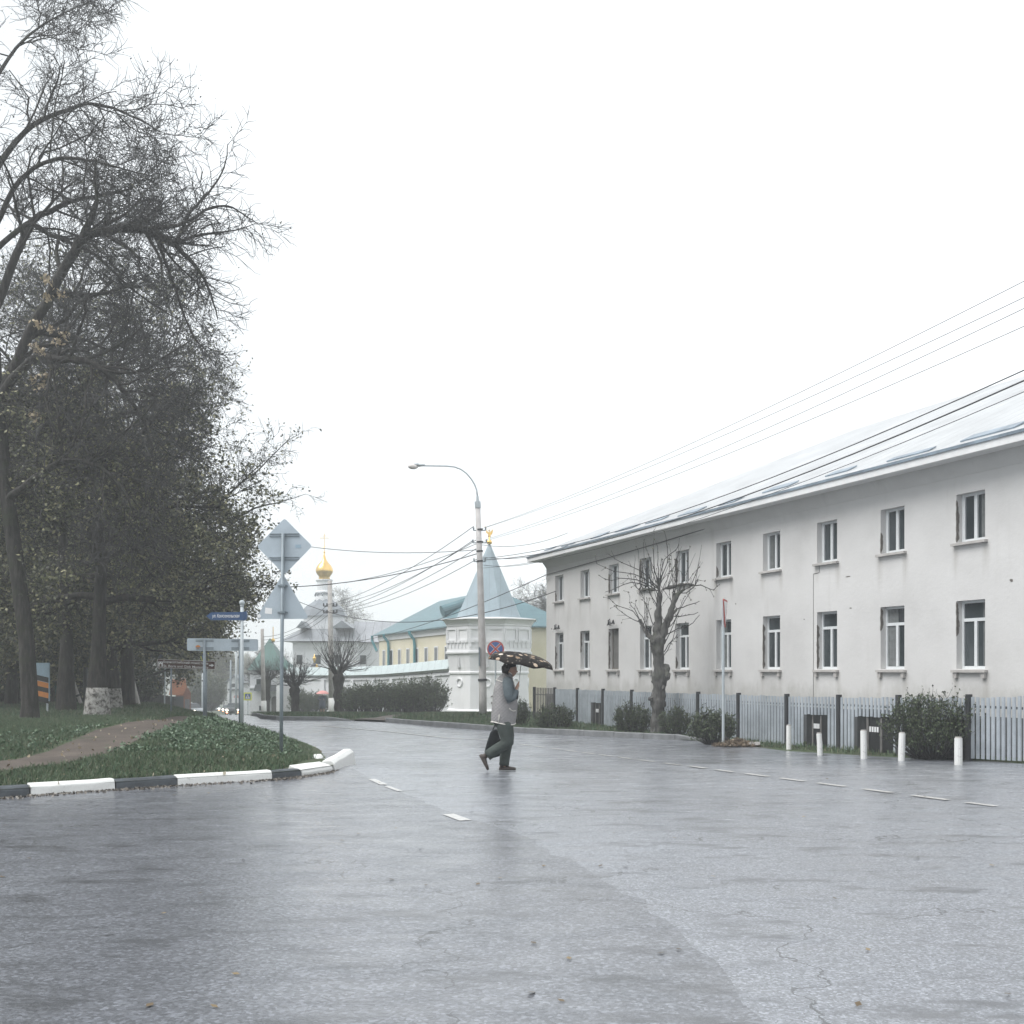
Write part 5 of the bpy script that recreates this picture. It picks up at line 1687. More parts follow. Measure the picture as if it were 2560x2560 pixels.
def head_into(mb, c, pitch, sx=1.0):
    """a head facing +x: skull, brow, nose, lips, chin, ears"""
    n, m_ = 28, 22
    vs, fs = [], []
    rot = Matrix.Rotation(pitch, 3, 'Y')
    for i in range(m_+1):
        th = math.pi*i/m_
        for k in range(n):
            w = 2*math.pi*k/n
            x, y, z = math.sin(th)*math.cos(w), math.sin(th)*math.sin(w), -math.cos(th)
            px_, py_, pz_ = x*.098, y*.076, z*.122
            if z < -.1:                       # jaw narrows, back of the skull rises
                f_ = 1-.30*min(1, (-z-.1)/.8); py_ *= f_
                if x < 0: px_ *= 1-.38*min(1, (-z-.1)/.6)
                else: px_ = px_*1.0+.008
            fr = max(0, math.cos(w))**6*math.sin(th)
            pz_n = z
            px_ += fr*.026*math.exp(-((pz_n+.12)/.13)**2)*math.exp(-(y/.16)**2)       # nose
            px_ += fr*.010*math.exp(-((pz_n-.22)/.12)**2)                               # brow
            px_ -= fr*.008*math.exp(-((pz_n-.05)/.09)**2)*math.exp(-((abs(y)-.35)/.2)**2)  # eye sockets
            px_ += fr*.010*math.exp(-((pz_n+.46)/.10)**2)                               # lips
            px_ += fr*.012*math.exp(-((pz_n+.80)/.14)**2)                               # chin
            vs.append(Vector(c)+rot @ Vector((px_*sx, py_*sx, pz_*sx)))
    for i in range(m_):
        for k in range(n):
            k2 = (k+1) % n
            fs.append((i*n+k, i*n+k2, (i+1)*n+k2, (i+1)*n+k))
    mb.add(vs, fs)
    for s_ in (-1, 1):
        o_ = Vector(c)+rot @ Vector((-.012*sx, s_*.077*sx, -.008*sx))
        mb.ball(o_, (.018*sx, .010*sx, .031*sx), 8, 6)
    return rot

def hand_into(mb, wrist, grip, axis, side_, s=1.0):
    """palm from wrist to grip, four unequal fingers closed round a shaft along AXIS, thumb from the palm's side"""
    wrist = Vector(wrist); grip = Vector(grip); ax = Vector(axis).normalized()
    d = (grip-wrist).normalized()
    nrm = d.cross(ax).normalized()*side_
    mb.tube([wrist-d*.02, wrist+d*.02, wrist+d*.055, wrist+d*.085], [.026*s, .03*s, .036*s, .03*s], 10, flat=.62)
    kn = wrist+d*.08
    for i, (ln, rr_) in enumerate(((.95, .0088), (1.05, .0092), (1.0, .0088), (.8, .0075))):
        b0 = kn + ax*(.027-.0185*i)*s
        c_ = b0 + d*.02*s + nrm*.024*s*0
        pts = [b0-d*.03*s, b0+d*.012*s-nrm*.006*s, b0+d*.030*s*ln+nrm*.012*s, b0+d*.024*s*ln+nrm*.036*s, b0+d*.002*s+nrm*.04*s]
        mb.tube(pts, [rr_*s*1.05, rr_*s*1.05, rr_*s, rr_*s*.92, rr_*s*.75], 7)
    t0 = wrist+d*.025*s+ax*.024*s
    mb.tube([t0, t0+ax*.018*s+d*.018*s+nrm*.016*s, t0+ax*.016*s+d*.042*s+nrm*.03*s, t0+ax*.004*s+d*.062*s+nrm*.032*s], [.013*s, .0115*s, .0105*s, .008*s], 7)

body = MB()
HC = wv(652, 566)
rot = head_into(body, HC, R(10))
# neck and trunk, one skin surface under the clothes
body.loft([(wv(600, 1180), .12, .14), (wv(600, 1000), .13, .14), (wv(600, 820), .12, .15), (wv(606, 720), .10, .165), (wv(612, 668), .075, .11), (wv(624, 634), .055, .056), (wv(638, 606), .05, .05), (wv(648, 572), .05, .05)], 18)
A_sh, A_el, A_wr, A_gr = wv(618, 705, -.19), wv(655, 930, -.235), wv(722, 812, -.20), wv(742, 768, -.185)
body.tube([A_sh, wv(628, 800, -.225), A_el, wv(692, 872, -.215), A_wr], [.055, .05, .042, .038, .028], 12)
sh_ax = (wv(800, 372, -.02)-wv(742, 880, -.17)).normalized()
hand_into(body, A_wr, A_gr, sh_ax, -1)
B_sh, B_el, B_wr, B_gr = wv(600, 705, .19), wv(560, 930, .25), wv(500, 1150, .24), wv(486, 1222, .235)
body.tube([B_sh, wv(585, 810, .23), B_el, wv(530, 1040, .25), B_wr], [.055, .05, .042, .038, .028], 12)
hand_into(body, B_wr, B_gr, (1, 0, 0), 1)
kN, aN = wv(640, 1440, -.09), wv(375, 1590, -.09)
body.tube([wv(595, 1210, -.09), wv(625, 1330, -.09), kN, wv(520, 1520, -.09), aN], [.09, .078, .06, .055, .04], 12)
body.tube([wv(600, 1210, .09), wv(612, 1330, .09), wv(622, 1460, .09), wv(598, 1600, .09), wv(574, 1745, .09)], [.09, .078, .06, .055, .04], 12)
bo = body.build('body', M['skin'], walker, smooth=True)
eb = MB()
for s_ in (-1, 1):
    eb.ball(HC + rot @ Vector((.083, s_*.030, .008)), (.010, .012, .008), 8, 6)
eb.build('eyes', M['black'], bo)
lb = MB(); q0 = HC + rot @ Vector((.095, 0, -.056))
lb.tube([q0+Vector((-.016, -.024, 0)), q0+Vector((.004, 0, .0)), q0+Vector((-.016, .024, 0))], .006, 6); lb.build('lips', plain('lips', (.32, .13, .11), .5), bo)
# hair: short dark cap, full at the nape
hb_ = MB(); n, m_ = 26, 14; vs, fs = [], []
rng = random.Random(2)
for i in range(m_+1):
    th = math.pi*(.0+.66*i/m_)
    for k in range(n):
        w = 2*math.pi*k/n
        cut = 1.0
        x, y, z = math.sin(th)*math.cos(w), math.sin(th)*math.sin(w), math.cos(th)
        if math.cos(w) > .1: # hairline over the face
            th2 = min(th, math.pi*(.34+.1*(1-math.cos(w))))
            x, y, z = math.sin(th2)*math.cos(w), math.sin(th2)*math.sin(w), math.cos(th2)
        r_ = 1+rng.uniform(-.02, .03)
        vs.append(HC + rot @ Vector((x*.112*r_-.010, y*.092*r_, z*.138*r_-.004)))
for i in range(m_):
    for k in range(n):
        k2 = (k+1) % n
        fs.append((i*n+k, (i+1)*n+k, (i+1)*n+k2, i*n+k2))
hb_.add(vs, fs)
for k in range(26):
    a = R(95+k*6.6); p0 = HC + rot @ Vector((math.cos(a)*.10-.012, math.sin(a)*.088, -.02)); 
    hb_.tube([p0+Vector((0,0,.05)), p0+Vector((-.004,0,0)), p0+Vector((.004,0,-.055-rng.uniform(0,.02)))], [.016, .015, .004], 5)
hb_.build('hair', M['hair'], walker, smooth=True)
er = MB(); er.ball(HC + rot @ Vector((-.008, -.088, -.045)), .006, 8, 6); er.build('earring', M['gold'], bo)

# vest
vr = [(1212, 570, .186, .195), (1160, 574, .192, .205), (1080, 582, .197, .21), (1000, 587, .194, .207), (920, 589, .186, .2), (840, 588, .175, .2), (770, 590, .158, .203), (720, 593, .138, .2), (690, 598, .121, .185), (664, 606, .103, .15), (645, 616, .083, .105), (628, 627, .069, .078), (606, 636, .065, .068), (596, 638, .062, .064)]
rng = random.Random(8)
vb = MB(); nn_ = 36; vs, fs = [], []
for i, (v_, u_, rx_, ry_) in enumerate(vr):
    c = wv(u_, v_)
    for k in range(nn_):
        w = 2*math.pi*k/nn_
        fold = 1+.02*math.sin(3*w+i*.7)+.012*math.sin(7*w-i*1.1)
        zz = .012*math.sin(2*w+.5) if i == 0 else 0
        # back higher than the front at the hem, as in a stride
        vs.append(c+Vector((rx_*math.cos(w)*fold, ry_*math.sin(w)*fold, zz - (.012*math.cos(w) if i < 2 else 0) - (.045*math.cos(w) if 8 <= i else 0)*(1.0 if i > 10 else .5))))
for i in range(len(vr)-1):
    for k in range(nn_):
        k2 = (k+1) % nn_
        fs.append((i*nn_+k, i*nn_+k2, (i+1)*nn_+k2, (i+1)*nn_+k))
vb.add(vs, fs)
vest = vb.build('vest', M['vest'], walker, smooth=True)
ring = lambda i: [Vector(vs[i*nn_+k % nn_]) for k in range(nn_+1)]
pb_ = MB()
pb_.tube([q+Vector((0,0,-.004)) for q in ring(0)], .009, 6, caps=False)
pb_.tube(ring(len(vr)-1), .007, 6, caps=False)
# yoke seam, side slit, pocket edge
def on_vest(u, v, lift=.006):
    for i in range(len(vr)-1):
        if vr[i][0] >= v >= vr[i+1][0]:
            t_ = (vr[i][0]-v)/(vr[i][0]-vr[i+1][0])
            uc, rx_, ry_ = [vr[i][j]+(vr[i+1][j]-vr[i][j])*t_ for j in (1, 2, 3)]
            x = (u-uc)/SW/rx_
            x = max(-.97, min(.97, x))
            return wv(u, v, -ry_*math.sqrt(1-x*x)*1.02-lift)
    return wv(u, v, -.2)
pb_.tube([on_vest(u, v) for u, v in ((480, 690), (515, 700), (548, 712), (575, 724))], .006, 5)
pb_.tube([on_vest(u, v) for u, v in ((524, 1108), (520, 1150), (514, 1205))], .007, 5)
pb_.tube([on_vest(u, v) for u, v in ((645, 1030), (660, 1050), (690, 1065), (720, 1062))], .006, 5)
arm_c = [(575, 770), (577, 730), (592, 696), (622, 676), (655, 676), (682, 700), (692, 750)]
pb_.tube([on_vest(u, v, .02) for u, v in arm_c], .006, 5)
pb_.build('piping', M['piping'], vest, smooth=True)
sb2 = MB()
sb2.tube([wv(622, 690, -.165), wv(626, 720, -.205), wv(632, 800, -.235), wv(640, 880, -.25), wv(652, 930, -.248), wv(680, 905, -.235), wv(702, 862, -.22), wv(716, 828, -.205), wv(722, 812, -.2)], [.068, .082, .082, .073, .066, .06, .055, .048, .045], 16)
slv = sb2.build('sleeve', M['sleeve'], walker, smooth=True)
sb2 = MB()
sb2.tube([wv(604, 690, .165), wv(600, 720, .205), wv(590, 800, .235), wv(566, 920, .26), wv(540, 1020, .258), wv(515, 1110, .25), wv(502, 1148, .245)], [.068, .082, .08, .07, .062, .052, .045], 16)
sb2.build('sleeve', M['sleeve'], walker, smooth=True)
tb = MB()
tb.loft([(wv(582, 1260), .135, .16), (wv(575, 1200), .16, .175), (wv(578, 1150), .165, .18), (wv(580, 1120), .15, .165)], 22)
def leg(pts, rad): tb.tube(pts, rad, 18)
leg([wv(578, 1185, -.085), wv(592, 1270, -.088), wv(618, 1370, -.09), wv(622, 1440, -.092), wv(580, 1475, -.092), wv(500, 1522, -.092), wv(430, 1568, -.092), wv(378, 1604, -.092)],
    [.115, .123, .108, .096, .085, .083, .081, .079])
leg([wv(585, 1185, .085), wv(600, 1280, .088), wv(616, 1380, .09), wv(612, 1460, .09), wv(600, 1540, .09), wv(590, 1620, .09), wv(582, 1700, .09), wv(578, 1732, .09)],
    [.115, .12, .105, .094, .085, .08, .076, .075])
tb.build('trousers', M['trouser'], walker, smooth=True)
def shoe(heel, toe, up, y):
    b = MB(); heel = Vector(heel); toe = Vector(toe); d = toe-heel; L = d.length; d.normalize(); up = Vector(up).normalized()
    prof = [(0, .028, .022), (.03, .036, .055), (.08, .036, .068), (.13, .040, .052), (.18, .046, .038), (.225, .044, .032), (.255, .034, .026), (.275, .016, .016)]
    vs, fs = [], []; n_ = 12
    sd_ = d.cross(up).normalized()
    for (x, w_, h_) in prof:
        for k in range(n_):
            a = 2*math.pi*k/n_
            zz = math.sin(a)
            zz = zz*h_ if zz > 0 else zz*.02
            vs.append(heel+d*(x*L/.275)+sd_*math.cos(a)*w_+up*(zz+.022))
    for i in range(len(prof)-1):
        for k in range(n_):
            k2 = (k+1) % n_
            fs.append((i*n_+k, i*n_+k2, (i+1)*n_+k2, (i+1)*n_+k))
    fs += [tuple(range(n_))[::-1], tuple(range((len(prof)-1)*n_, len(prof)*n_))]
    b.add(vs, fs)
    at_ = heel+d*.055+up*.06
    b.tube([at_-up*.02, at_+up*.05], [.045, .042], 10)
    b.build('shoe', M['shoe'], walker, smooth=True)
shoe(wv(517, 1792, .09), wv(722, 1792, .09), (0, 0, 1), .09)
shoe(wv(276, 1600, -.09), wv(374, 1782, -.09), (.87, 0, .47), -.09)

# umbrella
hgt = wv(742, 885, -.17); apex = wv(800, 366, -.02)
um = thing('umbrella', walker.location+hgt, 0, 'dark umbrella with pale round spots held tilted over the walker', 'umbrella')
axl = (apex-hgt)
b = MB(); b.tube([(0,0,0), axl*.5, axl*1.0], [.007, .006, .005], 8); b.build('shaft', M['steel'], um)
b = MB(); b.tube([axl.normalized()*-.05, axl.normalized()*.07], [.014, .013], 10); b.build('handle', M['black'], um, smooth=True)
b = MB(); b.tube([axl*.995, axl*1.03], [.008, .004], 8); b.build('tip', M['steel'], um)
# canopy: its own axis leans a little forward of the shaft so that the front rim hangs lower
ca_ = (Vector((.165, -.10, .98))).normalized()
xa = Vector((0, 1, 0)).cross(ca_).normalized(); ya = ca_.cross(xa).normalized()
RC, HCp = .535, .165
nv, mr = 64, 12
vs, fs = [], []
for j in range(mr+1):
    t_ = j/mr
    for k in range(nv):
        w = 2*math.pi*(k+.5*0)/nv + R(22.5)
        ph = (k % 8)/8.0
        rib = abs(2*ph-1)           # 1 at ribs, 0 between
        sag_ = (1-rib)
        rr_ = RC*math.sin(t_*1.42)/math.sin(1.42)*(1-.12*sag_*t_**3)
        zz = -HCp*(1-math.cos(t_*1.42))/(1-math.cos(1.42)) - .018*sag_*t_*(1-t_)*3 + .02*sag_*t_**4
        vs.append(axl + xa*rr_*math.cos(w) + ya*rr_*math.sin(w) + ca_*(zz+.0))
for j in range(mr):
    for k in range(nv):
        k2 = (k+1) % nv
        fs.append((j*nv+k, (j+1)*nv+k, (j+1)*nv+k2, j*nv+k2))
b = MB(); b.add(vs, fs); cnp = b.build('canopy', M['umbrella'], um, smooth=True)
sol = cnp.modifiers.new('thick', 'SOLIDIFY'); sol.thickness = .003
b = MB()
rn = axl*.62
for k in range(8):
    w = 2*math.pi*k/8 + R(22.5)
    pts = []
    for j in range(0, mr+1, 2):
        q_ = vs[j*nv+(k*8) % nv]
        pts.append(Vector(q_)-ca_*.008)
    b.tube(pts, .0035, 5)
    b.tube([rn+axl.normalized()*.1, pts[3]], .003, 4)
b.build('ribs', M['steel'], um)

# hand bag
bgp = wv(484, 1226, .235)
bag = thing('handbag', walker.location+bgp, 0, 'black leather handbag hanging from the far hand behind the raised leg', 'handbag')
def bp(u, v, y=0): return wv(u, v, y+.235)-bgp
b = MB()
P = [(438, 1306), (505, 1296), (538, 1420), (540, 1625), (440, 1652), (338, 1575), (372, 1450), (410, 1340)]
P3 = [bp(u, v, -.06) for u, v in P]
b.prism(P3, (0, .12, 0)); b.build('bag_body', M['bag'], bag, bevel=.03)
for yy in (-.05, .05):
    b = MB(); b.tube([bp(440, 1310, yy), bp(462, 1260, yy*.5), bp(480, 1226, 0), bp(492, 1250, yy*.5), bp(502, 1300, yy)], .009, 6); b.build('handle', M['bag'], bag)
b = MB(); b.tube([bp(498, 1300, -.066), bp(515, 1350, -.066), bp(535, 1415, -.066)], .006, 5); b.build('zip', M['steel'], bag)

# distant walker under a pink umbrella
Yf = 86.0
fw = thing('person', (WX(806, Yf), Yf, g(Yf)+.1), 0, 'distant person in a dark blue coat under a small pink umbrella', 'person')
b = MB()
b.loft([((0,0,.75), .20, .17), ((0,0,1.0), .19, .17), ((0,0,1.25), .22, .17), ((0,0,1.4), .2, .14), ((0,0,1.47), .07, .07), ((0,0,1.52), .06, .06)], 14)
b.ball((0, 0, 1.6), (.085, .08, .115), 12, 8)
for s_ in (-1, 1):
    b.tube([(s_*.1, 0, .8), (s_*.11, .02, .45), (s_*.11, 0, .04)], [.10, .075, .055], 10); b.ball((s_*.11, -.06, .04), (.05, .13, .04), 8, 6)
    b.tube([(s_*.21, 0, 1.38), (s_*.25, -.02, 1.12), (s_*.16, -.18, 1.14)], [.065, .055, .04], 8)
    for q_ in range(4): b.tube([(s_*.15+q_*.012*s_, -.17, 1.15), (s_*.13+q_*.01*s_, -.24, 1.16+.01*q_)], .009, 5)
b.build('body', M['skin'], fw, smooth=True)
b = MB(); b.loft([((0,0,.42), .27, .22), ((0,0,.8), .245, .2), ((0,0,1.2), .255, .19), ((0,0,1.4), .23, .16), ((0,0,1.48), .1, .09)], 16)
for s_ in (-1, 1): b.tube([(s_*.2, 0, 1.4), (s_*.27, -.02, 1.12), (s_*.17, -.16, 1.15)], [.09, .08, .06], 8)
b.build('coat', M['coat_blue'], fw, smooth=True)
b = MB(); b.ball((0, .02, 1.64), (.1, .095, .1), 10, 6); b.build('hair', M['hair'], fw)
fu = thing('umbrella', fw.location+Vector((.12, -.2, 1.15)), 0, 'small pink umbrella far off before the hedge', 'umbrella')
b = MB(); b.tube([(0,0,-.05), (-.1, .2, .72)], .012, 6); b.build('shaft', M['steel'], fu)
b = MB(); b.lathe([(.52, .45), (.46, .54), (.34, .63), (.18, .69), (.01, .72)], (-.1, .18, 0), n=16, caps=False); b.build('canopy', M['pink'], fu, smooth=True)

# ------------------------------------------------------------------ vegetation
class Wood:
    def __init__(self):
        self.g = {}
    def add(self, pts, r0, r1, sides):
        self.g.setdefault((len(pts), sides), []).append((pts, r0, r1))
    def arrays(self):
        Vs, Fs, off = [], [], 0
        for (n_, sd_), lst in self.g.items():
            P = np.array([[tuple(q) for q in l[0]] for l in lst], dtype=np.float64)
            if np.ndim(lst[0][1]):
                Rr = np.array([l[1] for l in lst])
            else:
                t_ = np.linspace(0, 1, n_)
                r0 = np.array([l[1] for l in lst]); r1 = np.array([l[2] for l in lst])
                Rr = r0[:,None]*(1-t_)+r1[:,None]*t_
            T = np.empty_like(P)
            T[:,1:-1] = P[:,2:]-P[:,:-2]; T[:,0] = P[:,1]-P[:,0]; T[:,-1] = P[:,-1]-P[:,-2]
            T /= np.maximum(1e-9, np.linalg.norm(T, axis=2, keepdims=True))
            ref = np.where(np.abs(T[:,:,2:3]) < .85, np.array([0,0,1.]), np.array([1.,0,0]))
            # keep one reference per branch so that rings do not twist
            ref = np.repeat(ref[:,n_//2:n_//2+1], n_, axis=1)
            A = np.cross(T, ref); A /= np.maximum(1e-9, np.linalg.norm(A, axis=2, keepdims=True))
            B = np.cross(A, T)
            w = 2*np.pi*np.arange(sd_)/sd_
            V = P[:,:,None,:] + Rr[:,:,None,None]*(A[:,:,None,:]*np.cos(w)[None,None,:,None] + B[:,:,None,:]*np.sin(w)[None,None,:,None])
            m_ = len(lst)
            idx = np.arange(m_*n_*sd_).reshape(m_, n_, sd_)+off
            a = idx[:,:-1,:]; b_ = np.roll(idx, -1, axis=2)[:,:-1,:]; c = np.roll(idx, -1, axis=2)[:,1:,:]; d_ = idx[:,1:,:]
            Fs.append(np.stack([a, b_, c, d_], -1).reshape(-1, 4))
            Vs.append(V.reshape(-1, 3)); off += m_*n_*sd_
        return np.concatenate(Vs), np.concatenate(Fs)
    def build(self, name, mat, parent):
        V, Fq = self.arrays()
        return np_mesh(name, V, Fq, mat, parent, smooth=True)

def leaf_quads(P, rng, s0, s1, aspect=1.5, hang=0.0):
    """leaf-sized quads at the points P"""
    P = np.asarray(P); n_ = len(P)
    a = rng.normal(size=(n_, 3)); a[:,2] = a[:,2]*(1-hang)-hang*1.5
    a /= np.linalg.norm(a, axis=1, keepdims=True)
    b_ = rng.normal(size=(n_, 3)); b_ -= a*(a*b_).sum(1, keepdims=True); b_ /= np.maximum(1e-6, np.linalg.norm(b_, axis=1, keepdims=True))
    s = rng.uniform(s0, s1, size=(n_, 1))
    a = a*s*aspect*.5; b_ = b_*s*.5
    V = np.stack([P-a, P+b_*.9-a*.1, P+a, P-b_*.9-a*.1], 1).reshape(-1, 3)
    return V, np.arange(n_*4).reshape(n_, 4)

def rnd_dir(rng, d, ang):
    """d turned by ANG about a random azimuth"""
    d = d.normalized()
    o_ = d.orthogonal().normalized()
    o_.rotate(Matrix.Rotation(rng.uniform(0, 2*math.pi), 3, d))
    return (d*math.cos(ang)+o_*math.sin(ang)).normalized()

def grow(wood, twigs, leaves, rng, p, d, L, r, lvl, P):
    n_ = P['seg'][lvl]; st_ = L/n_
    pts = [p.copy()]; dirs = [d.copy()]
    wob, upb = P['wob'][lvl], P['up'][lvl]
    for i in range(n_):
        d = d + Vector((rng.gauss(0, wob), rng.gauss(0, wob), rng.gauss(0, wob)+upb))
        d.normalize(); p = p+d*st_
        pts.append(p); dirs.append(d)
    last = lvl >= P['max']
    (twigs if lvl >= P['twig_from'] else wood).add(pts, r, r*P['tip'][lvl], P['sides'][lvl])
    if lvl >= P['leaf_from']:
        for q in pts[1:]:
            if rng.random() < P['leaf_p'](q):
                for _ in range(P['leaf_n']):
                    leaves.append((q.x+rng.gauss(0, P['leaf_s']), q.y+rng.gauss(0, P['leaf_s']), q.z+rng.gauss(0, P['leaf_s'])))
    if last: return
    k = P['kids'][lvl]
    for i in range(k):
        t_ = P['start'][lvl]+(1-P['start'][lvl])*(i+rng.random())/k
        f_ = t_*n_; i0 = min(n_-1, int(f_)); q = pts[i0].lerp(pts[i0+1], f_-i0)
        dd = rnd_dir(rng, dirs[i0+1], R(rng.uniform(*P['ang'][lvl])))
        if q.z < P['floor'] and lvl >= 1: continue
        LL = P['len'][lvl]*(1-.45*t_)*rng.uniform(.65, 1.25)
        grow(wood, twigs, leaves, rng, q, dd, LL, max(P['rmin'], r*(1-t_*(1-P['tip'][lvl]))*P['rr'][lvl]), lvl+1, P)

def limb_from(wood, twigs, leaves, rng, pts, r0, r1, P, kids=10, lvl=1, sides=7, start=.15):
    """an explicit limb (list of points) carrying branches of level LVL+1"""
    pts = [Vector(q) for q in pts]
    # smooth
    out = []
    n_ = len(pts)
    for i in range(n_-1):
        p0, p1, p2, p3 = pts[max(0, i-1)], pts[i], pts[i+1], pts[min(n_-1, i+2)]
        for j in range(4):
            t_ = j/4
            out.append(.5*((2*p1)+(p2-p0)*t_+(2*p0-5*p1+4*p2-p3)*t_*t_+(3*p1-p0-3*p2+p3)*t_**3))
    out.append(pts[-1])
    out = [q+Vector((rng.gauss(0, r0*.10), rng.gauss(0, r0*.10), rng.gauss(0, r0*.10))) for q in out]
    wood.add(out, r0, r1, sides)
    m_ = len(out)-1
    for i in range(kids):
        t_ = start+(1-start)*(i+rng.random())/kids
        f_ = t_*m_; i0 = min(m_-1, int(f_)); q = out[i0].lerp(out[i0+1], f_-i0)
        dd = rnd_dir(rng, (out[i0+1]-out[i0]), R(rng.uniform(*P['ang'][lvl])))
        LL = P['len'][lvl]*(1-.35*t_)*rng.uniform(.7, 1.25)
        grow(wood, twigs, leaves, rng, q, dd, LL, max(P['rmin'], (r0+(r1-r0)*t_)*P['rr'][lvl]), lvl+1, P)

def params(leaf_p, leaf_n=2, dense=1.0, floor=2.0, lens=(6.0, 3.2, 1.5, .7), droop=-.02, rmin=.009, leaf_s=.10):
    return dict(seg=(6, 6, 5, 4, 3), wob=(.10, .17, .22, .25, .25), up=(.05, .01, droop, droop*1.2, droop), tip=(.35, .35, .4, .5, .6),
                sides=(8, 6, 4, 3, 3), kids=(int(9*dense), int(9*dense), int(8*dense), 7, 0), start=(.25, .15, .12, .1, 0), ang=((40, 75), (30, 70), (30, 70), (25, 60), (0, 0)),
                len=lens+(0,), rr=(.55, .5, .45, .5, .5), max=4, twig_from=3, leaf_from=3, leaf_p=leaf_p, leaf_n=leaf_n, leaf_s=leaf_s, rmin=rmin, floor=floor)

def finish_tree(t, wood, twigs, leaves, seed, bark='bark', leafm='leaf_olive', ls=(.06, .11), white=None, hang=.2):
    tr_ = wood.build('trunk', M[bark], t)
    cr = twigs.build('crown', M['twig'], t)
    if leaves:
        V, Fq = leaf_quads(leaves, np.random.default_rng(seed), ls[0], ls[1], hang=hang)
        np_mesh('leaves', V, Fq, M[leafm], cr)
    return tr_

def generic_tree(name, loc, H, spread, seed, label, P, trunk_r=.3, first=2.6, nl=11, bark='bark', leafm='leaf_olive', ls=(.06, .11), group=None, lean=(0, 0), white=0, limb_up=(.1, .8)):
    rng = random.Random(seed)
    t = thing(name, loc, 0, label, 'tree', group)
    wood, twigs, leaves = Wood(), Wood(), []
    k = 9
    tp = []
    for i in range(k+1):
        z = -.3+(H*.82+.3)*i/k
        tp.append(Vector((lean[0]*z/H+rng.gauss(0, .09)*(i > 1), lean[1]*z/H+rng.gauss(0, .09)*(i > 1), z)))
    rad = [trunk_r*1.45, trunk_r*1.0] + [trunk_r*(.94-.80*i/k)*rng.uniform(.9, 1.12) for i in range(2, k+1)]
    wood.add(tp, rad, None, 10)
    for i in range(nl):
        f_ = (i+rng.random()*.8)/nl
        z = first+(H*.8-first)*f_
        j = max(0, min(k-1, int((z+.3)/(H*.82+.3)*k)))
        u_ = (z-tp[j].z)/(tp[j+1].z-tp[j].z)
        p = tp[j].lerp(tp[j+1], max(0, min(1, u_)))
        az = i*2.4+rng.uniform(-.4, .4)
        up_ = limb_up[0]+(limb_up[1]-limb_up[0])*f_
        d = Vector((math.cos(az), math.sin(az), up_)).normalized()
        L = spread*(1.05-.55*f_)*rng.uniform(.8, 1.15)
        grow(wood, twigs, leaves, rng, p, d, L, trunk_r*(.48-.28*f_), 1, P)
    finish_tree(t, wood, twigs, leaves, seed, bark, leafm, ls)
    if white:
        z1_ = tp[1].z; rr_ = lambda z: (rad[0]+(rad[1]-rad[0])*(z+.3)/(z1_+.3) if z < z1_ else rad[1])*1.05
        b = MB(); b.tube([(tp[1].x*(z+.3)/(z1_+.3), tp[1].y*(z+.3)/(z1_+.3), z) for z in (-.3, .1, .4, .7, white)], [rr_(z) for z in (-.3, .1, .4, .7, white)], 14)
        b.build('whitewash', M['whitewash'], t, smooth=True)
    return t
LP_all = lambda q: .75
LP_low = lambda q: max(0, min(.8, 1.25-q.z/9.0))

# -- the edge tree: sparse bare limbs reaching over the street
Ye = 31.0
e0 = Vector((WX(72, Ye), Ye, 0)); e0.z = vz1(e0.x, Ye)-.05
edge = thing('bare_tree', e0, 0, 'tall dark bare tree at the picture edge with long crooked limbs over the path', 'tree')
rng = random.Random(21)
wood, twigs, leaves = Wood(), Wood(), []
def ep(px, py, dy=0.0): return W(px, py, Ye+dy)-e0
trunk = [ep(74, 1812), ep(75, 1760), ep(66, 1600), ep(40, 1400), ep(12, 1200), ep(-8, 1000), ep(-22, 760), ep(-30, 480), ep(-45, 150), ep(-35, -120)]
wood.add(trunk, [.30, .235, .215, .21, .2, .185, .16, .13, .08, .03], None, 10)
Pb = params(lambda q: .10, 1, 1.3, lens=(5, 2.7, 1.4, .75), droop=.0)
def limb(px, r0, r1, kids, dys=None, lvl=1, start=.15):
    pts = [ep(a, c, (dys[i] if dys else 0)) for i, (a, c) in enumerate(px)]
    limb_from(wood, twigs, leaves, rng, pts, r0, r1, Pb, int(kids*1.35), lvl, start=start)
limb([(-6, 1010), (18, 960), (77, 830), (150, 690), (215, 590), (275, 578), (330, 567), (390, 590), (440, 615)], .17, .085, 13, [0, 0, -.3, -.6, -1, -1.2, -1.2, -1, -1])
limb([(440, 615), (480, 655), (512, 700), (530, 745), (545, 800)], .07, .015, 9, [-1, -1, -.8, -.6, -.4], 2)
limb([(440, 615), (452, 580), (472, 535), (500, 505), (530, 470), (560, 420), (570, 360)], .06, .012, 10, [-1]*7, 2)
limb([(350, 572), (430, 566), (480, 548), (520, 522), (570, 515), (615, 540), (645, 560)], .06, .010, 11, [-1.2]*7, 2)
limb([(440, 612), (480, 592), (540, 582), (590, 575), (640, 558)], .05, .008, 9, [-1]*5, 2)
limb([(390, 596), (422, 677), (445, 740), (459, 786), (478, 830), (495, 855), (520, 880)], .05, .010, 12, [-1, -.8, -.8, -.6, -.5, -.5, -.5], 2)
limb([(-20, 800), (40, 640), (78, 555), (130, 525), (190, 500), (260, 488), (330, 470)], .13, .03, 12, [0, .4, .8, 1, 1.2, 1.2, 1.4])
limb([(-5, 620), (70, 560), (120, 585), (194, 614), (248, 645), (328, 721), (404, 775), (450, 800)], .08, .012, 14, [0, 0, .2, .4, .5, .6, .8, 1])
limb([(-8, 1000), (80, 900), (140, 898), (205, 902), (263, 927), (314, 985), (361, 1054), (380, 1120)], .14, .03, 14, [0, -.6, -1, -1.2, -1.2, -1, -.8, -.6])
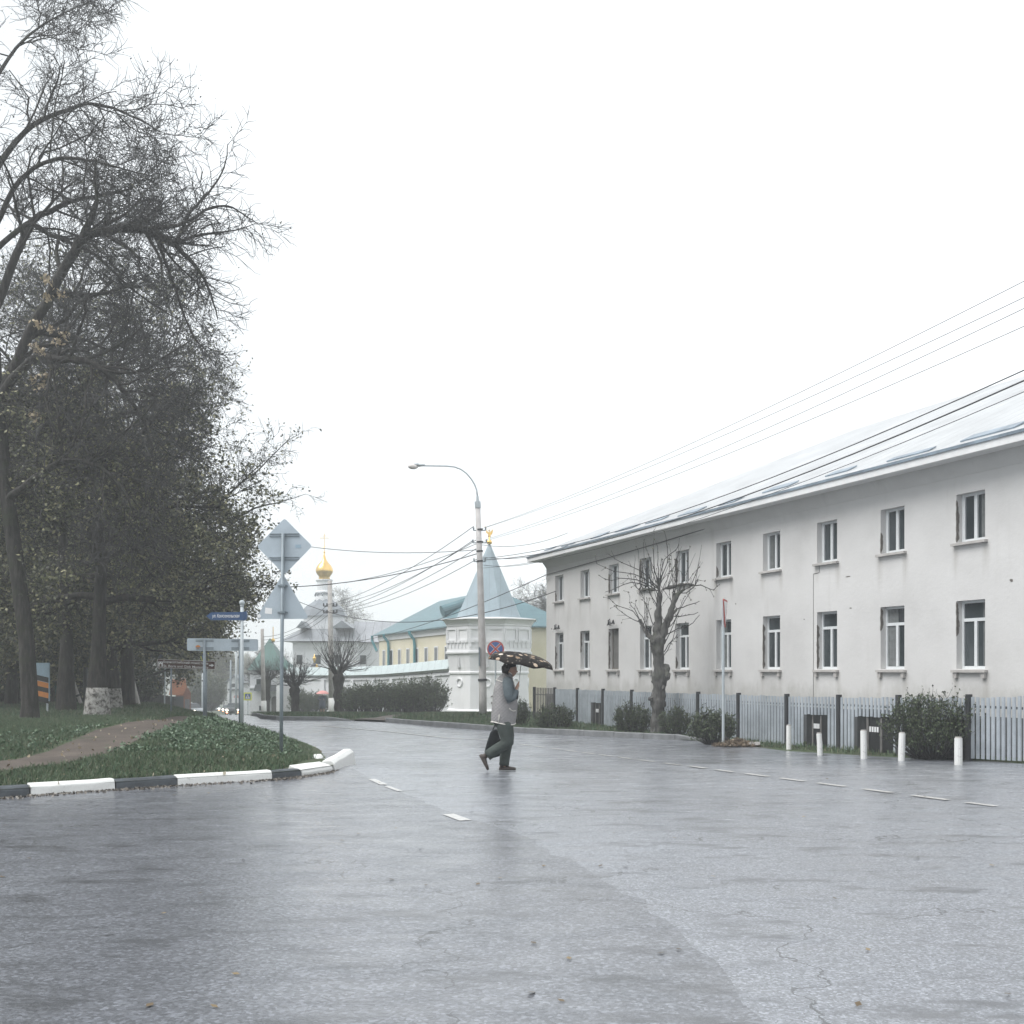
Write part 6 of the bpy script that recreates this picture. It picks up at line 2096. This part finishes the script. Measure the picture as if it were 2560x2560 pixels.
limb([(263, 927), (330, 932), (380, 915), (430, 880), (480, 850)], .055, .012, 9, [-1.2]*5, 2)
limb([(18, 1250), (110, 1180), (180, 1150), (250, 1170), (310, 1230), (340, 1300)], .12, .02, 12, [0, -1, -1.4, -1.6, -1.6, -1.4])
limb([(-8, 420), (60, 330), (150, 280), (240, 260), (330, 290), (400, 330)], .09, .015, 13, [0, .5, .7, .8, .8, 1])
limb([(-25, 220), (40, 120), (110, 60), (190, 20)], .06, .01, 10, [0, .5, .7, 1])
limb([(-10, 560), (50, 450), (130, 400), (220, 400), (300, 420), (380, 440)], .08, .012, 12, [0, -.5, -.7, -.9, -1, -1])
finish_tree(edge, wood, twigs, leaves, 4, leafm='leaf_brown', ls=(.03, .06))
# pale hanging seed clusters
rs = np.random.default_rng(9)
SPx = []
for (px, py) in ((120, 735), (150, 728), (90, 800), (128, 815), (160, 830), (85, 860), (100, 870), (82, 940), (110, 935), (88, 1030), (105, 960), (118, 690), (145, 845)):
    c = ep(px, py, -1.3)
    SPx = [(c.x+rs.normal(0, .06), c.y+rs.normal(0, .08), c.z-abs(rs.normal(0, .11))) for _ in range(26)]
    V, Fq = leaf_quads(SPx, rs, .05, .09, 2.0, .8)
    np_mesh('seed_cluster', V, Fq, M['seed'], edge)

# -- the whitewashed tree, its neighbour and the leaning limb tree
def at_px(px, Y): return Vector((WX(px, Y), Y, vz1(WX(px, Y), Y)-.04))
Pd = params(LP_low, 3, 1.2, floor=2.6, lens=(5.2, 2.7, 1.45, .7), droop=-.035)
w1 = generic_tree('maple_tree', at_px(243, 33.5), 13.5, 4.7, 31, 'stout whitewashed tree with a dense twiggy olive crown beside the path', Pd, .30, 3.2, 15, white=.95, limb_up=(.25, .9))
w2 = generic_tree('maple_tree', at_px(284, 44), 14.5, 5.6, 32, 'second whitewashed tree right behind the stout one', Pd, .27, 2.4, 13, white=.9, limb_up=(.2, .9))
generic_tree('bare_tree', at_px(165, 40), 19.5, 5.6, 35, 'tall bare tree in the gap between the edge tree and the stout whitewashed tree', params(lambda q: .5 if q.z < 9 else .12, 2, 1.1, floor=3.0, lens=(5.2, 2.8, 1.5, .75)), .28, 4.5, 14, limb_up=(.3, 1.0))
# right hand spreading tree
Yt3 = 47.0
t0 = at_px(318, Yt3)
t3 = thing('spreading_tree', t0, 0, 'tree whose long mossy limb leans out to the right over the brown sign', 'tree')
rng = random.Random(77)
wood, twigs, leaves = Wood(), Wood(), []
def tp3(px, py, dy=0.0): return W(px, py, Yt3+dy)-t0
wood.add([tp3(318, 1772), tp3(320, 1700), tp3(316, 1600), tp3(322, 1480), tp3(335, 1330), tp3(350, 1180), tp3(360, 1050), tp3(372, 900)], [.36, .28, .25, .23, .18, .14, .1, .04], None, 10)
P3_ = params(lambda q: .45 if q.x < 3.4 else .16, 2, 1.0, lens=(5, 2.6, 1.5, .75), droop=-.01)
def limb3(px, r0, r1, kids, lvl=1, dys=None):
    limb_from(wood, twigs, leaves, rng, [tp3(a, c, (dys[i] if dys else 0)) for i, (a, c) in enumerate(px)], r0, r1, P3_, kids, lvl)
limb3([(316, 1590), (350, 1480), (386, 1414), (430, 1375), (470, 1340), (515, 1290), (560, 1245), (610, 1200), (660, 1150)], .17, .015, 16)
limb3([(470, 1340), (530, 1325), (580, 1300), (640, 1270), (700, 1255), (765, 1235)], .08, .010, 13, 2)
limb3([(545, 1262), (600, 1210), (640, 1180), (700, 1120), (735, 1090)], .05, .008, 10, 2)
limb3([(430, 1375), (480, 1385), (540, 1395), (600, 1400), (650, 1412)], .05, .008, 10, 2)
limb3([(330, 1440), (400, 1470), (460, 1480), (520, 1470), (560, 1455)], .08, .012, 12)
limb3([(340, 1290), (400, 1210), (450, 1120), (500, 1060), (560, 1010)], .1, .012, 13)
limb3([(330, 1380), (300, 1300), (260, 1210), (240, 1130)], .1, .02, 12)
limb3([(350, 1180), (420, 1080), (470, 980), (500, 900)], .09, .012, 12)
limb3([(362, 1040), (400, 940), (440, 850), (470, 760)], .07, .010, 12)
limb3([(350, 1150), (300, 1050), (260, 950), (250, 850)], .08, .012, 12)
limb3([(372, 900), (350, 800), (360, 720)], .04, .008, 10)
finish_tree(t3, wood, twigs, leaves, 6, ls=(.06, .11))

# -- the wood behind, and low leafy growth under it
Pw = params(lambda q: .75, 3, 1.05, floor=1.0, lens=(5, 2.8, 1.5, .75), droop=-.03, rmin=.009, leaf_s=.16)
wood_label = 'bare spring tree with olive young leaves in the dark wood behind the whitewashed trunks'
wg_ = 'trees of the dark wood on the left'
wood_a = generic_tree('woodland_tree', at_px(120, 56), 15, 5.6, 51, wood_label, Pw, .26, 1.6, 14, group=wg_, ls=(.09, .16), limb_up=(.1, .9))
wood_b = generic_tree('woodland_tree', at_px(322, 64), 11.5, 4.4, 52, wood_label, params(lambda q: .75, 3, 1.05, floor=3.4, lens=(5, 2.8, 1.5, .75), droop=-.015, rmin=.009, leaf_s=.16), .22, 1.2, 14, group=wg_, ls=(.09, .16), limb_up=(.05, .8))
for i, (px, Y, s_, rz, src) in enumerate(((30, 50, 1.0, 1.2, wood_a), (280, 66, 1.0, 4.1, wood_a), (-60, 44, 1.0, 3.3, wood_a), (290, 76, 1.15, .8, wood_b), (335, 92, .9, 2.9, wood_b), (110, 84, 1.35, 5.0, wood_b), (-20, 70, 1.3, 3.9, wood_b), (150, 52, .7, 5.6, wood_b))):
    copy_tree(src, at_px(px, Y), rz, (s_, s_, s_), wood_label, wg_)
ug = 'dark undergrowth bush between the tree trunks and the board fences'
far_label = 'hazy grey brown tree far down the road beyond the cars'
fg_ = 'hazy trees at the far end of the road'
for i, (px, Y, s_, rz) in enumerate(((505, 170, 1.15, 1.0), (528, 330, 1.5, 2.0), (560, 300, 1.2, 3.1), (600, 260, 1.15, .4), (640, 320, 1.1, 5.2), (548, 430, 2.0, 4.4), (585, 440, 1.8, 2.2), (520, 450, 2.1, .9), (625, 430, 1.6, 1.5))):
    copy_tree(wood_b, (WX(px, Y), Y, (vz1 if px < 530 else lambda a, y: g(y)-.2)(WX(px, Y), Y)), rz, (s_, s_, s_), far_label, fg_)
# trees behind the monastery
Pbi = params(lambda q: .22, 1, .75, lens=(4.2, 3.0, 2.6, 1.5), droop=-.22, rmin=.011, leaf_s=.2)
generic_tree('birch_tree', (WX(868, 165), 165, -5), 20.5, 4.6, 61, 'tall drooping birch in thin leaf rising behind the church roof', Pbi, .25, 6, 13, bark='bark_pale', ls=(.10, .16), limb_up=(.6, 1.3))
generic_tree('bare_tree', (WX(1376, 95), 95, -2.2), 12.2, 4.2, 62, 'pale bare tree half hidden behind the left corner of the cream house', params(lambda q: .1, 1, 1.0, lens=(4, 2.4, 1.4, .7), rmin=.010), .2, 3, 11, bark='bark_pale', ls=(.06, .1), limb_up=(.4, 1.2))
generic_tree('bare_tree', (WX(668, 108), 108, -2.9), 6.6, 2.6, 63, 'low bare tree between the gate house and the sign post', params(lambda q: .1, 1, .9, lens=(3, 1.6, .9, .5), rmin=.008), .17, 2.2, 9, ls=(.06, .1), limb_up=(.3, 1.0))

# -- pollarded street trees
def pollard(loc, H, r, seed, label, shoots=70, Ls=(1.0, 1.8), spread=60, heads=None):
    rng = random.Random(seed)
    t = thing('pollard_tree', loc, 0, label, 'tree')
    wood, twigs, leaves = Wood(), Wood(), []
    k = 8
    tp = [Vector((rng.gauss(0, r*.12), rng.gauss(0, r*.12), -.2+(H+.2)*i/k)) for i in range(k+1)]
    wood.add(tp, [r*q for q in (1.3, 1.0, .95, .85, .95, .9, 1.05, 1.3, .75)], None, 9)
    hd = []
    for i in range(heads or 5):
        az = i*1.3+rng.random()
        d = Vector((math.cos(az)*.8, math.sin(az)*.8, rng.uniform(.6, 1.2))).normalized()
        L = rng.uniform(.5, .95)
        a = tp[-1]-Vector((0,0,rng.uniform(.1, .5)))
        pts = [a+d*L*q for q in (0, .33, .66, 1)]
        wood.add(pts, [r*.5, r*.38, r*.42, r*.3], None, 7)
        hd.append((pts[-1], d))
        hd.append((pts[-2], d))
    for i in range(shoots):
        p, d = rng.choice(hd)
        dd = rnd_dir(rng, d, R(rng.uniform(5, spread)))
        L = rng.uniform(*Ls); pts = [p]
        for j in range(5):
            dd = (dd+Vector((rng.gauss(0, .09), rng.gauss(0, .09), rng.gauss(.09, .09)))).normalized()
            pts.append(pts[-1]+dd*L/5)
        twigs.add(pts, r*.075, .006, 4)
        for j in range(2):
            q = pts[rng.randint(2, 4)]; d2 = rnd_dir(rng, dd, R(rng.uniform(20, 60))); l2 = L*.35
            twigs.add([q, q+d2*l2*.5, q+d2*l2+Vector((0,0,l2*.15))], .009, .005, 3)
    finish_tree(t, wood, twigs, [], seed)
    return t
pollard((WX(737, 64), 64, g(64)), 1.75, .27, 71, 'dark pollarded tree before the white arched gateway', 110, (.8, 1.9), 70)
pollard((WX(847, 63), 63, g(63)), 2.5, .29, 72, 'thick pollarded tree right of the pale utility pole before the hedge', 90, (1.0, 2.4), 65)
pollard((WX(668, 84), 84, g(84)), 3.0, .26, 73, 'pollarded tree with a round head before the dark green tent roof', 90, (.8, 1.7), 75)
# the big one before the cream house, traced limb by limb
Yq = 32.6
q0 = Vector((WX(1643, Yq), Yq, g(Yq)+.02))
POLL = 'bark_pale'
pt_ = thing('pollard_tree', q0, 0, 'large knobbly pollarded tree with budding shoots before the cream house', 'tree')
rng = random.Random(88)
wood, twigs, buds = Wood(), Wood(), []
def pq(u, v, dy=0.0): return W(1320+u/3.331, 1300+v/3.331, Yq+dy)-q0
pxs = Yq/F/3.331
wood.add([pq(1075, 1800), pq(1075, 1730), pq(1082, 1620), pq(1080, 1530), pq(1082, 1480), pq(1095, 1410), pq(1100, 1340), pq(1110, 1270), pq(1088, 1190), pq(1080, 1100), pq(1075, 1000), pq(1085, 940)],
         [w_*pxs for w_ in (66, 50, 45, 58, 64, 42, 62, 66, 44, 50, 62, 40)], None, 14)
tr3 = []
def ql(pts, r0, r1, dys=None):
    P = [pq(a, c, (dys[i] if dys else 0)) for i, (a, c) in enumerate(pts)]
    wood.add(P, [(r0+(r1-r0)*i/(len(P)-1))*pxs*(1.12 if i % 2 else .95) for i in range(len(P))], None, 8)
    return P
L1 = ql([(1080, 1000), (1078, 900), (1083, 800), (1095, 720), (1098, 640), (1090, 560), (1085, 505)], 40, 17)
L2 = ql([(1100, 1000), (1140, 920), (1150, 850), (1180, 790), (1195, 720), (1225, 660), (1250, 610), (1300, 580)], 34, 10, [0, -.1, -.2, -.3, -.3, -.3, -.3, -.3])
L3 = ql([(1060, 1010), (1000, 960), (960, 900), (930, 830)], 28, 8, [0, .2, .4, .5])
L4 = ql([(1085, 590), (1030, 575), (980, 575), (930, 590)], 15, 11)
L5 = ql([(1095, 585), (1160, 570), (1240, 545), (1330, 530), (1390, 545)], 14, 5)
L6 = ql([(1120, 980), (1160, 900), (1200, 800), (1240, 740)], 20, 8, [0, .3, .5, .6])
bud_pts = []
def shoot(pts, r, dy=0.0):
    P = [pq(a, c, dy) for a, c in pts]
    n_ = 7; out = []
    for i in range(n_+1):
        f_ = i/n_*(len(P)-1); i0 = min(len(P)-2, int(f_)); out.append(P[i0].lerp(P[i0+1], f_-i0)+Vector((rng.gauss(0, .008), rng.gauss(0, .02), rng.gauss(0, .008))))
    twigs.add(out, r, r*.45, 4)
    for i in range(2, n_+1):
        if rng.random() < .8: bud_pts.append(out[i])
        if rng.random() < .45:
            d = (out[i]-out[i-1]).normalized(); d2 = rnd_dir(rng, d, R(rng.uniform(25, 60))); l_ = rng.uniform(.08, .3)
            twigs.add([out[i], out[i]+d2*l_*.5, out[i]+d2*l_], r*.5, r*.3, 3); bud_pts.append(out[i]+d2*l_)
fixed = [[(1080, 560), (1000, 470), (900, 400), (760, 350), (670, 290)], [(1070, 570), (960, 480), (850, 440), (700, 420), (570, 365)], [(1060, 580), (930, 500), (800, 480), (680, 510), (590, 465)], [(1050, 590), (940, 530), (830, 520), (740, 570), (640, 600)],
         [(1085, 520), (1050, 420), (1045, 250), (1050, 90)], [(1090, 520), (1085, 400), (1080, 220)], [(1095, 530), (1110, 400), (1150, 300), (1240, 250), (1255, 200)], [(1090, 540), (1130, 430), (1170, 340), (1150, 140)],
         [(1300, 580), (1350, 560), (1390, 470), (1420, 370)], [(1390, 545), (1450, 545), (1540, 585), (1600, 525)], [(1330, 535), (1390, 560), (1400, 490), (1470, 510)], [(1250, 610), (1330, 600), (1400, 540), (1420, 480)],
         [(1190, 730), (1250, 640), (1290, 500), (1280, 430)], [(1240, 740), (1300, 720), (1370, 700), (1430, 680)], [(1210, 800), (1280, 800), (1420, 770)], [(1150, 960), (1260, 900), (1370, 870), (1430, 790)], [(1130, 1100), (1170, 1040), (1210, 1000), (1250, 950)],
         [(1180, 800), (1210, 600), (1220, 450)], [(1200, 720), (1230, 560), (1225, 330)], [(1160, 900), (1210, 860), (1290, 700), (1350, 600), (1360, 480)], [(1130, 1040), (1200, 900), (1250, 760), (1300, 650)], [(1125, 1140), (1165, 1080), (1220, 950), (1240, 820)],
         [(960, 900), (900, 760), (850, 700), (840, 600)], [(940, 850), (880, 830), (790, 780), (720, 715)], [(930, 830), (870, 750), (750, 720), (680, 650)], [(980, 930), (990, 800), (980, 700)], [(1000, 960), (960, 830), (890, 700)], [(930, 590), (900, 560), (880, 480), (890, 330)],
         [(1040, 880), (1000, 740), (950, 620)], [(1075, 720), (1020, 620), (990, 520)], [(1085, 640), (1130, 560), (1170, 470), (1180, 330)], [(960, 580), (930, 520), (920, 260)], [(1100, 650), (1040, 540), (970, 430), (960, 180)]]
for i, s_ in enumerate(fixed): shoot(s_, .017 if i < 17 else .014, rng.uniform(-.35, .35))
for i in range(46):
    src = rng.choice([L1[3:], L2[3:], L4, L5, L6[1:], L3[1:], L1[4:], L4])
    p = rng.choice(src); d = rnd_dir(rng, Vector((rng.uniform(-.4, .4), rng.uniform(-.5, .5), 1)), R(rng.uniform(0, 45))); L = rng.uniform(.6, 1.7)
    pts = [p]
    for j in range(6):
        d = (d+Vector((rng.gauss(0, .1), rng.gauss(0, .1), rng.gauss(.06, .08)))).normalized(); pts.append(pts[-1]+d*L/6)
    twigs.add(pts, .012, .005, 3)
    for q in pts[2:]:
        if rng.random() < .6: bud_pts.append(q)
finish_tree(pt_, wood, twigs, [tuple(q) for q in bud_pts], 12, bark='bark_pale', leafm='leaf_brown', ls=(.035, .06), hang=0)
kb = MB()
for (u, v, ru, rv) in ((1150, 1235, 36, 30), (1160, 1300, 30, 40), (1020, 1490, 26, 22), (1130, 1530, 24, 24), (1040, 1345, 18, 20), (1130, 1400, 16, 24), (1035, 1010, 24, 30), (1125, 1010, 22, 26), (1150, 1262, 30, 50)):
    c = pq(u, v, rng.uniform(-.2, .1)); kb.ball(c, (ru*pxs, ru*pxs, rv*pxs), 10, 7)
bo_ = kb.build('burls', M['bark_pale'], pt_, smooth=True)
ctx = bpy.data.textures.new('knobs', 'CLOUDS'); ctx.noise_scale = .22; ctx.noise_depth = 3
for o_ in [c for c in kids(pt_) if c.name.startswith(('trunk', 'burls'))]:
    sb_m = o_.modifiers.new('fine', 'SUBSURF'); sb_m.levels = sb_m.render_levels = 3 if o_ is bo_ else 2
    dm = o_.modifiers.new('knobs', 'DISPLACE'); dm.texture = ctx; dm.strength = .17; dm.mid_level = .5

# -- clipped twiggy bushes
def shrub_mesh(seed, W_, H_, stems, leaf_n, ls):
    rng = random.Random(seed)
    wood, lv = Wood(), []
    for i in range(stems):
        az = rng.uniform(0, 2*math.pi); ro = math.sqrt(rng.random())
        base = Vector((math.cos(az)*ro*W_*.16, math.sin(az)*ro*W_*.16, -.05))
        top = Vector((math.cos(az)*ro*W_*.46, math.sin(az)*ro*W_*.46, H_*(.98-.33*ro*ro)*rng.uniform(.82, 1.06)))
        pts = []
        for j in range(5):
            f_ = j/4
            q = base.lerp(top, f_); bow = math.sin(f_*math.pi)*.10*ro*W_
            q = q+Vector((math.cos(az)*bow, math.sin(az)*bow, -bow*.4))+Vector((rng.gauss(0, .02), rng.gauss(0, .02), 0))
            pts.append(q)
        wood.add(pts, .013*H_/1.2+.003, .004, 3)
        for j in range(9):
            f_ = rng.uniform(.3, 1); k_ = min(3, int(f_*4)); q = pts[k_].lerp(pts[k_+1], f_*4-k_)
            d = rnd_dir(rng, (pts[k_+1]-pts[k_]), R(rng.uniform(20, 65))); L = rng.uniform(.12, .34)*H_/1.2
            e_ = q+d*L+Vector((0,0,L*.25))
            wood.add([q, q+d*L*.5, e_], .005, .003, 3)
            for _ in range(leaf_n):
                r_ = q.lerp(e_, rng.random()*1.1); lv.append((r_.x+rng.gauss(0, .02), r_.y+rng.gauss(0, .02), r_.z+rng.gauss(0, .02)))
    V, Fq = leaf_quads(lv, np.random.default_rng(seed), ls[0], ls[1], 1.4)
    return wood, V, Fq
def shrub(name, loc, seed, W_, H_, label, stems=70, leaf_n=5, ls=(.025, .05), group=None, leafm='leaf_hedge'):
    t = thing(name, loc, 0, label, 'bush', group)
    wood, V, Fq = shrub_mesh(seed, W_, H_, stems, leaf_n, ls)
    s_ = wood.build('stems', M['twig'], t)
    np_mesh('leaves', V, Fq, M[leafm], s_)
    return t
def gp_(px, Y): return (WX(px, Y), Y, g(Y)+.05)
shrub('bush', gp_(2330, 22.6), 101, 2.15, 1.22, 'largest twiggy bush, in front of the fence behind the white bollards', 120, 9, (.025, .05))
shrub('bush', gp_(1784, 28.6), 102, 1.35, .82, 'round bush around the foot of the give way sign post', 80, 6)
shrub('bush', gp_(1690, 31.6), 103, .95, .82, 'small bush just right of the large pollarded tree trunk', 60, 5)
shrub('bush', gp_(1578, 33.4), 104, 1.4, .86, 'greyish bush left of the large pollarded tree trunk', 80, 5)
shrub('bush', gp_(1384, 35.8), 105, 1.5, .76, 'low dome shaped bush before the slatted end of the fence', 80, 6)
shrub('bush', gp_(1300, 38), 106, .85, .85, 'small bush half hidden behind the walker', 50, 5)
hg = 'uncut hedge bushes along the monastery wall'
hb1 = shrub('hedge_bush', gp_(1075, 60), 111, 2.3, 1.95, 'tall loose hedge bush at the foot of the corner tower', 90, 7, (.05, .09))
hb2 = shrub('hedge_bush', gp_(1005, 60), 112, 2.3, 1.85, 'hedge bush second from the corner tower', 90, 7, (.05, .09))
hb3 = shrub('hedge_bush', gp_(950, 60), 113, 2.2, 1.7, 'hedge bush in the middle of the row along the monastery wall', 90, 7, (.05, .09))
copy_tree(hb3, gp_(900, 60.5), 2.1, (1, 1, .98), 'hedge bush just right of the thick pollarded tree trunk')
copy_tree(hb2, gp_(788, 90), 1.1, (1.15, 1.15, .98), 'hedge bush behind the distant pink umbrella')
copy_tree(hb1, gp_(752, 91), 2.9, (1.0, 1.0, 1.0), 'low hedge bush right of the dark pollarded tree')
copy_tree(hb3, gp_(1040, 61), 3.7, (.95, .95, 1.05), 'hedge bush squeezed between the two nearest the corner tower')
copy_tree(hb1, gp_(862, 88), 4.0, (1.1, 1.0, 1.05), 'low hedge bush behind the foot of the pale utility pole')

for i, (px, Y, s_) in enumerate(((20, 57, 1.5), (70, 63, 1.7), (125, 66, 1.9), (180, 66, 1.7), (235, 63, 1.8), (290, 68, 1.9), (330, 72, 1.7), (360, 92, 1.6), (-30, 56, 1.7), (512, 135, 2.2), (520, 150, 2.0))):
    copy_tree((hb1, hb2, hb3)[i % 3], at_px(px, Y), i*1.7, (s_*1.1, s_, s_), ug, 'undergrowth bushes below the wood')
# -- heap of garden waste by the kerb end
rng = random.Random(5)
dh = thing('debris_heap', (WX(1840, 27.6), 27.6, g(27.6)+.03), 0, 'low heap of brown cut twigs beside the end of the kerb', 'debris')
wd_, lv = Wood(), []
for i in range(420):
    a = rng.uniform(0, 2*math.pi); ro = math.sqrt(rng.random())
    p = Vector((math.cos(a)*ro*.55, math.sin(a)*ro*.3, rng.uniform(0, .2)*(1-ro)))
    d = Vector((rng.gauss(0, 1), rng.gauss(0, .6), rng.gauss(0, .25))).normalized(); L = rng.uniform(.1, .35)
    wd_.add([p-d*L/2, p+Vector((0,0,.015)), p+d*L/2], .008, .004, 3)
    lv.append((p.x, p.y, p.z+rng.uniform(0, .04)))
hs2 = wd_.build('twigs', plain('cut_twigs', (.16, .12, .085), .85, var=.4), dh)
V, Fq = leaf_quads(lv*2, np.random.default_rng(3), .03, .07); np_mesh('dead_leaves', V, Fq, random_island('dead_leaves', [(.12, .09, .06), (.24, .18, .12), (.3, .26, .2)]), dh)
cb2 = MB()
for i in range(7):
    cb2.box((.42+rng.uniform(-.12, .18), rng.uniform(-.12, .12), .05), (rng.uniform(.06, .16), .1, rng.uniform(.05, .1)), rz=rng.uniform(0, 3), rx=rng.uniform(-.4, .4))
cb2.build('rubble', M['concrete'], dh)

# ------------------------------------------------------------------ grass
def blades(name, X, Y, Z, rs, h0, h1, w, mat, kind='stuff', lean=.45):
    n_ = len(X)
    P = np.column_stack([X, Y, Z])
    az = rs.uniform(0, 2*np.pi, n_); h = rs.uniform(h0, h1, n_)
    sx_ = np.column_stack([np.cos(az), np.sin(az), np.zeros(n_)])*(w*rs.uniform(.6, 1.4, n_))[:,None]
    la = rs.uniform(0, 2*np.pi, n_); lm = np.abs(rs.normal(0, lean, n_))*h
    tip = P+np.column_stack([np.cos(la)*lm, np.sin(la)*lm, h])
    mid = P*.45+tip*.55; mid[:,2] += h*.12
    V = np.stack([P-sx_, P+sx_, mid+sx_*.7, tip, mid-sx_*.7], 1).reshape(-1, 3)
    q = np.arange(n_)*5
    Fq = np.column_stack([q, q+1, q+2, q+3, q+4])
    o_ = np_mesh(name, V, Fq, mat)
    return tag(o_, kind=kind)
rs = np.random.default_rng(17)
def sample_verge(n_, x0, x1, y0, y1, poly, pad=.06, path_pad=.12, keep=None):
    X = rs.uniform(x0, x1, n_); Y = y0+(y1-y0)*rs.uniform(0, 1, n_)**1.25
    ok = inside(X, Y, poly)
    X, Y = X[ok], Y[ok]
    return X, Y
X, Y = sample_verge(420000, -13.5, -3.3, 11.5, 36, verge_poly)
dpath = seg_dist(X, Y, path_poly+[path_poly[0]])
dedge = seg_dist(X, Y, verge_edge)
patch = hash_noise(X*1.9+3, Y*1.9)+rs.normal(0, .35, len(X))
nose = np.exp(-(((X+4.1)/.9)**2+((Y-18.0)/1.3)**2))
ok = (~inside(X, Y, path_poly)) & (dpath > np.abs(rs.normal(0, .22, len(X)))) & (dedge > .14+np.abs(rs.normal(0, .10, len(X)))) & (patch > -.75) & (rs.uniform(0, 1, len(X)) > nose*.9)
X, Y = X[ok], Y[ok]
blades('grass', X, Y, verge_z(X, Y)-.01, rs, .03, .11, .0050, M['grass'], lean=.6)
X, Y = sample_verge(90000, -28, -6, 30, 62, verge_poly)
ok = ~inside(X, Y, path_poly) & (seg_dist(X, Y, path_poly+[path_poly[0]]) > .1)
X, Y = X[ok], Y[ok]
blades('grass', X, Y, verge_z(X, Y)-.01, rs, .06, .16, .013, M['grass'])
# broad-leaved weeds on the mound
X, Y = sample_verge(5200, -9.5, -3.8, 17.5, 28.5, verge_poly)
ok = (~inside(X, Y, path_poly)) & (seg_dist(X, Y, verge_edge) > .5) & (rs.uniform(0, 1, len(X)) < np.exp(-(((X+6.3)/2.1)**2+((Y-22.5)/4.5)**2))*1.2) & (hash_noise(X*2.3, Y*2.1) > -.2)
X, Y = X[ok], Y[ok]; Z = verge_z(X, Y)
P = np.repeat(np.column_stack([X, Y, Z+.07]), 7, axis=0)+rs.normal(0, 1, (len(X)*7, 3))*np.array([.05, .05, .03])
V, Fq = leaf_quads(P, rs, .02, .055, 1.3)
tag(np_mesh('weeds', V, Fq, M['weed']), kind='stuff')
# right hand verges
def fill(poly, n_, h0, h1, w, zf, edge=None):
    xs_ = [q[0] for q in poly]; ys_ = [q[1] for q in poly]
    X = rs.uniform(min(xs_), max(xs_), n_); Y = rs.uniform(min(ys_), max(ys_), n_)
    ok = inside(X, Y, poly) & (seg_dist(X, Y, poly+[poly[0]]) > .12)
    X, Y = X[ok], Y[ok]
    blades('grass', X, Y, zf(X, Y)-.01, rs, h0, h1, w, M['grass'])
fy0 = BC+Vector((-.9317, -.3633, 0))*1.1
fpa = fy0+EX*34; fpb = fy0+EX*-4
fill([(10.9, 15.5)]+right_edge[2:]+kerb_r[1:]+[(-4.6, 44), (fpb.x, fpb.y), (fpa.x, fpa.y)], 120000, .04, .13, .010, rverge_z)
fill([(-4.9, 42.5), (-4.5, 62), (2, 66), (1, 46)], 22000, .06, .2, .02, rverge_z)
fill(kerb_l+[(-16, 66), (-5.6, 66), (-5.5, 45)], 26000, .06, .2, .02, rverge_z)
# grass round the pole foot
X = lamp.location.x+rs.normal(0, .35, 500); Y = lamp.location.y-.25+rs.normal(0, .25, 500)
blades('grass', X, Y, rverge_z(X, Y), rs, .08, .26, .014, M['grass'])
# fallen leaves on the path and verge
X, Y = sample_verge(600, -12, -3.6, 12, 32, verge_poly)
V, Fq = leaf_quads(np.column_stack([X, Y, verge_z(X, Y)+.03]), rs, .03, .06, 1.4)
tag(np_mesh('fallen_leaves', V, Fq, random_island('fallen_leaf', [(.16, .12, .07), (.30, .25, .17), (.42, .38, .30)])), kind='stuff')
lx_ = rs.uniform(-7, 9, 150); ly_ = rs.uniform(4.5, 17, 150)
okl = ~inside(lx_, ly_, verge_poly); lx_, ly_ = lx_[okl], ly_[okl]
n_l = len(lx_); az_ = rs.uniform(0, 6.28, n_l); sl_ = rs.uniform(.014, .032, n_l)
c0 = np.column_stack([lx_, ly_, pchip(ly_, GY, GZ)+.014])
ax_ = np.column_stack([np.cos(az_), np.sin(az_), rs.uniform(-.15, .3, n_l)])*sl_[:,None]; bx_ = np.column_stack([-np.sin(az_), np.cos(az_), rs.uniform(-.1, .2, n_l)])*sl_[:,None]*.6
V = np.stack([c0-ax_, c0+bx_, c0+ax_, c0-bx_], 1).reshape(-1, 3)
tag(np_mesh('fallen_leaves', V, np.arange(n_l*4).reshape(n_l, 4), random_island('road_leaf', [(.05, .035, .02), (.12, .085, .045), (.20, .15, .08)])), kind='stuff')
# grit swept against the kerb
GXl, GYl = [], []
for (a, c) in zip(edge_front[1:-1], edge_front[2:]):
    for _ in range(260):
        t_ = rng.random(); GXl.append(a[0]+(c[0]-a[0])*t_+rng.gauss(0, .03)); GYl.append(a[1]+(c[1]-a[1])*t_-.07-abs(rng.gauss(0, .13)))
GXl, GYl = np.array(GXl), np.array(GYl)
V, Fq = leaf_quads(np.column_stack([GXl, GYl, pchip(GYl, GY, GZ)+.012]), rs, .012, .04, 1.3)
tag(np_mesh('grit', V, Fq, random_island('grit', [(.05, .045, .04), (.13, .11, .09), (.3, .28, .25)])), kind='stuff')

# ------------------------------------------------------------------ misty air
hz = MB(); hz.bx(-424, 424, -44, 704, -40, 34)
hm = bpy.data.materials.new('mist'); hm.use_nodes = True
hn = hm.node_tree
for x in list(hn.nodes): hn.nodes.remove(x)
out = hn.nodes.new('ShaderNodeOutputMaterial')
pv = hn.nodes.new('ShaderNodeVolumePrincipled')
pv.inputs['Color'].default_value = (.96, .975, .985, 1)
pv.inputs['Density'].default_value = .0019
pv.inputs['Anisotropy'].default_value = .2
hn.links.new(pv.outputs['Volume'], out.inputs['Volume'])
tag(hz.build('haze', hm), kind='stuff')
